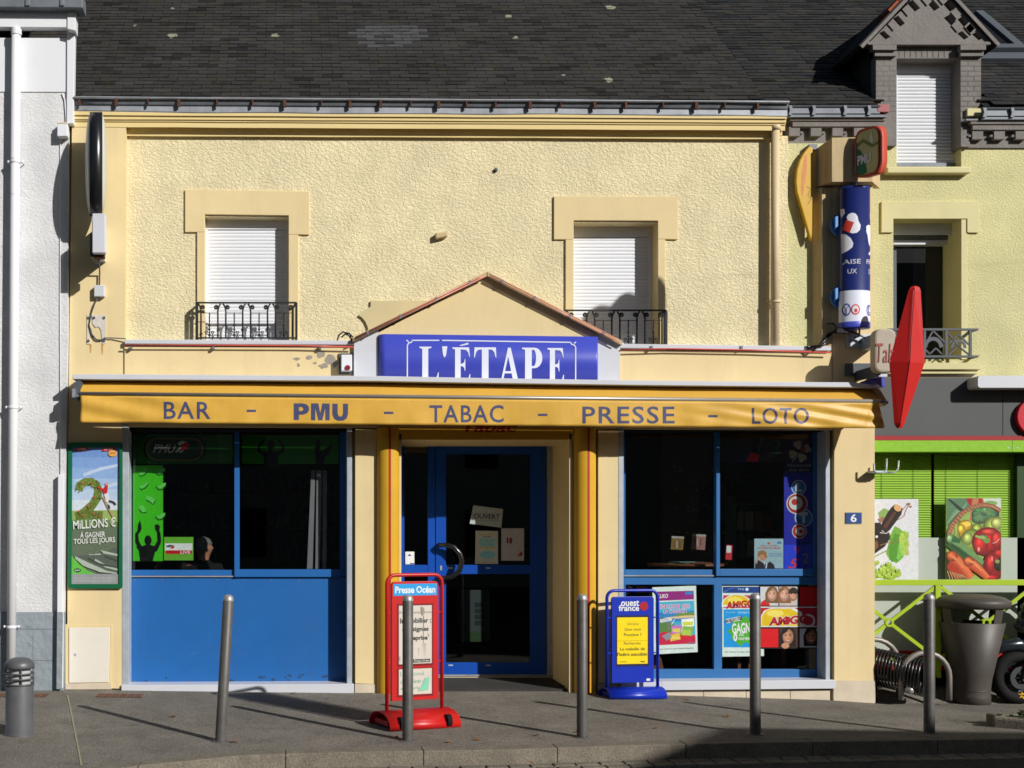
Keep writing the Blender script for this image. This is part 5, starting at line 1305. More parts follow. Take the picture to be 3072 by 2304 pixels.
def cyl_poly(uv, m, lift=0.0015):
    """printed shape wrapped on the cylinder; uv in photo pixels as seen from the street"""
    pts = [((u - 2563) / 46, v) for u, v in uv]
    bm2 = bmesh.new(); vs = [bm2.verts.new((x, v, 0)) for x, v in pts]
    for t in tessellate_polygon([[Vector((x, v, 0)) for x, v in pts]]):
        try: bm2.faces.new([vs[i] for i in t])
        except ValueError: pass
    bmesh.ops.subdivide_edges(bm2, edges=bm2.edges, cuts=5, use_grid_fill=True)
    mp = {}; bm2.verts.index_update()
    for v in bm2.verts:
        s = max(-0.998, min(0.998, v.co.x)); a = math.asin(s)
        rr = cr * 0.985 + lift
        mp[v.index] = mb.bm.verts.new((cc.x + rr * math.sin(a), CY - 0.6 * rr * math.cos(a), cz_(v.co.y)))
    for f in bm2.faces:
        try:
            g = mb.bm.faces.new([mp[v.index] for v in f.verts]); g.material_index = mb.mi(m)
        except ValueError: pass
    bm2.free()
def cyl_text(s, q, m, bold=0.0, lift=0.0015):
    vs, fs = text_mesh(s, bold); out = []
    for x, y in vs:
        u = q[0] + x * (q[2] - q[0]); v = q[3] + y * (q[1] - q[3]); a = math.asin(max(-0.998, min(0.998, (u - 2563) / 46))); rr = cr * 0.985 + lift
        out.append(mb.bm.verts.new((cc.x + rr * math.sin(a), CY - 0.6 * rr * math.cos(a), cz_(v))))
    for f in fs:
        g = mb.bm.faces.new([out[i] for i in f]); g.material_index = mb.mi(m)
leafw = ink(232, 232, 240)
cyl_poly([(2530, 652), (2534, 644), (2543, 640), (2553, 643), (2559, 652), (2561, 664), (2568, 678), (2566, 692), (2556, 701), (2544, 702), (2537, 698), (2538, 680)], leafw)
cyl_poly([(2519, 700), (2528, 703), (2540, 716), (2547, 732), (2544, 744), (2534, 752), (2520, 760)], leafw); cyl_poly([(2518, 624), (2525, 626), (2526, 640), (2519, 652)], leafw)
cyl_poly([(2587, 680), (2594, 675), (2603, 675), (2608, 680), (2608, 735), (2602, 738), (2596, 730), (2592, 708), (2587, 696)], leafw); cyl_poly([(2603, 640), (2608, 632), (2608.5, 664), (2604, 658)], leafw); cyl_poly([(2595, 762), (2604, 752), (2608, 744), (2608, 752), (2602, 766)], leafw)
cyl_poly([(2521, 688), (2529, 660), (2549, 669), (2537, 700)], ink(206, 62, 44), 0.003)
txw = ink(205, 205, 215)
cyl_text('AISE', (2521, 779, 2568, 793), txw, 0.01); cyl_text('FR', (2588, 779, 2606, 793), txw, 0.01); cyl_text('UX', (2532, 808, 2557, 822), txw, 0.01); cyl_text('DE', (2596, 808, 2607, 822), txw, 0.01)
for cu, cv, ru, rv, col, in_ in ((2530, 929, 10, 19, ink(72, 92, 168), leafw), (2553, 930, 13, 16, ink(214, 52, 54), leafw), (2598, 931, 10, 17, ink(62, 84, 164), leafw)):
    cyl_poly(ell(cu, cv, ru, rv, 18), col); cyl_poly(ell(cu, cv, ru * .72, rv * .75, 16), in_, 0.003)
cyl_poly(ell(2554, 933, 4.5, 6, 12), ink(214, 52, 54), 0.0045); cyl_text('T', (2524, 918, 2535, 942), ink(120, 128, 180), 0.05, 0.0045); cyl_text('L', (2594, 920, 2603, 942), ink(62, 84, 164), 0.05, 0.0045)
mb.build('print', None, lc, recalc=False)
mb = MB(); mb.tube([(cc.x, CY, cz_(560)), (cc.x, CY, cz_(560) + 0.06)], 0.02, 10, M['zinc']); mb.tube([(cc.x, CY, cz_(560) + 0.05), (cc.x, -0.28, cz_(560) + 0.05)], 0.015, 8, M['zinc']); mb.tube([(cc.x + 0.05, CY, cz_(983)), (cc.x + 0.05, CY, cz_(1005)), (cc.x + 0.05, -0.30, cz_(1005))], 0.01, 8, M['zinc']); mb.build('bracket', None, lc)
# round blue letter discs behind it
for i, (v, lab) in enumerate(((676, 'upper of two blue ball ornaments peeping out behind the clover cylinder'), (891, 'lower of two blue ball ornaments peeping out behind the white base of the cylinder'))):
    mb = MB(); c = P(2526, v, -0.36)
    mb.sphere(c, 37 * (D - 0.36) / F, 24, 14, mat('ball_blue', lin((34, 88, 160)), 0.3, 0.45), sy=0.35)
    o = mb.build('ball_ornament'); tag(shift_to(o, c), lab, 'ornament', 'blue ball ornaments')
    mb = MB(); mb.prism([(2507, v - 26), (2514, v - 28), (2514, v + 2), (2507, v + 8)], -0.409, -0.385, ink(96, 158, 226)); mb.build('stripe', None, o)

# yellow sail shaped sign on the neighbour's wall behind the wing
mb = MB(); pts = [(2426, 440), (2412, 458), (2400, 480), (2391, 510), (2388, 545), (2391, 575), (2398, 600), (2408, 634), (2420, 676), (2428, 706), (2434, 722), (2437, 700), (2439, 440)]
mb.prism(pts, -0.27, -0.225, mat('yellow_sign_plastic', lin((204, 160, 14)), 0.4, 0.4, var=0.05)); sg = mb.build('sail_sign', None, None, bevel=0.008); shift_to(sg, P(2420, 600, -0.1)); tag(sg, 'yellow sail shaped sign half hidden by the left face of the sign wing', 'sign')
mb = MB(); mb.art([(2414, 470), (2421, 462), (2420, 510), (2413, 560), (2408, 590), (2403, 570), (2406, 520)], -0.271, ink(214, 130, 60)); mb.art(band([(2420, 560), (2432, 566), (2424, 585), (2434, 596), (2424, 612)], 4), -0.271, ink(170, 130, 40)); mb.build('print', None, sg)
mb = MB(); mb.rect(2428, 432, 2452, 448, -0.26, -0.185, M['zinc']); mb.build('bracket', None, sg)

# tobacco carrot
ca = thing('carrot_sign', 'big red double cone tobacco carrot sign hanging at the right end of the awning', 'sign', P(2720, 1085, -0.8))
mb = MB(); rings = []
def cring(v, ul, um, ur, yf, ys, yb, um2=None):
    pts = [P(um, v, yf), P(ur, v, ys), P((ul + ur) / 2, v, yb), P(ul, v, ys)]
    return pts
data = [(858, 2738, 2744, 2750, .012), (862, 2731, 2744, 2759, .02), (872, 2725, 2741, 2763, .028), (1084, 2667, 2729, 2776, .085), (1088, 2667, 2729, 2776, .085), (1268, 2681, 2699, 2715, .028), (1278, 2685, 2697, 2711, .02), (1285, 2691, 2696, 2703, .012)]
yc = -0.80
for v, ul, um, ur, dpt in data:
    # rounded diamond cross-section
    ring = []
    corners = cring(v, ul, um, ur, yc - dpt, yc, yc + dpt)
    for i in range(4):
        a, b, c = corners[i - 1], corners[i], corners[(i + 1) % 4]
        for t in (0.12, 0.04): ring.append(b.lerp(a, t))
        for t in (0.04, 0.12): ring.append(b.lerp(c, t))
    rings.append([mb.bm.verts.new(p) for p in ring])
for a, b in zip(rings, rings[1:]):
    for i in range(len(a)): mb.bm.faces.new([a[i], a[(i + 1) % len(a)], b[(i + 1) % len(a)], b[i]])
mb.bm.faces.new(rings[0]); mb.bm.faces.new(rings[-1][::-1])
mb.build('body', mat('carrot_red', lin((188, 30, 26)), 0.38, 0.4, var=0.06, vscale=3, dirt=0.12, dirtcol=(0.25, 0.03, 0.02)), ca, bevel=0.004)
mb = MB()
mb.tube([P(2743, 864, yc - 0.022), P(2729.5, 1086, yc - 0.083), P(2698, 1280, yc - 0.02)], 0.006, 6, mat('carrot_seam', lin((150, 20, 18)), 0.5, 0.3)); mb.build('seam', None, ca)
ar = MB(); ar.prism(rrect(2624, 985, 2690, 1118, 22), -0.80, -0.70, mat('cream_sign_plastic', (0.42, 0.35, 0.27), 0.4, 0.35, var=0.1)); arm = ar.build('arm_box', None, ca, bevel=0.02)
mb = MB(); mb.text('Tabac', (2628, 1030, 2716, 1088), -0.806, ink(156, 66, 52), bold=0.0, shear=0.1); mb.build('lettering', None, arm)
mb = MB(); mb.rect(2542, 1003, 2612, 1042, YS - 0.03, YS, M['steel']); mb.rect(2612, 1005, 2640, 1042, -0.5, -0.28, M['steel']); mb.rect(2540, 1090, 2625, 1127, YS - 0.04, YS, M['iron_grey']); mb.rect(2630, 1095, 2642, 1125, -0.72, YS, M['iron_grey'])
for u, v in ((2554, 1024), (2580, 1026)): mb.prism(ell(u, v, 4, 4, 8), YS - 0.04, YS - 0.03, M['zinc'])
mb.build('bracket', None, ca)
mb = MB()
for pts in ([(2450, 1048, YS - .05), (2470, 1020, YS - .05), (2485, 1000, YS - .06), (2520, 992, YS - .1), (2560, 996, YS - .1), (2590, 1010, YS - .08), (2612, 1030, YS - .1), (2630, 1040, -.45)], [(2490, 1005, YS - .04), (2510, 985, YS - .06), (2500, 970, YS - .05), (2480, 972, YS - .04)], [(2420, 1040, YS - .07), (2440, 1052, YS - .08), (2465, 1030, YS - .06), (2500, 996, YS - .06)], [(2430, 1040, YS - .08), (2470, 1036, YS - .08), (2488, 1004, YS - .05)]):
    mb.tube([P(*p) for p in pts], 0.011, 6)
mb.rect(2512, 985, 2545, 998, YS - 0.14, YS - 0.08)
tag(shift_to(mb.build('cable', M['black']), P(2500, 1010, YS)), 'bundle of black cables tangled under the blue cylinder sign', 'cable')
# steel hooks on the corner
mb = MB(); y = -0.42
for pts in ([(2622, 1390, y), (2622, 1412, y), (2628, 1417, y), (2652, 1417, y), (2659, 1408, y), (2660, 1376, y)], [(2655, 1418, y + .1), (2685, 1417, y + .1), (2694, 1406, y + .1), (2696, 1382, y + .1)]):
    mb.tube([P(*p) for p in pts], 0.009, 8)
mb.rect(2620, 1412, 2662, 1418, y, YS + 0.1)
tag(shift_to(mb.build('steel_hook', M['steel']), P(2630, 1417, y)), 'bent steel hooks sticking out past the corner pilaster below the carrot sign', 'hook')
# house number
nm = thing('house_number', 'small blue number plate with a white 6 on the right pilaster', 'number plate', P(2561, 1555, YS))
mb = MB(); mb.rect(2537, 1537, 2586, 1571, YS - 0.008, YS - 0.0005, ink(120, 130, 140)); mb.prism(rrect(2539, 1539, 2584, 1569, 3), YS - 0.011, YS - 0.008, ink(42, 72, 138)); mb.build('plate', None, nm)
mb = MB(); mb.text('6', (2552, 1542, 2570, 1566), YS - 0.0115, ink(235, 238, 242), bold=0.02); mb.build('number', None, nm)
# ================================================================ posters and window displays
W_, BK = ink(226, 228, 226), ink(26, 28, 30)
SKIN = [ink(222, 170, 142), ink(206, 150, 120), ink(150, 98, 70)]
def poster(name, label, cat, outline, y, paper, thick=0.004, group=None):
    """a sheet: its own thing, with the print as its part"""
    mb = MB(); mb.prism(outline, y, y + thick, paper); o = mb.build(name)
    c = P(sum(p[0] for p in outline) / len(outline), max(p[1] for p in outline), y); shift_to(o, c)
    return tag(o, label, cat, group)
def tone(m, q):
    c = [int(x) for x in m.name.split('_')[1:4]]; return ink(*[int(min(250, x * q)) for x in c])
def pface(a, cu, cv, r, y, skin, hair, long=True, teeth=True):
    """printed portrait"""
    if long: a.art([(cu - r * 1.15, cv + r * 1.5), (cu - r * 1.2, cv - r * .2), (cu - r * .7, cv - r * 1.25), (cu, cv - r * 1.5), (cu + r * .75, cv - r * 1.25), (cu + r * 1.15, cv - r * .2), (cu + r * 1.2, cv + r * 1.5)], y, hair)
    for k in range(5): a.art(ell(cu - r * .05 * k, cv - r * .02 * k, r * (.82 - .13 * k), r * (1.15 - .17 * k), 20), y, tone(skin, .78 + .07 * k))
    if not long: a.art(ell(cu, cv - r * .2, r * .9, r * 1.1, 14, 180, 360), y, hair)
    else: a.art([(cu - r * .8, cv - r * .3), (cu - r * .55, cv - r * 1.1), (cu + r * .1, cv - r * 1.3), (cu - r * .1, cv - r * .8)], y, hair)
    for s in (-.33, .33):
        a.art(ell(cu + s * r, cv - r * .15, r * .16, r * .08, 10), y, BK); a.art(band([(cu + s * r - r * .2, cv - r * .36), (cu + s * r + r * .2, cv - r * .38)], r * .08), y, hair)
    a.art(band([(cu + r * .02, cv - r * .05), (cu - r * .08, cv + r * .28), (cu + r * .08, cv + r * .3)], r * .06), y, ink(180, 120, 95))
    a.art(ell(cu, cv + r * .55, r * .42, r * .24, 14, 0, 180), y, ink(150, 40, 45))
    if teeth: a.art([(cu - r * .34, cv + r * .57), (cu + r * .34, cv + r * .57), (cu + r * .24, cv + r * .66), (cu - r * .24, cv + r * .66)], y, W_)

YPo = YG + 0.012
# framed lottery advert on the left pilaster
fr_ = thing('advert_frame', 'green framed tall advert with a hedge shaped like a 2 on the left pilaster', 'advert frame', P(287, 1765, YS))
mb = MB(); mb.plate(rrect(204, 1327, 367, 1765, 6), [[(216, 1341), (358, 1341), (356, 1752), (214, 1752)]], YS - 0.035, YS, mat('frame_green', lin((18, 96, 62)), 0.45, 0.35, var=0.05)); mb.build('frame', None, fr_, bevel=0.003)
a = MB(); y = YS - 0.012
a.art(rc(214, 1340, 358, 1754), y, ink(120, 150, 85))
for i, c in enumerate(((112, 148, 205), (126, 160, 212), (140, 172, 216), (158, 186, 219), (180, 200, 222), (204, 214, 222))):
    a.art(rc(214, 1340 + i * 32, 358, 1340 + (i + 1) * 32.2), y, ink(*c))
for pts in ([(250, 1420), (300, 1402), (352, 1392), (354, 1400), (300, 1412), (252, 1430)], [(220, 1440), (262, 1432), (290, 1438), (250, 1450)], [(290, 1462), (354, 1446), (354, 1456), (300, 1470)]): a.art(pts, y, ink(188, 206, 228))
a.art([(214, 1532), (358, 1530), (358, 1600), (214, 1600)], y, ink(150, 170, 95)); a.art([(214, 1560), (300, 1552), (358, 1568), (358, 1660), (214, 1660)], y, ink(106, 132, 76))
a.art(rc(214, 1580, 358, 1725), y, ink(98, 112, 90))
two = band([(236, 1472), (240, 1456), (256, 1446), (274, 1446), (288, 1454), (295, 1470), (292, 1492), (278, 1514), (254, 1536), (228, 1552)], 26) 
a.art(two, y, ink(112, 128, 60)); a.art(band([(226, 1548), (260, 1544), (308, 1546)], 24), y, ink(98, 116, 54)); a.art(band([(244, 1462), (258, 1451), (274, 1451), (286, 1462)], 8), y, ink(138, 152, 78))
rnd = random.Random(41)
for i in range(150):
    t = rnd.random() * 9; j = min(8, int(t)); path = [(236, 1472), (240, 1456), (256, 1446), (274, 1446), (288, 1454), (295, 1470), (292, 1492), (278, 1514), (254, 1536), (228, 1552)]
    u = path[j][0] + (path[j + 1][0] - path[j][0]) * (t - j) + rnd.uniform(-10, 10); v = path[j][1] + (path[j + 1][1] - path[j][1]) * (t - j) + rnd.uniform(-10, 10); q = rnd.uniform(.75, 1.3)
    if i % 4 == 0: u, v = rnd.uniform(232, 306), rnd.uniform(1537, 1555)
    a.art(ell(u, v, 2.6, 2.0, 6), y, ink(int(104 * q / 8) * 8, int(124 * q / 8) * 8, int(56 * q / 8) * 8))
for u, v in ((248, 1450), (274, 1449), (303, 1470), (282, 1492), (264, 1518), (236, 1534), (247, 1545), (281, 1540), (298, 1547)): a.art(ell(u, v, 3.4, 3, 8), y, ink(196, 84, 62))
a.art(band([(308, 1490), (322, 1520), (340, 1552)], 4), y, ink(176, 150, 110)); a.art([(292, 1460), (312, 1466), (318, 1452), (324, 1456), (322, 1478), (312, 1482), (308, 1470), (292, 1464)], y, ink(196, 36, 40))
a.art([(312, 1482), (324, 1480), (330, 1500), (324, 1508), (318, 1506)], y, ink(222, 220, 220)); a.art(band([(326, 1502), (340, 1506), (348, 1514)], 5), y, ink(50, 50, 55)); a.art([(322, 1510), (330, 1518), (330, 1528), (324, 1526)], y, ink(50, 50, 55)); a.art(ell(320, 1452, 5, 5, 10), y, ink(210, 150, 120))
for u in (224, 305): a.art([(u, 1353), (u + 6, 1344), (u + 42, 1342), (u + 36, 1352)], y, ink(214, 30, 40)); a.text('LOTERIE', (u + 9, 1344.5, u + 34, 1350.5), y, W_, 0.02)
a.art(ell(338, 1360, 13, 10, 16), y, ink(232, 166, 80)); a.text('NOUVEAU', (329, 1357, 347, 1362), y, ink(120, 80, 40), 0.02)
for s, q, r_ in (('MiLLiONS €', (219, 1556, 347, 1584), -4), ('À GAGNER', (240, 1592, 315, 1612), -3), ('TOUS LES JOURS', (221, 1614, 345, 1634), -3), ('DE QUOI SE METTRE', (240, 1648, 328, 1660), -2), ('AU VERT !', (266, 1662, 306, 1672), -2)): a.text(s, q, y, ink(228, 230, 222), 0.012 if q[3] - q[1] > 15 else 0.025, rot=r_, shear=0.05)
a.art([(222, 1668), (248, 1692), (300, 1718), (348, 1720), (352, 1640), (300, 1664)], y, ink(88, 96, 86))
for pts in ([(224, 1668), (270, 1690), (320, 1712), (350, 1718), (350, 1722), (300, 1716), (250, 1698), (226, 1676)], [(286, 1676), (320, 1696), (352, 1706), (352, 1712), (316, 1702), (284, 1682)], [(300, 1650), (352, 1662), (352, 1668), (310, 1660)]): a.art(pts, y, ink(170, 182, 165))
for pts in ([(262, 1672), (300, 1690), (350, 1700), (350, 1704), (300, 1696), (262, 1678)], [(310, 1664), (352, 1680), (352, 1686), (314, 1672)]): a.art(pts, y, ink(60, 74, 60))
a.art([(214, 1666), (236, 1690), (262, 1712), (288, 1722), (214, 1722)], y, ink(100, 184, 70)); a.art(ell(232, 1711, 11, 6, 16), y, ink(40, 70, 50)); a.text('pari', (225, 1708, 239, 1714), y, W_, 0.02)
a.art(rc(214, 1722, 358, 1754), y, ink(150, 152, 152))
for v in (1732, 1740): a.text('jouer comporte des risques endettement isolement', (222, v, 346, v + 4.5), y, ink(200, 202, 202))
a.build('print', None, fr_)

# left shop window
SIL = ink(10, 14, 10)
o = poster('window_banner', 'dark green banner with oval racing logo topping the left shop window', 'banner', rc(400, 1303, 700, 1391), YPo, ink(30, 100, 22))
a = MB(); y = YPo
a.art(rc(654, 1303, 700, 1391), y, ink(44, 116, 20)); a.art(rrect(430, 1308, 618, 1386, 38, 8), y, ink(14, 22, 16)); a.art(rrect(436, 1312, 612, 1384, 36, 8), y, ink(46, 122, 40)); a.art(rrect(441, 1316, 607, 1380, 33, 8), y, ink(170, 60, 30)); a.art(rrect(443, 1318, 605, 1378, 32, 8), y, ink(10, 66, 40))
a.text('PMU', (459, 1333, 528, 1359), y, ink(222, 218, 210), 0.012, shear=0.35)
a.art([(524, 1356), (536, 1344), (552, 1340), (545, 1350), (530, 1358)], y, W_); a.art([(532, 1330), (545, 1322), (560, 1326), (562, 1334), (548, 1332), (540, 1338)], y, W_); a.art([(545, 1338), (556, 1326), (566, 1328), (570, 1336), (560, 1344), (564, 1356), (556, 1348), (548, 1356), (540, 1352)], y, ink(214, 30, 44)); a.art([(538, 1358), (548, 1348), (552, 1352), (542, 1360)], y, W_)
a.build('print', None, o)
o = poster('window_banner', 'dark green banner with arm raising silhouettes topping the left shop window', 'banner', rc(725, 1305, 1016, 1392), YPo - 0.02, ink(40, 128, 16))
a = MB(); y = YPo - 0.02
def crowd(a, cu, cv, s, y, full=True):
    """cheering silhouette"""
    a.art(ell(cu, cv, 12 * s, 15 * s, 14), y, SIL)
    if full: a.art([(cu - 22 * s, cv + 26 * s), (cu - 8 * s, cv + 20 * s), (cu - 5 * s, cv + 10 * s), (cu + 5 * s, cv + 10 * s), (cu + 8 * s, cv + 20 * s), (cu + 24 * s, cv + 26 * s), (cu + 20 * s, cv + 72 * s), (cu - 18 * s, cv + 72 * s)], y, SIL)
crowd(a, 812, 1334, 1.0, y); a.art(band([(795, 1364), (776, 1352), (776, 1338), (794, 1318)], 10, 6), y, SIL); a.art(band([(830, 1364), (850, 1350), (850, 1338), (834, 1318)], 10, 6), y, SIL)
a.art([(948, 1392), (944, 1350), (950, 1320), (958, 1316), (960, 1346), (966, 1356), (980, 1344), (1000, 1330), (990, 1356), (974, 1374), (972, 1392)], y, SIL)
a.build('print', None, o)
o = poster('window_poster', 'bright green tall poster of a silhouetted man catching falling banknotes in the left shop window', 'poster', rc(399, 1396, 489, 1683), YPo, ink(66, 190, 28))
a = MB(); y = YPo
for cu, cv, fl in ((430, 1420, 0), (482, 1416, 1), (432, 1460, 0), (484, 1460, 1), (452, 1500, 2), (428, 1528, 3), (482, 1550, 1)):
    if fl == 0: p1 = [(cu - 12, cv + 6), (cu + 2, cv + 2), (cu + 14, cv - 8), (cu + 8, cv - 14), (cu - 2, cv - 4), (cu - 10, cv - 4)]; p2 = band([(cu - 13, cv + 4), (cu - 9, cv + 10), (cu + 4, cv + 4), (cu + 14, cv - 8)], 3.4)
    elif fl == 1: p1 = [(cu - 14, cv), (cu - 2, cv + 6), (cu + 12, cv - 2), (cu + 14, cv - 12), (cu + 4, cv - 10), (cu - 4, cv - 4)]; p2 = band([(cu - 16, cv), (cu - 8, cv + 10), (cu + 4, cv + 8), (cu + 13, cv - 2)], 4)
    elif fl == 2: p1 = [(cu - 12, cv - 14), (cu + 2, cv - 10), (cu + 14, cv + 2), (cu + 6, cv + 14), (cu - 4, cv + 4), (cu - 14, cv)]; p2 = band([(cu - 14, cv), (cu - 2, cv + 6), (cu + 7, cv + 14), (cu + 14, cv + 2)], 3.4)
    else: p1 = [(cu - 10, cv - 12), (cu + 4, cv - 10), (cu + 10, cv + 4), (cu + 2, cv + 10), (cu - 10, cv + 4)]; p2 = band([(cu - 11, cv), (cu - 2, cv + 10), (cu + 12, cv + 10)], 3.4)
    a.art(p1, y, ink(104, 206, 92)); a.art(p2, y, ink(14, 78, 26))
a.art(ell(444, 1621, 11, 15, 16), y, SIL)
a.art([(420, 1684), (416, 1652), (408, 1640), (428, 1638), (438, 1634), (438, 1626), (450, 1626), (450, 1634), (462, 1638), (476, 1636), (464, 1660), (458, 1684)], y, SIL)
a.art(band([(424, 1652), (411, 1624), (410, 1602), (420, 1590)], 14, 8), y, SIL); a.art(band([(464, 1652), (478, 1624), (476, 1600), (472, 1588)], 14, 9), y, SIL)
a.art([(412, 1592), (414, 1574), (420, 1560), (423, 1572), (425, 1586), (421, 1596)], y, SIL); a.art([(466, 1592), (464, 1576), (472, 1572), (480, 1578), (478, 1592)], y, SIL)
a.build('print', None, o)
o = poster('window_poster', 'small green poster with a white and red racing channel label in the left shop window', 'poster', rc(492, 1611, 580, 1681), YPo - 0.004, ink(106, 176, 52))
a = MB(); y = YPo - 0.004
a.art(rc(495, 1630, 577, 1652), y, W_); a.art(rc(497, 1651, 576, 1662), y, ink(196, 24, 34)); a.text('EQUIDIA', (517, 1634, 573, 1646), y, ink(60, 66, 74), 0.02, shear=0.25); a.text('LIVE', (541, 1653, 571, 1661), y, W_, 0.02)
a.art([(498, 1637), (512, 1634), (522, 1637), (510, 1642), (500, 1642)], y, ink(80, 86, 94)); a.art([(510, 1645), (520, 1636), (524, 1640), (520, 1646)], y, ink(190, 40, 40)); a.build('print', None, o)
# three pale rolled tubes leaning inside the left window
cr_ = thing('curtain_strips', 'three pale grey vertical strips hanging behind the right half of the left shop window', 'blind', P(950, 1710, 0.05))
gs = mat('pale_grey_strip', (0.20, 0.20, 0.205), 0.6, 0.2, var=0.08)
for (ta, tb2, ba, bb) in ((934, 946, 921, 938), (950, 966, 946, 959), (969, 981, 967, 979)):
    mb = MB(); mb.prism([(ta, 1410), (tb2, 1412), (bb, 1706), (ba, 1707)], 0.02, 0.05, gs); mb.build('strip', None, cr_)
mb = MB(); mb.rect(950, 1422, 962, 1430, 0.012, 0.02, W_); mb.build('label', None, cr_)

# people sitting behind the left window
def skinned(name, chains, m, parent=None, sub=1):
    """continuous body grown over a skeleton: chains of (x,y,z,r)"""
    me = bpy.data.meshes.new(name); vs, es, rs, idx = [], [], [], {}
    for ch in chains:
        prev = None
        for p in ch:
            k = tuple(round(q, 4) for q in p[:3])
            if k not in idx: idx[k] = len(vs); vs.append(p[:3]); rs.append(p[3])
            if prev is not None and idx[k] != prev: es.append((prev, idx[k]))
            prev = idx[k]
    off = wloc(parent)
    me.from_pydata([Vector(v) - off for v in vs], es, [])
    o = bpy.data.objects.new(name, me); COL.objects.link(o)
    if parent: o.parent = parent
    WL[o.name] = off.copy()
    s = o.modifiers.new('skin', 'SKIN'); s.use_smooth_shade = True
    for i, v in enumerate(me.skin_vertices[0].data): v.radius = (rs[i], rs[i]); v.use_root = (i == 0)
    q = o.modifiers.new('sub', 'SUBSURF'); q.levels = sub; q.render_levels = sub + 1
    me.materials.append(m)
    return o
skm = mat('skin', lin((150, 98, 76)), 0.6, 0.25, var=0.08); drk = mat('dark_coat', (0.010, 0.010, 0.011), 0.9, 0.1); hairm = mat('grey_hair', (0.12, 0.117, 0.11), 0.8, 0.2, var=0.4, vscale=60)
def hand_chains(w, d, up, s=1.0, curl=0.5):
    """palm and five fingers from wrist w along d"""
    d = d.normalized(); side = d.cross(up).normalized(); n = side.cross(d).normalized(); ch = []
    palm = w + d * 0.05 * s; root = (*w, 0.024 * s)
    ch.append([root, (*palm, 0.03 * s)])
    for k, (off, ln) in enumerate(((-.028, .065), (-.010, .075), (.010, .07), (.027, .055))):
        b = palm + d * 0.03 * s + side * off * s; m1 = b + (d * math.cos(curl) - n * math.sin(curl)) * ln * .5 * s; m2 = m1 + (d * math.cos(2 * curl) - n * math.sin(2 * curl)) * ln * .5 * s
        ch.append([(*palm, 0.03 * s), (*b, 0.009 * s), (*m1, 0.0085 * s), (*m2, 0.0075 * s)])
    t0 = w + d * 0.03 * s - side * 0.03 * s; t1 = t0 + (d * .6 - side * .7) * 0.04 * s; t2 = t1 + d * 0.03 * s
    ch.append([root, (*t0, 0.011 * s), (*t1, 0.010 * s), (*t2, 0.0085 * s)])
    return ch
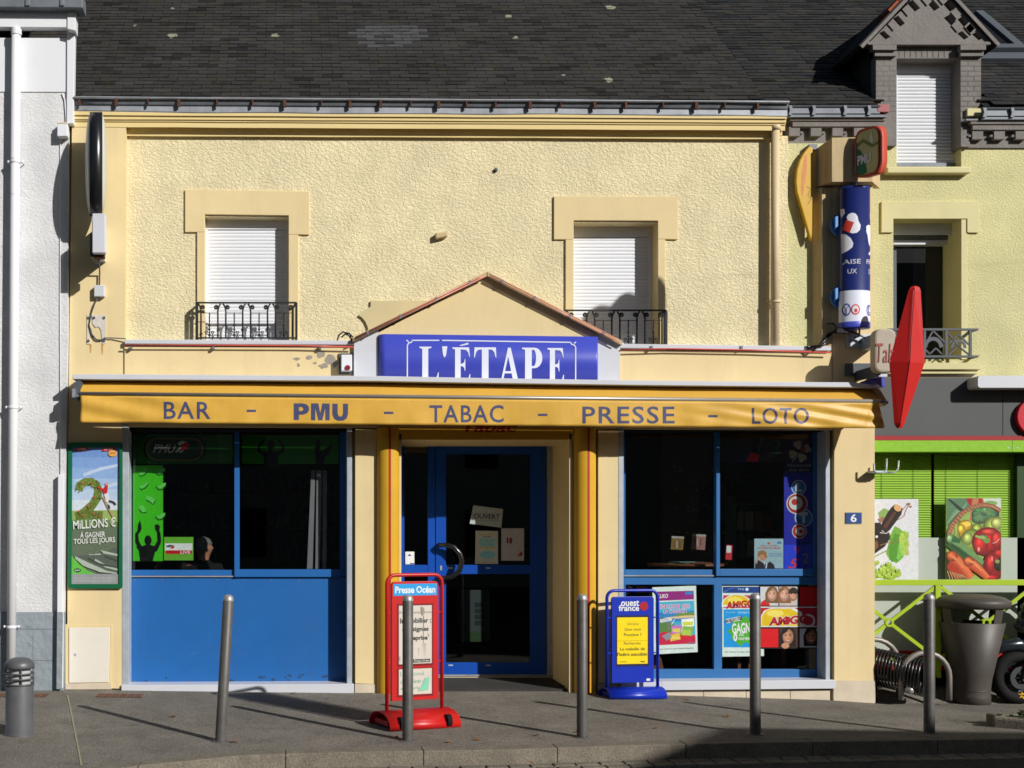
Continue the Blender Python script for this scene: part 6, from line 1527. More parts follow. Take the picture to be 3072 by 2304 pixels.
def seated(label, base, face, head_c, raised=None, hair=None):
    """base: hip point, face: unit facing vector, head_c: head centre"""
    t = thing('person', label, 'person', (base.x, base.y, 0.09))
    r = face.cross(Vector((0, 0, 1))).normalized(); hip = Vector(base); hc = Vector(head_c)
    neck = hc - Vector((0, 0, 0.15)) - face * 0.02; chest = neck - Vector((0, 0, 0.18)); belly = (hip + chest) / 2
    body = [[(*hip, .14), (*belly, .145), (*chest, .15), (*(neck - Vector((0, 0, .04))), .075), (*neck, .056), (*(hc + Vector((0, 0, -.07)) + face * .012), .075), (*hc, .088), (*(hc + Vector((0, 0, .07)) - face * .01), .072)]]
    coat = [[(*hip, .155), (*belly, .165), (*chest, .17), (*(neck - Vector((0, 0, .035))), .1), (*(neck + Vector((0, 0, .03)) - face * .01), .085)]]
    trousers = []
    hands = []
    for sg in (-1, 1):
        sh = chest + r * .17 * sg + Vector((0, 0, .1)); el = sh + r * .05 * sg - Vector((0, 0, .25)) + face * .06; wr = el + face * .23 + Vector((0, 0, .06)) - r * .07 * sg
        if raised and sg == raised[0]: el = raised[1]; wr = raised[2]
        body.append([(*chest, .15), (*sh, .062), (*el, .045), (*wr, .028)]); coat.append([(*chest, .17), (*sh, .08), (*el, .062), (*(el.lerp(wr, .92)), .045)])
        body += hand_chains(wr, (wr - el), Vector((0, 0, 1)), 1.0)
        h2 = hip + r * .1 * sg; kn = h2 + face * .42 + Vector((0, 0, .02)); an = kn - Vector((0, 0, .42)) - face * .02; toe = an + face * .14 - Vector((0, 0, .02))
        body.append([(*hip, .14), (*h2, .09), (*kn, .058), (*an, .04), (*toe, .035)]); trousers.append([(*hip, .158), (*h2, .105), (*kn, .075), (*(kn.lerp(an, .93)), .06)])
    # ears and nose on the same surface
    for sg in (-1, 1): body.append([(*hc, .088), (*(hc + r * .085 * sg - face * .005 + Vector((0, 0, -.012))), .022), (*(hc + r * .102 * sg - face * .018 + Vector((0, 0, .0))), .017)])
    body.append([(*hc, .088), (*(hc + face * .088 + Vector((0, 0, -.01))), .02), (*(hc + face * .108 + Vector((0, 0, -.03))), .015)])
    b = skinned('body', body, skm, t); skinned('coat', coat, drk, t); skinned('trousers', trousers, drk, t)
    for sg in (-1, 1):
        mb = MB(); mb.sphere(hc + face * .08 + r * .032 * sg + Vector((0, 0, .012)), .011, 8, 6); mb.build('eye', BK, t)
    mb = MB(); mb.box(hc.x - .02, hc.x + .02, hc.y - .004, hc.y + .004, hc.z - .052, hc.z - .044); mo = mb.build('mouth', ink(130, 60, 55), t)
    for v in mo.data.vertices:
        p = v.co + wloc(t) - Vector((hc.x, hc.y, 0)); v.co = Vector((hc.x, hc.y, 0)) + r * p.x + face * (.094 + p.y) + Vector((0, 0, p.z)) - wloc(t)
    mb = MB(); rnd = random.Random(2); n = 18
    rings = []
    for i in range(9):
        th = R(8 + i * 13.5)
        ring = []
        for k in range(n):
            ph = 2 * math.pi * k / n; d = Vector((math.sin(th) * math.cos(ph), math.sin(th) * math.sin(ph), math.cos(th)))
            fwd = d.dot(face)
            rr = .112 + rnd.uniform(-.004, .004)
            if fwd > .45 and th > R(50): rr = .05
            if abs(d.dot(r)) > .8 and th > R(85): rr = .07
            ring.append(mb.bm.verts.new(hc - face * .012 + Vector((0, 0, .012)) + d * rr * .9))
        rings.append(ring)
    mb.bm.faces.new(rings[0])
    for A, B in zip(rings, rings[1:]):
        for k in range(n):
            f = mb.bm.faces.new([A[k], B[k], B[(k + 1) % n], A[(k + 1) % n]]); f.smooth = True
    mb.build('hair', hair or hairm, t)
    return t
hd = P(611, 1642, 0.42)
seated('person with short grey hair in a dark coat sitting behind the left shop window', Vector((hd.x - 0.05, 0.48, 0.62)), Vector((0.12, 0.99, 0)).normalized(), hd)
h2 = P(440, 1742, 0.5)
seated('dark dressed person leaning low behind the green banknote poster, hand at the window', Vector((h2.x - 0.25, 0.6, 0.58)), Vector((0.95, -0.3, 0)).normalized(), h2 + Vector((-0.12, 0.08, -0.02)), (1, P(452, 1712, 0.22) + Vector((0, 0, -0.06)), P(472, 1700, 0.18)), mat('dark_hair', (0.015, 0.012, 0.01), 0.8, 0.2))

# ---- right shop window
YR = YG - 0.008
o = poster('window_poster', 'navy panel with a four leaf clover at the top right of the right shop window', 'poster', rc(2352, 1298, 2440, 1417), YR, ink(16, 22, 84))
a = MB(); y = YR; lf_ = ink(204, 196, 186)
for cu, cv, rot in ((2394, 1336, -105), (2381, 1362, 168), (2405, 1371, 55), (2419, 1348, -35)): a.art([(cu + x * math.cos(R(rot)) - z * math.sin(R(rot)), cv + x * math.sin(R(rot)) + z * math.cos(R(rot))) for x, z in ((-14, 0), (-6, -8), (5, -14), (14, -9), (12, -2), (14, 6), (9, 13), (-4, 9))], y, lf_)
a.art([(2404, 1340), (2417, 1343), (2413, 1358), (2400, 1352)], y, ink(178, 24, 34)); a.art(band([(2400, 1358), (2388, 1374), (2376, 1385)], 2.5), y, lf_)
a.text('FRANÇAISE', (2363, 1393, 2432, 1402), y, lf_, 0.0, space=1.2); a.text('DES JEUX', (2368, 1407, 2428, 1415), y, lf_, 0.0, space=1.2); a.build('print', None, o)
o = poster('window_poster', 'tall blue strip with four red and blue letter balls in the right shop window', 'poster', rc(2352, 1417.5, 2440, 1633), YR, ink(26, 34, 172))
a = MB(); y = YR; bb_, rr_ = ink(48, 118, 186), ink(178, 38, 34)
def ball(cu, cv, r, col, ch):
    a.art(ell(cu, cv, r, r, 26), y, W_); a.art(ell(cu, cv, r * .9, r * .9, 26), y, col)
    for k in range(4): a.art(ell(cu - r * .2, cv - r * .3, r * (.62 - .12 * k), r * (.5 - .1 * k), 18), y, tone(col, 1.08 + .12 * k))
    if ch == 'O': a.art(ell(cu - r * .12, cv - r * .05, r * .64, r * .64, 22), y, W_); a.art(ell(cu - r * .22, cv - r * .15, r * .3, r * .3, 18), y, ink(206, 48, 38))
    elif ch == 'C': a.art(ell(cu + r * .1, cv, r * .6, r * .6, 22), y, W_); a.art(ell(cu + r * .25, cv, r * .3, r * .3, 18), y, ink(206, 48, 38))
    else: a.text(ch, (cu - r * .45, cv - r * .6, cu + r * .45, cv + r * .6), y, W_, 0.07)
ball(2411, 1553, 27, bb_, 'T'); ball(2396, 1462, 22, bb_, 'L'); ball(2398, 1594, 22, rr_, 'C'); ball(2391, 1511, 32, rr_, 'O'); a.build('print', None, o)
o = poster('window_poster', 'bright blue square with loose red digits below the letter balls in the right shop window', 'poster', rc(2352, 1633.5, 2440, 1706), YR, ink(36, 66, 224))
a = MB(); y = YR
a.text('9', (2383, 1640, 2400, 1660), y, ink(224, 40, 90), rot=8); a.text('5', (2364, 1677, 2397, 1705), y, ink(234, 60, 48), 0.01, shear=0.3); a.text('2', (2408, 1660, 2426, 1690), y, ink(160, 150, 110)); a.build('print', None, o)
o = poster('window_poster', 'pale blue poster of a boy in dark suit beside the letter ball strip', 'poster', rc(2263, 1616, 2350, 1705), YR, ink(168, 198, 206))
a = MB(); y = YR
a.text('LES JEUX D\'ARGENT', (2282, 1636, 2334, 1640), y, ink(196, 60, 50), 0.03); a.text('SONT INTERDITS AUX MINEURS', (2272, 1642, 2342, 1647), y, ink(196, 60, 50), 0.03); a.art(ell(2306, 1630, 4, 4, 12), y, ink(206, 90, 80)); a.art(rc(2332, 1625, 2344, 1631), y, ink(70, 130, 196))
for v in (1660, 1664, 1668): a.art(rc(2306, v, 2346, v + 1.6), y, ink(110, 150, 190))
a.art([(2265, 1705), (2266, 1684), (2276, 1680), (2288, 1688), (2302, 1690), (2310, 1684), (2322, 1694), (2325, 1705)], y, ink(40, 36, 42)); a.art([(2296, 1705), (2290, 1686), (2302, 1690), (2300, 1705)], y, W_); a.art([(2294, 1690), (2298, 1690), (2297, 1704), (2293, 1704)], y, ink(70, 76, 130))
a.art(ell(2288, 1668, 12, 15, 18, rot=-15), y, ink(214, 160, 132)); a.art([(2272, 1664), (2276, 1654), (2288, 1650), (2299, 1656), (2302, 1674), (2296, 1672), (2290, 1664), (2280, 1666), (2274, 1672)], y, ink(170, 118, 70)); a.art(band([(2268, 1690), (2274, 1674), (2284, 1666)], 6, 4), y, ink(214, 160, 132))
a.art(rc(2281, 1670, 2285, 1671.4), y, BK); a.art(rc(2290, 1671, 2294, 1672.4), y, BK); a.art(ell(2287, 1679, 3, 1.3, 8), y, ink(170, 80, 75)); a.build('print', None, o)
o = poster('window_banner', 'dark banner with green 13 and red square topping the right shop window', 'banner', rc(2162, 1312, 2350, 1386), YR + 0.01, ink(12, 14, 40))
a = MB(); y = YR + 0.01
a.art([(2247, 1354), (2279, 1365), (2274, 1385), (2234, 1385)], y, ink(220, 18, 34)); a.text('1', (2270, 1310, 2290, 1358), y, ink(14, 84, 56), shear=0.3); a.text('3', (2302, 1320, 2342, 1372), y, ink(14, 84, 56), shear=0.2); a.art([(2190, 1386), (2230, 1350), (2262, 1330), (2240, 1386)], y, ink(18, 20, 84)); a.build('print', None, o)
# lower right panes
def quad(p): return p
o = poster('window_poster', 'holiday scratch card poster with purple title band behind the blue newspaper stand', 'poster', [(1957, 1762), (2088, 1757), (2093, 1956), (1962, 1963)], YR, ink(206, 222, 214))
a = MB(); y = YR
a.art([(1966, 1775), (2081, 1772), (2082, 1798), (1967, 1803)], y, ink(138, 34, 118)); a.text('ILLIKO', (1972, 1782, 2004, 1794), y, W_, 0.02, shear=0.2, rot=-2); a.art([(2055, 1775), (2078, 1774), (2079, 1783), (2056, 1784)], y, ink(60, 120, 190))
a.art([(1966, 1807), (2082, 1802), (2087, 1930), (1968, 1936)], y, ink(70, 172, 200)); a.art([(1967, 1838), (2083, 1832), (2084, 1862), (1967, 1868)], y, ink(46, 130, 190)); a.art([(2022, 1846), (2050, 1836), (2083, 1838), (2084, 1850), (2040, 1850)], y, ink(110, 140, 60)); a.art([(1990, 1853), (2060, 1846), (2084, 1846), (2084, 1852), (2030, 1856)], y, ink(214, 190, 140)); a.art([(1967, 1868), (2010, 1866), (2030, 1880), (2020, 1910), (1968, 1910)], y, ink(84, 130, 62)); a.art([(1967, 1858), (1990, 1852), (1992, 1866), (1967, 1870)], y, ink(90, 110, 60))
a.art([(1967, 1905), (1990, 1895), (2086, 1905), (2087, 1930), (1968, 1936)], y, ink(196, 30, 68)); a.art([(2004, 1918), (2014, 1898), (2072, 1900), (2060, 1918)], y, ink(206, 30, 50))
a.text('EN ROUTE VERS', (1980, 1812, 2070, 1826), y, ink(222, 222, 240), 0.035, rot=-1); a.text('EN ROUTE VERS', (1981, 1813, 2069, 1825), y, ink(214, 90, 140), 0.0, rot=-1); a.text('LA CHANCE !', (1990, 1827, 2060, 1840), y, ink(222, 222, 240), 0.035, rot=-2); a.text('LA CHANCE !', (1991, 1828, 2059, 1839), y, ink(214, 90, 140), 0.0, rot=-2)
a.art([(1980, 1858), (2015, 1853), (2016, 1862), (1981, 1868)], y, W_); a.text('VENDREDI 13', (1983, 1857, 2013, 1864), y, ink(70, 90, 110), rot=-6); a.art([(2000, 1866), (2010, 1865), (2008, 1890), (2000, 1890)], y, ink(120, 116, 110))
for q, c1, c2 in (([(2014, 1878), (2042, 1874), (2044, 1898), (2014, 1902)], (190, 120, 190), (220, 200, 90)), ([(2044, 1858), (2082, 1854), (2082, 1878), (2046, 1884)], (240, 240, 230), (200, 210, 60)), ([(2044, 1878), (2080, 1880), (2076, 1908), (2040, 1904)], (130, 180, 80), (170, 200, 80)), ([(2006, 1906), (2038, 1898), (2042, 1918), (2012, 1924)], (222, 190, 60), (230, 210, 110))):
    a.art(q, y, ink(*c1)); (x0_, y0_), (x1_, y1_) = q[0], q[2]; a.art([(x0_ + 3, y0_ + (y1_ - y0_) * .4), (x1_ - 3, y0_ + (y1_ - y0_) * .35), (x1_ - 4, y1_ - 2), (x0_ + 4, y1_ - 2)], y, ink(*c2))
a.art(band([(2014, 1874), (2024, 1858)], 2), y, W_); a.art(band([(2044, 1898), (2050, 1868)], 1.6), y, W_); a.art([(1985, 1908), (2010, 1896), (2016, 1912), (2000, 1922)], y, ink(140, 140, 146))
a.text('jouer comporte des risques endettement dependance', (1980, 1943, 2082, 1949), y, ink(120, 130, 124), rot=-2); a.art(rc(2062, 1926, 2084, 1932), y, ink(150, 90, 110)); a.build('print', None, o)
o = poster('window_poster', 'blue lottery poster with yellow oval title and green splash behind the fourth bollard', 'poster', [(2166.5, 1758), (2288, 1758), (2292, 1968), (2167, 1970)], YR, ink(206, 222, 214))
a = MB(); y = YR
a.art(rc(2168, 1760, 2280, 1779), y, ink(18, 56, 128)); a.art(band([(2170, 1777), (2190, 1766), (2215, 1762)], 3, 1), y, ink(60, 120, 190)); a.text('FDJ', (2214, 1765, 2232, 1771), y, ink(150, 190, 230), 0.02); a.art(ell(2241, 1768, 5, 5, 10), y, ink(200, 220, 240))
a.art(rc(2170, 1786, 2286, 1824), y, ink(196, 40, 70)); a.art(ell(2210, 1816, 46, 33, 30, 172, 368), y, W_); a.art(ell(2210, 1814, 41, 29, 30, 178, 362), y, ink(216, 186, 20)); a.art(ell(2204, 1800, 22, 10, 18), y, ink(232, 214, 90)); a.text('AMiGO', (2177, 1802, 2262, 1824), y, ink(176, 24, 40), 0.05, shear=0.15, rot=-4)
a.art(rc(2171, 1828, 2287, 1942), y, ink(20, 146, 214)); a.text('POUR JOUER', (2177, 1835, 2206, 1840), y, ink(120, 196, 232), 0.03); a.text('NOUVEAU TIRAGE', (2214, 1834, 2262, 1841), y, ink(150, 206, 236), 0.03)
rnd = random.Random(8); a.art([(2232 + (46 + 8 * math.sin(i * 2.2)) * math.cos(R(i * 15)) * .95, 1894 + (40 + 8 * math.cos(i * 1.7)) * math.sin(R(i * 15))) for i in range(24)], y, ink(74, 168, 44))
a.art([(2174, 1860), (2224, 1848), (2226, 1860), (2176, 1870)], y, BK); a.text('C\'EST POSSIBLE !', (2177, 1852, 2223, 1866), y, W_, 0.02, rot=-12); a.text('GAGNEZ', (2196, 1868, 2274, 1900), y, W_, 0.03, rot=-3); a.text('0', (2200, 1900, 2212, 1924), y, W_, 0.04); a.text('AVEC', (2216, 1900, 2232, 1908), y, W_, 0.02); a.text('NUMÉRO !', (2216, 1910, 2262, 1920), y, W_, 0.02)
a.text('jouer comporte des risques endettement isolement', (2174, 1953, 2284, 1959), y, ink(120, 130, 124)); a.build('print', None, o)
o = poster('window_poster', 'red and white lottery poster with laughing faces and a yellow title band', 'poster', rc(2279, 1757, 2457, 1946), YR - 0.006, ink(24, 18, 20))
a = MB(); y = YR - 0.006; redp = ink(212, 16, 26)
a.art(rc(2281, 1760, 2335, 1817), y, ink(206, 206, 206)); a.art([(2281, 1817), (2284, 1806), (2296, 1798), (2306, 1806), (2310, 1817)], y, redp); pface(a, 2316, 1784, 17, y, SKIN[0], ink(122, 88, 52))
a.art(rc(2338, 1760, 2395, 1817), y, ink(200, 190, 184)); pface(a, 2353, 1784, 17, y, SKIN[0], ink(140, 96, 60)); pface(a, 2380, 1784, 17, y, SKIN[1], ink(50, 36, 28), long=False)
a.art(rc(2399, 1761, 2456, 1817), y, redp); a.art(rc(2280, 1820, 2456, 1881), y, W_); a.art(rc(2282, 1823, 2453, 1878), y, ink(184, 20, 44)); a.art([(2283, 1878), (2283, 1848), (2292, 1832), (2312, 1824), (2384, 1824), (2404, 1836), (2412, 1856), (2410, 1878)], y, W_); a.art([(2284, 1878), (2286, 1848), (2300, 1830), (2320, 1826), (2372, 1826), (2394, 1838), (2402, 1856), (2400, 1878)], y, ink(222, 190, 20)); a.art(ell(2326, 1840, 26, 10, 18), y, ink(236, 218, 100))
a.art(ell(2424, 1862, 22, 20, 22), y, ink(206, 200, 206)); a.art(ell(2424, 1862, 16, 14, 20), y, ink(184, 20, 44)); a.text('AMiG', (2304, 1848, 2398, 1876), y, W_, 0.09, shear=0.15, rot=-4); a.text('AMiG', (2305, 1849, 2397, 1875), y, ink(172, 22, 40), 0.055, shear=0.15, rot=-4); a.text('O', (2398, 1844, 2428, 1872), y, ink(172, 22, 40), 0.05)
a.art(rc(2280, 1886, 2335, 1942), y, redp); a.art(rc(2338, 1885, 2396, 1942), y, ink(70, 48, 40)); pface(a, 2364, 1910, 20, y, ink(196, 140, 108), ink(26, 20, 18)); a.art(ell(2356, 1937, 12, 9, 12), y, ink(196, 140, 108)); a.art(rc(2399, 1886, 2454, 1942), y, ink(196, 196, 200)); pface(a, 2433, 1910, 19, y, SKIN[2], ink(20, 16, 16)); a.build('print', None, o)

# things behind the right window: table with magazines, hanging packets, chair legs, gold tape bits
tb_ = thing('display_table', 'round wooden table with magazines just behind the right shop window', 'table', (P(2030, 0, .5).x, 0.5, 0.09))
wood = mat('orange_wood', (0.16, 0.06, 0.028), 0.5, 0.3, var=0.2, vscale=8)
c = P(2060, 1690, 0.45)
mb = MB(); mb.lathe([(0, c.z), (0.40, c.z), (0.41, c.z - 0.015), (0.40, c.z - 0.03), (0, c.z - 0.03)], (c.x, 0.45, 0), 32); mb.build('tabletop', wood, tb_)
mb = MB(); mb.lathe([(0.22, 0.09), (0.2, 0.12), (0.03, 0.15), (0.03, c.z - 0.03)], (c.x, 0.45, 0), 20); mb.build('pedestal', M['iron'], tb_)
for i, (u0, u1, v, yy, col, nm_) in enumerate(((1995, 2060, 1676, .3, (70, 120, 50), 'green magazine on the table behind the right shop window'), (2070, 2140, 1680, .28, (150, 80, 60), 'reddish magazine on the table behind the right shop window'), (2020, 2100, 1670, .42, (120, 150, 150), 'pale magazine behind the others on the display table'))):
    x0_, x1_ = P(u0, 0, yy).x, P(u1, 0, yy).x
    mb = MB(); ro = 0.15 * (i - 1)
    mb.box(x0_, x1_, yy - 0.09, yy + 0.12, c.z + 0.001 + i * 0.006, c.z + 0.006 + i * 0.006); ob = mb.build('magazine', ink(*col)); tag(shift_to(ob, ((x0_ + x1_) / 2, yy, c.z)), nm_, 'magazine')
for (u0, u1, v0, v1, yy, c1, lab) in ((2012, 2052, 1608, 1650, .12, (120, 100, 40), 'ochre packet hanging in the right shop window'), (2074, 2118, 1602, 1650, .12, (150, 110, 100), 'striped pink packet hanging in the right shop window'), (2176, 2198, 1634, 1680, .08, (210, 40, 50), 'red and white carton hanging right of the sash in the shop window')):
    o = poster('hanging_packet', lab, 'packet', [(u0 + 4, v0), (u1, v0 + 2), (u1 - 3, v1), (u0, v1 - 2)], yy, ink(*c1), 0.012)
    a = MB()
    if c1[0] == 210: a.art([(u0 + 4, v0 + 3), (u1 - 4, v0 + 4), (u1 - 5, v0 + 24), (u0 + 3, v0 + 24)], yy, W_)
    else:
        a.art([(u0 + 3, v0), (u1, v0 + 2), (u1, v0 + 8), (u0 + 3, v0 + 6)], yy, ink(170, 160, 150))
        for k in range(3): a.art(rc(u0 + 8 + k * 9, v0 + 14, u0 + 12 + k * 9, v0 + 36), yy, ink(170, 160, 150) if k % 2 else ink(120, 60, 60))
    a.build('print', None, o)
for u0, u1, lab in ((1876, 1900, 'left slat of the wooden chair back behind the blue newspaper stand'), (1912, 1944, 'wider slat of the wooden chair back behind the blue newspaper stand')): pass
ch = thing('wooden_chair', 'orange wooden chair standing behind the lower left pane of the right shop window', 'chair', (P(1920, 0, .35).x, 0.45, 0.09))
for nm_, q, ya_, yb_ in (('back_slat', [(1877, 1759), (1897, 1759), (1897, 1775), (1877, 1775)], .14, .17), ('back_slat', [(1912, 1759), (1942, 1759), (1942, 1778), (1912, 1778)], .14, .17), ('leg', [(1874, 1776), (1884, 1776), (1884, 2010), (1874, 2010)], .14, .18), ('leg', [(1972, 1960), (1984, 1976), (1992, 2012), (1980, 2012)], .30, .34), ('leg', [(1950, 1778), (1960, 1778), (1968, 2010), (1958, 2010)], .14, .18), ('seat', [(1872, 1880), (1962, 1880), (1962, 1890), (1872, 1890)], .14, .5)):
    mb = MB(); mb.prism(q, ya_, yb_, wood); mb.build(nm_, None, ch, bevel=0.003)
ch = thing('wooden_stool', 'orange wooden stool whose legs show below the posters in the right shop window', 'stool', (P(2290, 0, .3).x, 0.3, 0.09))
for q in ([(2222, 1960), (2231, 1960), (2222, 2008), (2213, 2008)], [(2246, 1960), (2254, 1960), (2254, 2008), (2245, 2008)], [(2342, 1940), (2352, 1940), (2362, 2008), (2350, 2008)]):
    mb = MB(); mb.prism([(q[0][0], 1860), (q[1][0], 1860), q[2], q[3]], .18, .22, wood); mb.build('leg', None, ch, bevel=0.003)
mb = MB(); mb.rect(2215, 1852, 2356, 1860, .12, .42, wood); mb.build('seat', None, ch)
mb = MB(); rnd = random.Random(12)
for i in range(70):
    u, v = rnd.uniform(2020, 2250), rnd.choice((1405, 1460, 1470, 1520, 1525, 1590, 1596, 1600)) + rnd.uniform(-8, 8)
    if rnd.random() < .45: u = rnd.choice((2078, 2190, 2238, 2222)) + rnd.uniform(-3, 3); v = rnd.uniform(1420, 1600)
    mb.rect(u, v, u + 3.2, v + 2.6, 1.4, 1.41, mat('gold_foil', (0.5, 0.42, 0.16), 0.3, 0.5, 0.6))
tag(shift_to(mb.build('gold_garland'), P(2130, 1600, 1.4)), 'thin garland of gold foil bits hanging in the dark behind the right shop window', 'garland', kind='stuff')
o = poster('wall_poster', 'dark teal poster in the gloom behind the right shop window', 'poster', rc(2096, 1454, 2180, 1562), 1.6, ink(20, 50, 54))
# ---- papers on the door
YDP = YD - 0.022
o = poster('door_card', 'tilted white card reading OUVERT on the glass door', 'card', [(1420, 1516), (1509, 1527), (1504, 1583), (1409, 1571)], YDP, ink(178, 190, 188))
a = MB(); a.text('OUVERT', (1421, 1542, 1500, 1557), YDP, ink(66, 74, 80), 0.03, rot=2); 
for s_ in ([(1418, 1539), (1503, 1541)], [(1418, 1560), (1500, 1562)], [(1418, 1539), (1418, 1560)]): a.art(band(s_, 1.4), YDP, ink(120, 130, 132))
a.art([(1474, 1537), (1492, 1530), (1498, 1540), (1484, 1541)], YDP, ink(186, 180, 140)); a.build('print', None, o)
o = poster('door_poster', 'white notice with pale blue and yellow boxes on the glass door below the OUVERT card', 'notice', [(1427, 1592), (1494, 1593), (1494, 1692), (1426, 1692)], YDP, ink(204, 208, 196))
a = MB(); y = YDP
a.art(rc(1437, 1602, 1482, 1605), y, ink(206, 186, 90)); a.text('ticket', (1450, 1606, 1473, 1612), y, ink(50, 130, 170), 0.03); a.art(rc(1438, 1615, 1484, 1639), y, ink(140, 206, 216)); a.art(rc(1437, 1641, 1486, 1644), y, ink(206, 186, 90)); a.art([(1456, 1645), (1470, 1645), (1463, 1648)], y, ink(206, 186, 90)); a.art(ell(1463, 1664, 23, 12, 20), y, ink(140, 206, 216)); a.art([(1444, 1670), (1452, 1674), (1446, 1680)], y, ink(140, 206, 216))
for v in (1619, 1625, 1631): a.art(rc(1442, v, 1480, v + 1.6), y, ink(180, 205, 180))
a.build('print', None, o)
o = poster('door_poster', 'grey notice in the shade on the glass door right of the blue and yellow one', 'notice', rc(1504, 1585, 1572, 1682), YDP, ink(190, 188, 192))
a = MB(); a.art([(1520, 1612), (1524, 1611), (1526, 1630), (1520, 1630)], YDP, ink(70, 70, 80)); a.art(ell(1532, 1622, 5, 10, 12), YDP, ink(150, 40, 50)); a.art([(1552, 1668), (1566, 1652), (1568, 1668)], YDP, ink(150, 40, 50)); a.build('print', None, o)
o = poster('door_sticker', 'small white sticker with a blue triangle on the narrow side pane left of the door', 'sticker', rc(1216, 1655, 1243, 1693), YD - 0.002, W_, 0.001)
a = MB(); a.art([(1229, 1661), (1235, 1668), (1222, 1668)], YD - 0.002, ink(40, 80, 170)); a.art(rc(1230, 1689, 1242, 1692.5), YD - 0.002, ink(40, 80, 170)); a.build('print', None, o)
# things in the gloom behind the door
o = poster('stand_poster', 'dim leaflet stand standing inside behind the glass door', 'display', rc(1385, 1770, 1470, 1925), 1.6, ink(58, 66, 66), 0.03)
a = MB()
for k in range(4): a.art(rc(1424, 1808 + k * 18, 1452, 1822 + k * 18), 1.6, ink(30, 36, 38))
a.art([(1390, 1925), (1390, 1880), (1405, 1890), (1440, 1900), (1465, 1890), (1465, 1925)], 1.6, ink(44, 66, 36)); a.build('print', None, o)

# dim furniture in the gloom: pale wall panel, shelf rack, bar counter, stools, lamps
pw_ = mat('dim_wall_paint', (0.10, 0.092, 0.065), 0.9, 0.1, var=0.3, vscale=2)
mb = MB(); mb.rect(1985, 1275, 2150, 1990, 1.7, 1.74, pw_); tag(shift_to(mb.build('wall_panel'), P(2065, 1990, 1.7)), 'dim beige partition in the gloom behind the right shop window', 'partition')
sh_ = thing('card_rack', 'dim rack of postcards and packets deep inside the right shop window', 'rack', (P(2270, 0, 1.2).x, 1.2, 0.09))
mb = MB(); x0_, x1_ = P(2195, 0, 1.2).x, P(2345, 0, 1.2).x; mb.box(x0_, x0_ + .03, 1.15, 1.4, .09, 2.1); mb.box(x1_ - .03, x1_, 1.15, 1.4, .09, 2.1)
for k in range(6): mb.box(x0_ + .03, x1_ - .03, 1.15, 1.4, .5 + k * .3, .52 + k * .3)
mb.build('frame', M['iron_grey'], sh_)
rnd = random.Random(4)
mb = MB()
for k in range(5):
    x = x0_ + .05
    while x < x1_ - .14:
        w_ = rnd.uniform(.07, .12); mb.box(x, x + w_, 1.17, 1.19, .521 + k * .3, .521 + k * .3 + rnd.uniform(.14, .24), ink(*rnd.choice(((120, 90, 60), (90, 110, 120), (150, 140, 110), (120, 50, 50), (60, 90, 70))))); x += w_ + .02
mb.build('card', None, sh_)['kind'] = 'stuff'
bc = thing('bar_counter', 'dim wooden bar counter deep inside the left shop window', 'counter', (P(700, 0, 2.6).x, 2.6, 0.09))
x0_, x1_ = P(420, 0, 2.6).x, P(1000, 0, 2.6).x
mb = MB(); mb.box(x0_, x1_, 2.6, 3.0, .09, 1.12); mb.build('front', mat('bar_wood', (0.11, 0.06, 0.03), 0.5, 0.3, var=0.3, vscale=3), bc)
mb = MB(); mb.box(x0_ - .04, x1_ + .04, 2.52, 3.04, 1.121, 1.165); mb.build('top', mat('bar_top', (0.16, 0.13, 0.1), 0.3, 0.4, var=0.2), bc)
bsf = thing('bottle_shelf', 'dim shelf of bottles behind the bar counter inside the left shop window', 'shelf', (P(700, 0, 3.6).x, 3.6, 1.3))
mb = MB()
for z in (1.3, 1.75, 2.2): mb.box(x0_ + .1, x1_ + .1, 3.5, 3.75, z, z + .03)
mb.build('board', wood, bsf)
mb = MB(); rnd = random.Random(9)
for z in (1.33, 1.78, 2.23):
    x = x0_ + .15
    while x < x1_:
        h = rnd.uniform(.2, .3); r_ = rnd.uniform(.03, .042); mb.lathe([(0, 0), (r_, 0), (r_, h * .6), (r_ * .35, h * .75), (r_ * .35, h), (0, h)], (x, 3.6, z + .001), 10, ink(*rnd.choice(((90, 120, 70), (140, 90, 40), (150, 150, 150), (120, 40, 30), (60, 70, 110))))); x += rnd.uniform(.09, .16)
o = mb.build('bottle', None, bsf); o['kind'] = 'stuff'
# ================================================================ street furniture
# bollards: one built, then copied
def make_bollard(label, loc, rot):
    t = thing('bollard', label, 'bollard', loc, 'bollards along the kerb')
    WL[t.name] = Vector((0, 0, 0))
    mb = MB(); r = 0.0425
    mb.lathe([(r, -0.05), (r, 1.105), (r - 0.002, 1.107)], (0, 0, 0), 28); mb.lathe([(0.075, -0.02), (0.07, 0.003), (0.0455, 0.006)], (0, 0, 0), 20, mat('bollard_footing', (0.12, 0.085, 0.06), 0.9, 0.1, var=0.3, vscale=30)); mb.mats.insert(0, M['bollard']) if False else None
    b = mb.build('post', None, t)
    b.data.materials.clear(); b.data.materials.append(M['bollard'])
    for p in b.data.polygons: p.material_index = 0
    mb = MB(); mb.lathe([(r + 0.0005, 1.107), (r + 0.0005, 1.118), (r * .93, 1.134), (r * .72, 1.148), (r * .4, 1.156), (0, 1.158)], (0, 0, 0), 28); mb.build('cap', M['bollard_cap'], t)
    t.rotation_euler = rot
    return t
BD = [(661, 8.83, 0.056, 'leaning grey bollard in front of the blue panel of the left shop window'),
      (1223, 8.9, 0.002, 'grey bollard standing right in front of the red newspaper stand'),
      (1746, 9.05, -0.004, 'grey bollard in front of the right yellow column beside the door'),
      (2266, 9.22, 0.002, 'grey bollard in front of the laughing faces poster'),
      (2788, 9.32, 0.002, 'grey bollard beside the litter bin, half in the street shade')]
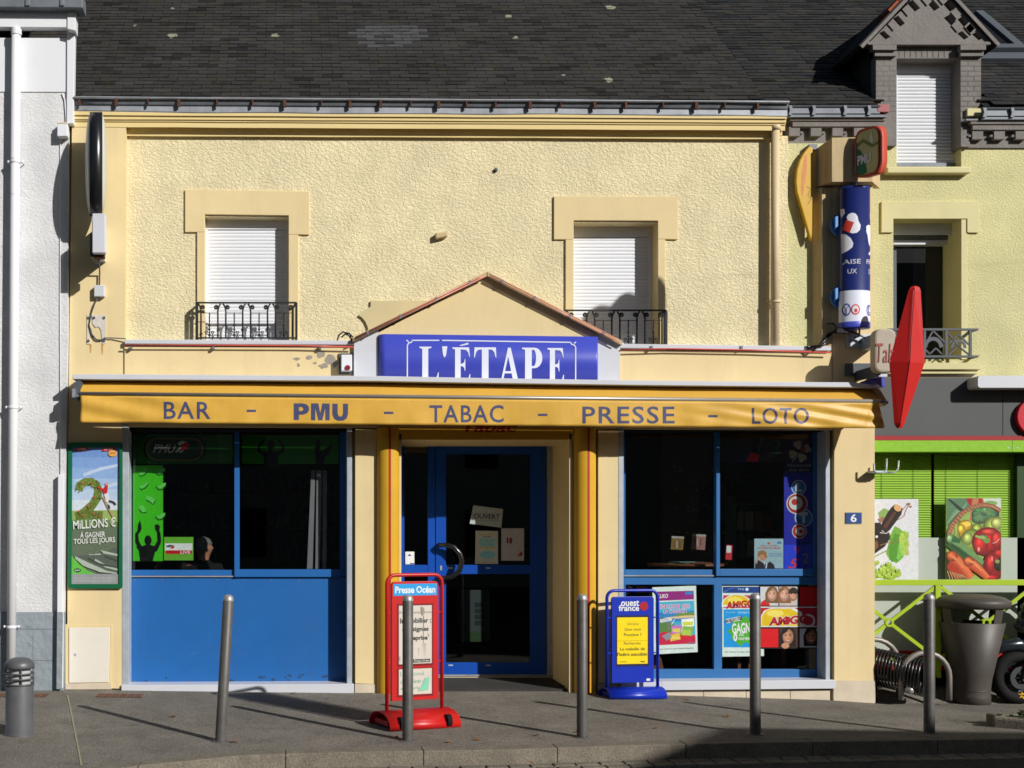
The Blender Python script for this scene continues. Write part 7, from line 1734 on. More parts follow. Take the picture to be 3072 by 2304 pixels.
proto = None
for i, (u, dist, lean, lab) in enumerate(BD):
    p = P(u, 0, dist - D); loc = Vector((p.x, dist - D, ground_z(p.x, dist - D)))
    if proto is None: proto = make_bollard(lab, loc, (0, lean, 0))
    else: dup(proto, loc, (0, lean, 0.7 * i), lab)

# lamp bollard
x, y = P(59, 0, -2.6).x, -2.6; z = ground_z(x, y)
lb = thing('lamp_bollard', 'short grey lamp bollard with ringed lantern head at the bottom left corner', 'lamp', (x, y, z))
WL[lb.name] = Vector((0, 0, 0))
hb = 0.62; r = 0.112; gp = mat('lamp_grey_paint', (0.11, 0.11, 0.115), 0.45, 0.4, 0.25, var=0.15, vscale=7, dirt=0.3, dirtcol=(0.06, 0.06, 0.06))
mb = MB(); mb.lathe([(r + .012, -.05), (r + .012, .006), (r, .01), (r, .395), (r - .01, .4), (0, .4)], (0, 0, 0), 40); mb.build('post', gp, lb)
mb = MB(); mb.lathe([(r - .025, .4), (r - .025, .53)], (0, 0, 0), 32); mb.build('lens', mat('frosted_lens', (0.42, 0.43, 0.42), 0.3, 0.4), lb)
mb = MB()
for zz in (.405, .45, .492): mb.lathe([(r - .008, zz - .005), (r + .004, zz - .006), (r + .007, zz), (r + .004, zz + .006), (r - .008, zz + .005)], (0, 0, 0), 40)
for k in range(4):
    a_ = R(20 + 90 * k); mb.tube([((r - .004) * math.cos(a_), (r - .004) * math.sin(a_), .4), ((r - .004) * math.cos(a_), (r - .004) * math.sin(a_), .54)], .006, 8)
mb.build('ring_cage', gp, lb)
mb = MB(); mb.lathe([(r - .01, .53), (r + .006, .532), (r + .008, .545), (r + .004, .572), (r - .01, .59), (r * .7, .607), (r * .4, .617), (0, .621)], (0, 0, 0), 40); mb.build('cap', gp, lb)

# newspaper stands
def newspaper_stand(name, label, loc, rz, m, wd, ht, base_w, base_r, base_d, wheels):
    t = thing(name, label, 'newspaper stand', loc); WL[t.name] = Vector((0, 0, 0)); t.rotation_euler = (0, 0, rz)
    mb = MB(); n = 14; a0 = 12
    # base: arched trough shell running along x
    prof = [(-base_d, 0.0)] + [(-base_d * math.cos(R(a)), base_r * math.sin(R(a))) for a in range(18, 163, 9)] + [(base_d, 0.0)]
    prof = [(-base_d - 0.012, 0.0), (-base_d - 0.012, 0.045)] + [(-base_d * math.cos(R(a)) , 0.05 + (base_r - 0.05) * math.sin(R(a))) for a in range(6, 175, 8)] + [(base_d + 0.012, 0.045), (base_d + 0.012, 0.0)]
    inner = [(p[0] * 0.94, max(0, p[1] - 0.008)) for p in prof]
    ring = prof + inner[::-1]
    cols = [[mb.bm.verts.new((xx, a, b)) for a, b in ring] for xx in (-base_w / 2, base_w / 2)]
    k = len(ring)
    for i in range(k):
        f = mb.bm.faces.new([cols[0][i], cols[1][i], cols[1][(i + 1) % k], cols[0][(i + 1) % k]]); f.smooth = True
    for c, rev in ((cols[0], 0), (cols[1], 1)):
        for i in range(len(prof) - 1):
            q = [c[i], c[i + 1], c[k - 2 - i], c[k - 1 - i]]
            mb.bm.faces.new(q[::-1] if rev else q)
    mb.box(-base_w / 2 + 0.03, base_w / 2 - 0.03, -base_d * .5, base_d * .8, 0.02, 0.06)
    b = mb.build('base', m, t)
    # tube frame
    r_ = 0.016; hw = wd / 2; cr_2 = 0.075
    pts = [(-hw, 0, base_r - 0.02)] + [(-hw, 0, ht - cr_2)] + [(-hw + cr_2 * (1 - math.cos(R(a))), 0, ht - cr_2 + cr_2 * math.sin(R(a))) for a in range(18, 91, 18)] + [(hw - cr_2 * (1 - math.cos(R(a))), 0, ht - cr_2 + cr_2 * math.sin(R(a))) for a in range(90, 0, -18)] + [(hw, 0, ht - cr_2), (hw, 0, base_r - 0.02)]
    mb = MB(); mb.tube(pts, r_, 12)
    for zz in (.44, .9):
        for s in (-1, 1): mb.tube([(s * hw, 0, base_r + (ht - base_r) * zz * .8), (s * (hw - .045), 0, base_r + (ht - base_r) * zz * .8)], .007, 6)
    mb.build('frame', m, t)
    if wheels:
        for s in (-1, 1):
            mb = MB(); cyl = []
            for i in range(18):
                a = 2 * math.pi * i / 18; cyl.append((0, -base_d * .93 + .05 * math.cos(a), .055 + .055 * math.sin(a)))
            v0 = [mb.bm.verts.new((s * base_w * .33 - .02, a, b)) for _, a, b in cyl]; v1 = [mb.bm.verts.new((s * base_w * .33 + .02, a, b)) for _, a, b in cyl]
            mb.bm.faces.new(v0); mb.bm.faces.new(v1[::-1])
            for i in range(18): mb.bm.faces.new([v0[i], v0[(i + 1) % 18], v1[(i + 1) % 18], v1[i]])
            mb.build('wheel', M['rubber'], t)
    return t
def panel_pts(x0, x1, z0, z1, r=0.03):
    return [(x1 - r + r * math.cos(R(a)), z1 - r + r * math.sin(R(a))) for a in range(0, 91, 18)] + [(x0 + r + r * math.cos(R(a)), z1 - r + r * math.sin(R(a))) for a in range(90, 181, 18)] + [(x0, z0), (x1, z0)]
class Flat:
    """shapes in a stand's own x,z plane at local y"""
    def __init__(self): self.mb = MB(); self.k = 0
    def poly(self, pts, y, m):
        self.k += 1; yy = y - .0004 * self.k; vs = [self.mb.bm.verts.new((x, yy, z)) for x, z in pts]
        for t in tessellate_polygon([[Vector((x, z, 0)) for x, z in pts]]):
            f = self.mb.bm.faces.new([vs[i] for i in t]); f.material_index = self.mb.mi(m)
    def rect(self, x0, x1, z0, z1, y, m): self.poly([(x0, z0), (x1, z0), (x1, z1), (x0, z1)], y, m)
    def text(self, s, x0, x1, z0, z1, y, m, bold=0.0):
        self.k += 1; yy = y - .0004 * self.k; vs, fs = text_mesh(s, bold); o = [self.mb.bm.verts.new((x0 + a * (x1 - x0), yy, z0 + b * (z1 - z0))) for a, b in vs]
        for f in fs:
            g = self.mb.bm.faces.new([o[i] for i in f]); g.material_index = self.mb.mi(m)
    def solid(self, pts, y0, y1, m):
        mb = self.mb; a = [mb.bm.verts.new((x, y0, z)) for x, z in pts]; b = [mb.bm.verts.new((x, y1, z)) for x, z in pts]; mi = mb.mi(m); n = len(a)
        fs = [mb.bm.faces.new(a), mb.bm.faces.new(b[::-1])] + [mb.bm.faces.new([a[i], b[i], b[(i + 1) % n], a[(i + 1) % n]]) for i in range(n)]
        for f in fs: f.material_index = mi
# red stand
redm = mat('stand_red_paint', lin((186, 26, 24)), 0.4, 0.4, var=0.07, vscale=5, dirt=0.2, dirtcol=(0.2, 0.03, 0.02))
bx, by = P(1244, 0, -2.05).x, -2.05; bz = ground_z(bx, by)
rs_ = newspaper_stand('newspaper_stand', 'red newspaper stand on a wheeled arched base out on the pavement behind the second bollard', (bx, by, bz), R(20), redm, 0.52, 1.28, 0.66, 0.135, 0.2, True)
S = 1.075; pw = .222
fl = Flat(); fl.solid(panel_pts(-pw, pw, .215, 1.225, .035), -.012, .012, redm); pn = fl.mb.build('panel', None, rs_, bevel=.003)
fl = Flat(); y = -.013
fl.rect(-.205, .205, 1.105, 1.205, y, ink(38, 156, 220)); fl.text('Presse Océan', -.19, .19, 1.125, 1.185, y, W_, .03); fl.text('ouest region', .09, .19, 1.111, 1.12, y, ink(150, 206, 236))
fl.mb.build('header', None, pn)
pap = mat('weathered_paper', (0.60, 0.54, 0.47), 0.8, 0.15, var=0.08, vscale=9, dirt=0.45, dirtcol=(0.36, 0.30, 0.24), dscale=9)
fl = Flat()
fl.rect(-.172, .17, .505, 1.035, y, mat('stand_red_dark', lin((120, 18, 24)), 0.5, 0.3)); fl.rect(-.172, .17, .245, .49, y, mat('stand_red_dark', lin((120, 18, 24)), 0.5, 0.3))
fl.rect(-.155, .155, .525, 1.02, y, pap); fl.rect(-.155, .155, .265, .482, y, pap)
tk = ink(70, 72, 70); fl.text('Région nazairienne', -.15, .152, .945, .975, y, ink(140, 138, 130), .01)
fl.text('Immobilier :', -.145, .15, .87, .915, y, tk, .03); fl.text('consignes', -.125, .125, .79, .838, y, tk, .03); fl.text('de reprise', -.12, .115, .715, .765, y, tk, .03); fl.rect(-.02, .14, .535, .563, y, ink(72, 72, 72)); fl.text('Presse Océan', -.012, .132, .541, .557, y, ink(206, 202, 190), .02)
gr = ink(150, 196, 172)
fl.text('Le rond', -.14, .08, .425, .46, y, gr, .01); fl.text('de vision de', -.14, .12, .36, .40, y, gr, .01); fl.text('aquarier', -.14, .09, .30, .335, y, gr, .01); fl.poly([(.06, .34), (.10, .40), (.13, .41), (.12, .30), (.02, .29)], y, ink(128, 200, 170))
st_ = mat('paper_stain', (0.30, 0.26, 0.21), 0.85, 0.1, var=0.2)
for q in ([(.05, 1.01), (.08, 1.0), (.085, .96), (.07, .93), (.055, .95)], [(.075, .93), (.08, .93), (.076, .70), (.072, .60)], [(.03, .66), (.033, .66), (.031, .57)], [(.11, .80), (.13, .76), (.128, .75)], [(-.15, .58), (-.146, .60), (-.144, .53)], [(.09, .70), (.094, .70), (.091, .56)]): fl.poly(q, y, st_)
fl.mb.build('notice', None, pn)
# blue stand
blm = mat('stand_blue_paint', lin((14, 44, 168)), 0.35, 0.45, var=0.05, vscale=4)
bx, by = P(1897, 0, -0.50).x, -0.50; bz = ground_z(bx, by - .1)
bs_ = newspaper_stand('newspaper_stand', 'blue newspaper stand with a yellow notice close to the right shop window', (bx, by, bz), R(9), blm, 0.535, 1.06, 0.60, 0.105, 0.12, False)
fl = Flat(); pw = .222; fl.solid(panel_pts(-pw, pw, .15, 1.0, .03), -.012, .012, blm); pn = fl.mb.build('panel', None, bs_, bevel=.003)
fl = Flat(); fl.text('ouest', -.125, .065, .905, .965, y, W_, .025); fl.text('france', -.15, .065, .858, .918, y, W_, .025)
fl.poly([(.115 + .045 * math.cos(R(a)), .905 + .045 * math.sin(R(a))) for a in range(0, 360, 15)], y, ink(170, 22, 40)); fl.mb.build('header', None, pn)
fl = Flat(); fl.rect(-.178, .168, .31, .815, y, ink(30, 30, 70)); fl.rect(-.165, .155, .335, .795, y, mat('yellow_paper', lin((236, 206, 28)), 0.75, 0.2, var=0.05, vscale=9)); tk = ink(96, 92, 44)
fl.text('Ukraine', -.065, .06, .718, .745, y, ink(128, 120, 60), .005); fl.text('Que veut', -.09, .085, .66, .69, y, tk, .01); fl.text('Poutine ?', -.095, .09, .61, .64, y, tk, .01); fl.text('Recherche', -.095, .08, .527, .552, y, ink(128, 120, 60), .005); fl.text('La maladie de', -.135, .125, .47, .498, y, tk, .01); fl.text("l'huître auscultée", -.163, .15, .415, .45, y, tk, .01)
fl.rect(-.165, .155, .5635, .566, y, ink(190, 164, 20)); fl.rect(-.14, -.07, .355, .36, y, tk); fl.rect(.08, .125, .352, .362, y, tk); fl.rect(.14, .18, .165, .188, y, W_); fl.mb.build('notice', None, pn)

# litter bin
bx, by = P(2912, 0, -0.28).x, -0.28
s_ = F / (D + by); bz = ground_z(bx, by); zo = P(0, 2112, by).z
lbn = thing('litter_bin', 'brown grey tapered litter bin with domed lid beside the right bollard', 'litter bin', (bx, by, zo)); WL[lbn.name] = Vector((0, 0, 0))
def bv(v): return (2112 - v) / s_
def br_(w): return w / 2 / s_
mb = MB(); prof = [(0, .0), (br_(105), 0), (br_(104), bv(2085)), (br_(103), bv(2069)), (br_(108), bv(2045)), (br_(112), bv(2030)), (br_(180), bv(1866)), (br_(176), bv(1865)), (br_(104), bv(2028)), (0, bv(2028))]
mb.lathe(prof, (0, 0, 0), 40); 
for v in (2088, 2068): mb.lathe([(br_(106), bv(v + 1)), (br_(107), bv(v)), (br_(106), bv(v - 1))], (0, 0, 0), 40)
mb.build('body', M['binpaint'], lbn)
mb = MB()
for k in range(4):
    a = R(-72 + 90 * k); hw_ = R(9)
    q = []
    for rr_2, zz in ((br_(178), bv(1868)), (br_(196), bv(1818))):
        for aa in (a - hw_, a + hw_):
            for th in (0, -.012): q.append(Vector(((rr_2 + th) * math.cos(aa), (rr_2 + th) * math.sin(aa), zz)))
    mb.hexa(q)
mb.build('lid_support', M['binpaint'], lbn)
mb = MB(); mb.lathe([(br_(170), bv(1822)), (br_(196), bv(1824)), (br_(205), bv(1816)), (br_(209), bv(1806)), (br_(204), bv(1800)), (br_(170), bv(1790)), (br_(110), bv(1784)), (br_(50), bv(1782)), (0, bv(1781))], (0, 0, 0), 44); mb.build('lid', M['binpaint'], lbn)
mb = MB(); mb.lathe([(br_(128), -.03), (br_(124), .004), (br_(107), .008)], (0, 0, 0), 30); mb.build('footing', mat('bin_footing', (0.15, 0.12, 0.095), 0.9, 0.1, var=0.3, vscale=20), lbn)

# spiral bike rack
rk = thing('bike_rack', 'grey steel bike rack with black spiral coil behind the right bollard', 'bike rack', P(2770, 2095, -0.4)); tubm = mat('rack_grey_tube', (0.25, 0.225, 0.2), 0.45, 0.4, 0.3, var=0.12)
def hoop(uc, hwu, vtop, vbot, y, rt=.026, seg=14):
    r_ = hwu * (D + y) / F; c = P(uc, vtop, y); zc = c.z - r_; zb_ = P(0, vbot, y).z
    return [(c.x - r_, y, zb_)] + [(c.x + r_ * math.cos(R(a)), y, zc + r_ * math.sin(R(a))) for a in range(180, -1, -15)] + [(c.x + r_, y, zb_)]
mb = MB(); mb.tube(hoop(2776, 72, 1958, 2100, -0.45), .026, 12); mb.build('hoop', tubm, rk)
mb = MB(); mb.tube(hoop(2622, 74, 1918, 2080, -0.12), .026, 12); mb.build('hoop', tubm, rk)
A = P(2776, 2034, -0.46); B = P(2628, 2000, -0.14); ax_ = (B - A); Lx = ax_.length; ax_.normalize(); sd = ax_.cross(Vector((0, 0, 1))).normalized(); upv = Vector((0, 0, 1))
pts = []; turns = 15; n = turns * 20
for i in range(n + 1):
    t = i / n; a = 2 * math.pi * turns * t; pts.append(A + ax_ * Lx * t + (sd * math.cos(a) + upv * math.sin(a)) * .185)
mb = MB(); mb.tube(pts, .010, 6); mb.build('coil', M['black'], rk)
mb = MB(); A2, B2 = P(2716, 2062, -0.46), P(2600, 2040, -0.12); mb.tube([A2, B2], .022, 10); mb.sphere(P(2729, 2070, -0.5), .042, 16, 10, M['bollard_cap']); bm_ = mb.build('base_rail', None, rk)
bm_.data.materials.clear(); bm_.data.materials.append(tubm); bm_.data.materials.append(M['bollard_cap'])
nq = len(bm_.data.polygons)
for i, p in enumerate(bm_.data.polygons): p.material_index = 1 if i >= nq - 160 else 0

# green fence in front of the neighbour's window
grn = mat('lime_green_paint', lin((164, 190, 30)), 0.45, 0.4, var=0.05, vscale=4)
fc = thing('fence', 'lime green metal barrier with crossed bars in front of the green shop window', 'fence', P(2815, 2035, 0.0)); yF = -0.24
mb = MB(); mb.rect(2600, 1739, 3700, 1756, yF, yF + .05); mb.build('rail', grn, fc, bevel=.003)
for up_ in (2815, 3108, 3401, 3690):
    mb = MB(); mb.prism([(up_ - 8, 1756.5), (up_ + 8, 1756.5), (up_ + 8, 1958), (up_ + 18, 1990), (up_ + 8, 2000), (up_ + 9, 2034), (up_ + 2, 2034), (up_ - 8, 2000)], yF, yF + .045); mb.build('post', grn, fc, bevel=.003)
for cu in (2669, 2961, 3254, 3546):
    mb = MB()
    for a, b in (((cu + 138, 1760), (cu + 9, 1860)), ((cu - 9, 1874), (cu - 138, 1974)), ((cu - 138, 1760), (cu - 8, 1861)), ((cu + 8, 1874), (cu + 138, 1974))): mb.prism(band([a, b], 10), yF + .012, yF + .03)
    mb.plate(ell(cu, 1868, 13, 13, 20), [ell(cu, 1868, 7, 7, 14)], yF + .006, yF + .034)
    mb.build('cross_bar', grn, fc)
# fruit and wine posters on the glass
YV = -0.05
def vw(u, v): return (u, v)
o = poster('shop_poster', 'white poster of a wine bottle with grapes on the green shop window', 'poster', rc(2560, 1497, 2755, 1739), YV, ink(222, 222, 226), .02)
a = MB(); y = YV
a.art([(2634, 1538), (2652, 1524), (2668, 1532), (2660, 1562), (2640, 1566)], y, ink(140, 170, 90)); a.art([(2632, 1558), (2650, 1548), (2656, 1560), (2640, 1570)], y, ink(160, 110, 90))
a.art([(2658, 1660), (2672, 1604), (2684, 1578), (2700, 1586), (2716, 1600), (2722, 1636), (2710, 1672), (2690, 1690), (2668, 1680)], y, ink(120, 176, 60)); a.art([(2668, 1640), (2684, 1600), (2704, 1606), (2712, 1640), (2694, 1684), (2674, 1686), (2666, 1664)], y, ink(86, 150, 44)); a.art([(2696, 1630), (2712, 1610), (2714, 1640), (2696, 1680), (2690, 1676)], y, ink(122, 200, 78))
for i in range(26): a.art(ell(2712 + 10 * math.sin(i * 1.9), 1598 + i * 2.6, 6, 6, 9), y, ink(150 + (i * 13) % 40, 190 + (i * 7) % 24, 70 + (i * 11) % 30))
a.art([(2580, 1580), (2612, 1568), (2642, 1568), (2646, 1594), (2668, 1598), (2670, 1616), (2654, 1640), (2620, 1664), (2580, 1690)], y, ink(38, 26, 22)); a.art([(2590, 1600), (2618, 1580), (2634, 1600), (2622, 1640), (2590, 1660)], y, ink(22, 16, 16)); a.art([(2606, 1640), (2632, 1620), (2636, 1640), (2612, 1664)], y, ink(120, 82, 44))
a.art([(2638, 1584), (2664, 1536), (2676, 1520), (2694, 1514), (2708, 1526), (2704, 1544), (2662, 1600)], y, ink(40, 28, 24)); a.art([(2650, 1580), (2684, 1532), (2690, 1536), (2658, 1588)], y, ink(92, 54, 40)); a.art(ell(2691, 1526, 14, 12, 20, rot=35), y, ink(28, 20, 18)); a.art(ell(2693, 1524, 12, 9.5, 20, rot=35), y, ink(222, 172, 116))
a.art(band([(2640, 1598), (2660, 1600), (2668, 1592)], 3), y, ink(200, 190, 190)); a.art(ell(2630, 1610, 4, 4, 10), y, ink(230, 226, 226)); a.art(band([(2668, 1600), (2676, 1620), (2664, 1650), (2620, 1672), (2600, 1676)], 3), y, ink(130, 160, 60)); a.art(band([(2640, 1636), (2664, 1628), (2698, 1624)], 2), y, ink(160, 120, 60))
a.art(band([(2694, 1560), (2712, 1548), (2718, 1530), (2726, 1516)], 2.2), y, ink(170, 110, 90)); a.art(band([(2706, 1532), (2718, 1518), (2722, 1510)], 2), y, ink(170, 110, 90)); a.art(ell(2726, 1512, 6, 4, 10), y, ink(150, 110, 60)); a.art(ell(2732, 1520, 4, 3, 10), y, ink(150, 110, 60))
rnd = random.Random(21)
for i in range(64):
    u = rnd.uniform(2590, 2698); v = 1736 - rnd.uniform(0, 46) * math.sqrt(max(0, 1 - ((u - 2640) / 62) ** 2))
    g = rnd.uniform(-18, 18); a.art(ell(u, v - 3, 6.5, 6.5, 12), y, ink(int(158 + g), int(188 + g), int(58 + g))); a.art(ell(u - 1.5, v - 5, 2.6, 2.2, 8), y, ink(206, 222, 130))
a.build('print', None, o)
o = poster('shop_poster', 'colourful poster of a vegetable basket with red peppers and carrots on the green shop window', 'poster', rc(2839, 1494, 3004, 1739), YV, ink(150, 176, 90), .02)
a = MB(); y = YV
def clip(pts): return [(max(2840, min(3003, u)), max(1495, min(1738, v))) for u, v in pts]
A_ = lambda pts, c: a.art(clip(pts), y, ink(*c))
def round_print(cu, cv, ru, rv, c, n=24, rot=0):   # printed picture of a rounded fruit: tones step from rim to highlight
    for k in range(6):
        t = k / 5; f_ = 1 - .8 * t; q = .62 + .62 * t; A_(ell(cu - ru * .22 * t, cv - rv * .28 * t, ru * f_, rv * f_, n, rot=rot), [int(min(250, x * q + 42 * max(0, t - .7))) for x in c])
A_([(2840, 1495), (2910, 1495), (2908, 1525), (2880, 1560), (2840, 1580)], (88, 128, 92))
for k in range(7): A_(band([(2842 + k * 3, 1570 - k * 6), (2870 + k * 4, 1540 - k * 3), (2900, 1512 - k)], 1.6), (140, 170, 128))
A_([(2842, 1497), (2852, 1498), (2892, 1530), (2880, 1534)], (40, 56, 46)); A_([(2898, 1495), (2946, 1495), (2950, 1508), (2936, 1520), (2910, 1520)], (176, 30, 34)); A_([(2950, 1495), (3003, 1495), (3003, 1530), (2980, 1516), (2954, 1512)], (206, 216, 200)); A_(ell(2972, 1510, 20, 8, 16), (128, 170, 96))
A_([(2918, 1495), (2936, 1495), (2932, 1560), (2908, 1562), (2912, 1530)], (190, 124, 84))
round_print(2956, 1544, 42, 26, (86, 132, 92), 24); round_print(2966, 1532, 30, 14, (112, 152, 104), 20); round_print(2940, 1556, 26, 16, (98, 142, 96), 18)
for k in range(14): A_(ell(2922 + (k * 37) % 70, 1528 + (k * 23) % 34, 7, 5, 9), (74 + (k * 7) % 36, 120 + (k * 5) % 34, 86))
round_print(2984, 1584, 34, 36, (166, 184, 82), 24); round_print(2992, 1570, 20, 18, (196, 206, 112), 20); round_print(2864, 1600, 24, 44, (160, 178, 78), 24, rot=12); round_print(2856, 1590, 10, 22, (188, 200, 108), 18)
round_print(2896, 1580, 22, 21, (222, 176, 30), 20); round_print(2884, 1588, 12, 16, (232, 196, 60), 16); A_(ell(2902, 1572, 11, 8, 14), (240, 208, 90)); A_([(2880, 1602), (2890, 1588), (2904, 1600), (2896, 1618), (2884, 1620)], (206, 150, 30))
round_print(2932, 1588, 16, 18, (164, 186, 80), 18); round_print(2916, 1624, 36, 38, (158, 180, 76), 24); round_print(2904, 1616, 16, 20, (186, 202, 104), 18); A_(band([(2938, 1574), (2942, 1562)], 3), (130, 80, 50))
hp_ = [(2848, 1600), (2860, 1572), (2884, 1542), (2916, 1522), (2948, 1514), (2978, 1518), (3003, 1532)]
A_(band(hp_, 13), (150, 92, 62))
for k in range(22):
    t = k / 22 * 6; i = min(5, int(t)); f_ = t - i; u = hp_[i][0] + (hp_[i + 1][0] - hp_[i][0]) * f_; v = hp_[i][1] + (hp_[i + 1][1] - hp_[i][1]) * f_; A_(band([(u - 5, v - 3), (u + 4, v + 5)], 2.6), (196, 142, 102))
round_print(2964, 1625, 48, 44, (196, 28, 30), 28); round_print(2942, 1632, 22, 32, (212, 44, 40), 20); round_print(2990, 1618, 16, 26, (216, 52, 44), 18); round_print(2966, 1596, 24, 10, (222, 70, 56), 18); round_print(2952, 1614, 16, 9, (130, 168, 84), 16, rot=20); A_(band([(2954, 1614), (2940, 1612), (2926, 1608)], 8, 6), (150, 186, 104)); A_(ell(2960, 1622, 10, 8, 14), (110, 150, 70)); A_(band([(2978, 1630), (2990, 1626), (2998, 1616)], 2), (240, 180, 170)); A_(ell(2936, 1648, 4, 7, 10), (238, 150, 140))
A_(band([(2848, 1622), (2880, 1648), (2930, 1690), (2960, 1704)], 44, 30), (52, 92, 46)); A_(band([(2850, 1614), (2884, 1636), (2930, 1672), (2950, 1690)], 20, 12), (112, 150, 92)); A_(band([(2856, 1634), (2890, 1662), (2926, 1694)], 7, 4), (40, 76, 38)); round_print(2850, 1616, 12, 14, (150, 186, 130), 16); A_(band([(2856, 1618), (2880, 1624)], 16, 12), (44, 100, 56))
A_([(2840, 1660), (2862, 1676), (2910, 1730), (2900, 1738), (2840, 1738)], (60, 50, 30)); round_print(2984, 1696, 34, 46, (178, 22, 28), 24); round_print(2972, 1690, 14, 30, (206, 44, 40), 18); round_print(2998, 1660, 18, 12, (200, 40, 38), 16); round_print(2996, 1694, 14, 20, (40, 48, 28), 16); A_(ell(2992, 1684, 7, 6, 12), (150, 150, 90))
round_print(2978, 1734, 20, 12, (190, 30, 30), 16); A_(ell(2976, 1676, 3, 8, 10), (236, 130, 120))
A_(band([(2842, 1690), (2868, 1716), (2884, 1738)], 30, 34), (176, 54, 30)); [A_(band([(2856 + k, 1668 - k), (2880 + k, 1692 - k), (2912 + k, 1736 - k)], 34 - 5 * k, 30 - 4 * k), (176 + 10 * k, 62 + 11 * k, 28 + 8 * k)) for k in range(6)]; round_print(2856, 1668, 18, 16, (212, 98, 50), 18); A_(band([(2850, 1664), (2872, 1680), (2890, 1704)], 9, 6), (230, 130, 80)); [A_(band([(2906 + k, 1684 - k), (2934 + k, 1706 - k), (2962 + k, 1737 - k)], 32 - 5 * k, 24 - 4 * k), (178 + 10 * k, 64 + 11 * k, 30 + 8 * k)) for k in range(6)]; round_print(2906, 1684, 16, 15, (216, 104, 54), 18); A_(band([(2902, 1678), (2924, 1690), (2944, 1712)], 8, 5), (234, 140, 88))
for k in range(7): A_(band([(2842 + k * 7, 1712 + k * 2), (2850 + k * 9, 1738)], 2.6), (196, 160, 110))
a.build('print', None, o)

# motorbike, front wheel at the right edge
mo = thing('motorbike', 'dark motorbike at the right edge with only its front wheel and nose in view', 'motorbike', (P(3052, 0, -0.32).x, -0.32, -0.05)); WL[mo.name] = Vector((0, 0, 0))
Rw = 0.27; zc = Rw
def torus(mb, c, Rr, r_, m=None, n=40, k=12, fl=1.0):
    mb.tube([Vector(c) + Vector((Rr * math.cos(2 * math.pi * i / n), 0, Rr * math.sin(2 * math.pi * i / n))) for i in range(n)], r_, k, m, closed=True)
alm = mat('motor_alloy', (0.08, 0.085, 0.09), 0.4, 0.4, 0.6, var=0.15); blkm = mat('motor_black_paint', (0.015, 0.02, 0.026), 0.25, 0.5, var=0.1)
for k, xw in enumerate((0, 1.32)):
    mb = MB(); torus(mb, (xw, 0, zc), Rw - .062, .062); w_ = mb.build('wheel', M['rubber'], mo)
    mb = MB(); torus(mb, (xw, 0, zc), Rw - .125, .016)
    for s in range(5): a = R(72 * s + 10); mb.tube([(xw + .04 * math.cos(a), 0, zc + .04 * math.sin(a)), (xw + (Rw - .125) * math.cos(a), 0, zc + (Rw - .125) * math.sin(a))], .016, 8)
    mb.build('rim', blkm, w_)
    mb = MB(); 
    for yy in (-.07,):
        pr = ell(0, 0, .115, .115, 30); q = [(xw + x, zc + z) for x, z in pr]; a = [mb.bm.verts.new((x, yy, z)) for x, z in q]; b = [mb.bm.verts.new((xw + (x - xw) * .55, yy, zc + (z - zc) * .55)) for x, z in q]
        for i in range(30): mb.bm.faces.new([a[i], a[(i + 1) % 30], b[(i + 1) % 30], b[i]])
    for s in range(6): a_ = R(60 * s); mb.tube([(xw, -.07, zc), (xw + .065 * math.cos(a_), -.07, zc + .065 * math.sin(a_))], .008, 6)
    mb.build('brake_disc', alm, w_)
mb = MB()
for yy in (-.095, .095): mb.tube([(0, yy, zc), (.12, yy, .55), (.26, yy * .8, .98)], .024, 10)
mb.build('fork', alm, mo)
mb = MB(); mb.tube([(-.24, 0, .50), (-.16, 0, .58), (0, 0, .60), (.14, 0, .54)], [.02, .06, .07, .05], 10); mb.build('mudguard', blkm, mo)
mb = MB(); mb.tube([(0.02, 0, .80), (.12, 0, .92), (.3, 0, .95), (.45, 0, .86)], [.03, .11, .15, .12], 14); mb.build('fairing', blkm, mo)
mb = MB(); mb.sphere((.06, 0, .80), .085, 14, 10); mb.build('headlight', alm, mo)
mb = MB(); mb.tube([(.28, -.36, 1.0), (.22, -.2, 1.03), (.24, 0, 1.0), (.22, .2, 1.03), (.28, .36, 1.0)], .014, 8); mb.build('handlebar', M['black'], mo)
mb = MB(); mb.tube([(.42, 0, .86), (.6, 0, .92), (.8, 0, .84)], [.12, .17, .12], 14); mb.build('tank', blkm, mo)
mb = MB(); mb.tube([(.8, 0, .80), (1.1, 0, .78), (1.4, 0, .86)], [.1, .13, .08], 12); mb.build('seat', M['rubber'], mo)
mb = MB(); mb.box(.45, .85, -.15, .15, .28, .66); mb.tube([(.5, .1, .3), (.9, .14, .25), (1.4, .16, .36)], .045, 10); mb.build('engine', alm, mo, bevel=.04)

# kerbed flower bed at the bottom right corner
x0_, y0_ = P(2988, 0, -2.0).x, -1.95
pl = thing('flower_bed', 'low stone edged flower bed with yellow flowers at the bottom right corner', 'flower bed', (x0_ + .5, y0_ + 0, ground_z(x0_, y0_)))
mb = MB(); zg = ground_z(x0_, y0_)
def kerbseg(a, b, wd=.13, h=.11):
    a, b = Vector(a), Vector(b); d = (b - a).normalized(); n_ = Vector((-d.y, d.x, 0)) * wd
    mb.hexa([a, a + Vector((0, 0, h)), a + n_, a + n_ + Vector((0, 0, h)), b, b + Vector((0, 0, h)), b + n_, b + n_ + Vector((0, 0, h))])
kerbseg((x0_, y0_, zg - .02), (x0_ + .75, y0_ - .62, zg - .02)); kerbseg((x0_ + .09, y0_ + .11, zg - .02), (x0_ + 1.4, y0_ + .14, zg - .02)); kerbseg((x0_ + .76, y0_ - .62, zg - .02), (x0_ + 1.8, y0_ - .7, zg - .02))
mb.build('stone_edge', M['kerb'], pl, bevel=.02)
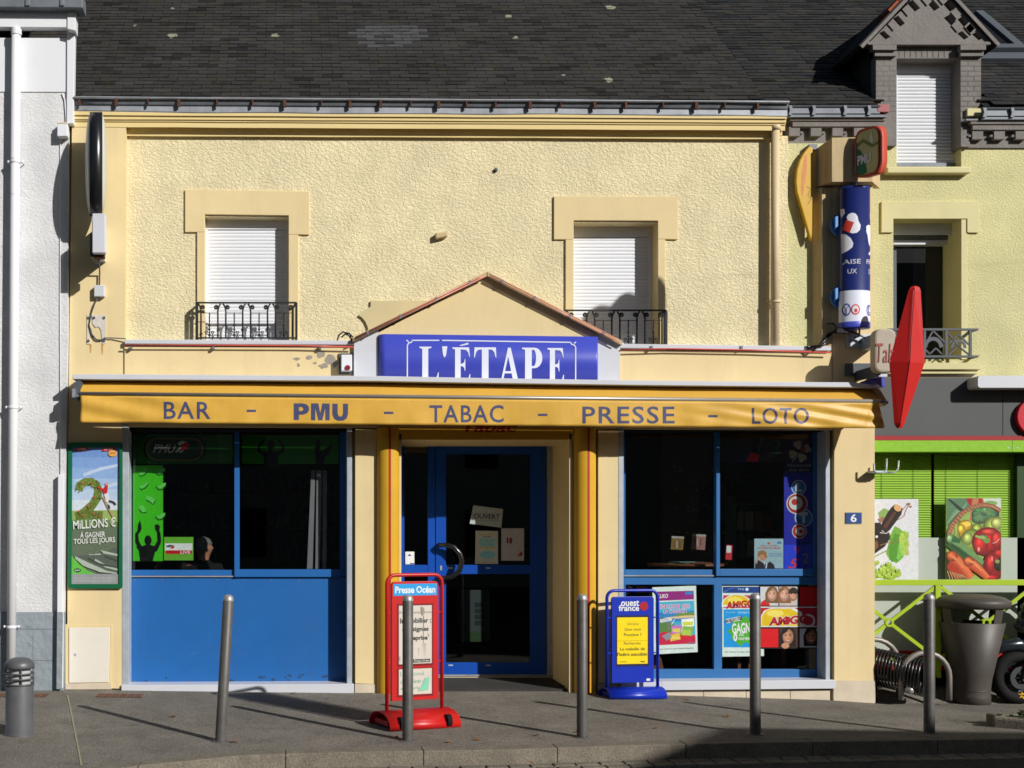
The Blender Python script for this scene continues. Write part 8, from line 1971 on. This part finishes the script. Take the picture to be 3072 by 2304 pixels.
mb = MB(); mb.face([(x0_ + .1, y0_ + .1, zg + .05), (x0_ + .8, y0_ - .5, zg + .05), (x0_ + 1.6, y0_ - .5, zg + .05), (x0_ + 1.5, y0_ + .2, zg + .05)]); mb.build('soil', mat('soil', (0.03, 0.022, 0.015), 0.95, 0.1, var=0.4, vscale=20), pl)
lfm = mat('flower_leaf', (0.045, 0.075, 0.02), 0.6, 0.3, var=0.3, vscale=20); flm = mat('yellow_petal', (0.72, 0.42, 0.02), 0.6, 0.2, var=0.15, vscale=30)
def tuft(cx_, cy_, cz0, seed):
    rnd = random.Random(seed); mb = MB(); fl_ = MB()
    for i in range(150):
        a = rnd.uniform(0, 6.28); rr_ = .13 * math.sqrt(rnd.random()); h = rnd.uniform(.02, .22) * (1 - rr_ / .2); c = Vector((cx_ + rr_ * math.cos(a), cy_ + rr_ * math.sin(a), cz0 + h)); d = Vector((rnd.uniform(-1, 1), rnd.uniform(-1, 1), rnd.uniform(-.3, .9))).normalized(); sdv = d.orthogonal().normalized(); l = rnd.uniform(.03, .06)
        mb.face([c - d * l * .5, c + sdv * l * .3, c + d * l * .7, c - sdv * l * .3])
    for i in range(9):
        a = rnd.uniform(0, 6.28); rr_ = .12 * math.sqrt(rnd.random()); c = Vector((cx_ + rr_ * math.cos(a), cy_ + rr_ * math.sin(a), cz0 + rnd.uniform(.16, .25)))
        for k in range(5):
            b = R(72 * k); e = Vector((math.cos(b), .45 * math.sin(b), math.sin(b))); fl_.face([c, c + e * .02 + Vector((.008, -.006, 0)), c + e * .034, c + e * .02 - Vector((.008, .006, 0))])
    return mb, fl_
for i, (dx, dy) in enumerate(((.34, -.06), (.6, -.12), (.85, -.2), (.75, .05), (1.15, -.1))):
    m1, f1_ = tuft(x0_ + dx, y0_ + dy, zg + .05, 30 + i)
    t = thing('flower_plant', 'yellow flowering plant in the flower bed at the bottom right corner', 'plant', (x0_ + dx, y0_ + dy, zg + .05), 'yellow flowering plants in the corner bed')
    m1.build('leaves', lfm, t, recalc=False); f1_.build('flowers', flm, t, recalc=False)

# house across the street, behind the camera to the right: it throws the shade on the pavement
op = thing('opposite_house', 'grey rendered house across the street, outside the picture, shading the right end of the kerb', 'building', (14, -13, 0))
A0, A1, A2, A3 = Vector((11.6, -10.4, 0)), Vector((24, -11.3, 0)), Vector((24, -18, 0)), Vector((6.6, -17.0, 0))
hz = 6.0
mb = MB(); q = [A0, A1, A2, A3]; lo = [mb.bm.verts.new(p + Vector((0, 0, -.16))) for p in q]; hi = [mb.bm.verts.new(p + Vector((0, 0, hz))) for p in q]
for i in range(4): mb.bm.faces.new([lo[i], lo[(i + 1) % 4], hi[(i + 1) % 4], hi[i]])
mb.bm.faces.new(hi); mb.build('wall', mat('opposite_render', (0.34, 0.32, 0.29), 0.9, 0.15, var=0.1), op)

# houses far across the street, behind the camera: what the panes reflect
ot = thing('opposite_terrace', 'long dark rendered terrace far across the street, outside the picture, mirrored in the panes', 'building', (0, -28, 0))
mb = MB(); mb.box(-30, 34, -34, -28, -0.16, 11.5); mb.build('wall', mat('opposite_terrace_render', (0.42, 0.39, 0.35), 0.9, 0.15, var=0.15), ot)
mb = MB()
for i in range(14):
    for z in (1.0, 4.2, 7.6): mb.box(-27 + i * 4.2, -25.8 + i * 4.2, -28.02, -27.98, z, z + 1.7, M['dark'])
tag(mb.build('window', None, ot), kind='stuff')
# added twin domed caster, unseen at the right, shaped to shadow the right hand shutter
lx, ly, lz = 0, 0, 0
T_ = 2.85; q = P(1902, 908, YW - 0.02); lc_ = q + Vector((0.95, -1.0, 0.72)) * T_
ln = thing('hanging_lantern', 'twin domed street lantern hung on a wire over the pavement, outside the picture', 'lantern', lc_)
mb = MB(); sdx = Vector((1, 1 * 0.95, 0)).normalized()
for off, rr, zz in ((-0.10, 0.175, 0.0), (0.10, 0.15, 0.03)):
    c = lc_ + sdx * off + Vector((0, 0, zz)); mb.lathe([(0, .17), (.05, .165), (rr * .7, .10), (rr, -.02), (rr * 1.02, -.18), (rr * .95, -.22), (0, -.22)], c, 24)
mb.build('shade', M['iron_grey'], ln)  # body of the added caster, outlined after the shutter shadow
mb = MB(); mb.tube([lc_ + Vector((9.0, 0.4, 0.7)), lc_ + Vector((0, 0, .2)), lc_ + Vector((4.0, -22, 1.4))], 0.0012, 5); mb.build('wire', M['black'], ln)

# a few dead leaves and scraps on the pavement
lfb = mat('dead_leaf', (0.22, 0.10, 0.035), 0.8, 0.1, var=0.4, vscale=60); rnd = random.Random(77); first = None
for u, v in ((1192, 2214), (1345, 2226), (1432, 2219), (1610, 2206), (980, 2096), (1968, 2184), (2062, 2098), (520, 2150), (1730, 2196), (880, 2080), (1590, 2288), (1620, 2284), (2180, 2150), (700, 2225)):
    p = gpt(u, v, 0.006)
    if first is None:
        mb = MB(); q = [(-.028, 0, 0), (-.012, .014, .006), (.006, .018, .003), (.03, .004, .010), (.012, -.012, .002), (-.010, -.014, .007)]; c = mb.bm.verts.new((0, 0, .001)); vs = [mb.bm.verts.new(x) for x in q]
        for i in range(6): mb.bm.faces.new([c, vs[i], vs[(i + 1) % 6]])
        first = mb.build('dead_leaf', lfb); tag(first, 'small brown dead leaf lying on the pavement between wall and kerb', 'leaf', 'dead leaves on the pavement'); o = first
    else:
        o = first.copy(); COL.objects.link(o)
    o.location = p; o.rotation_euler = (rnd.uniform(-.2, .2), rnd.uniform(-.2, .2), rnd.uniform(0, 6.28)); k = rnd.uniform(.7, 1.4); o.scale = (k, k, k)
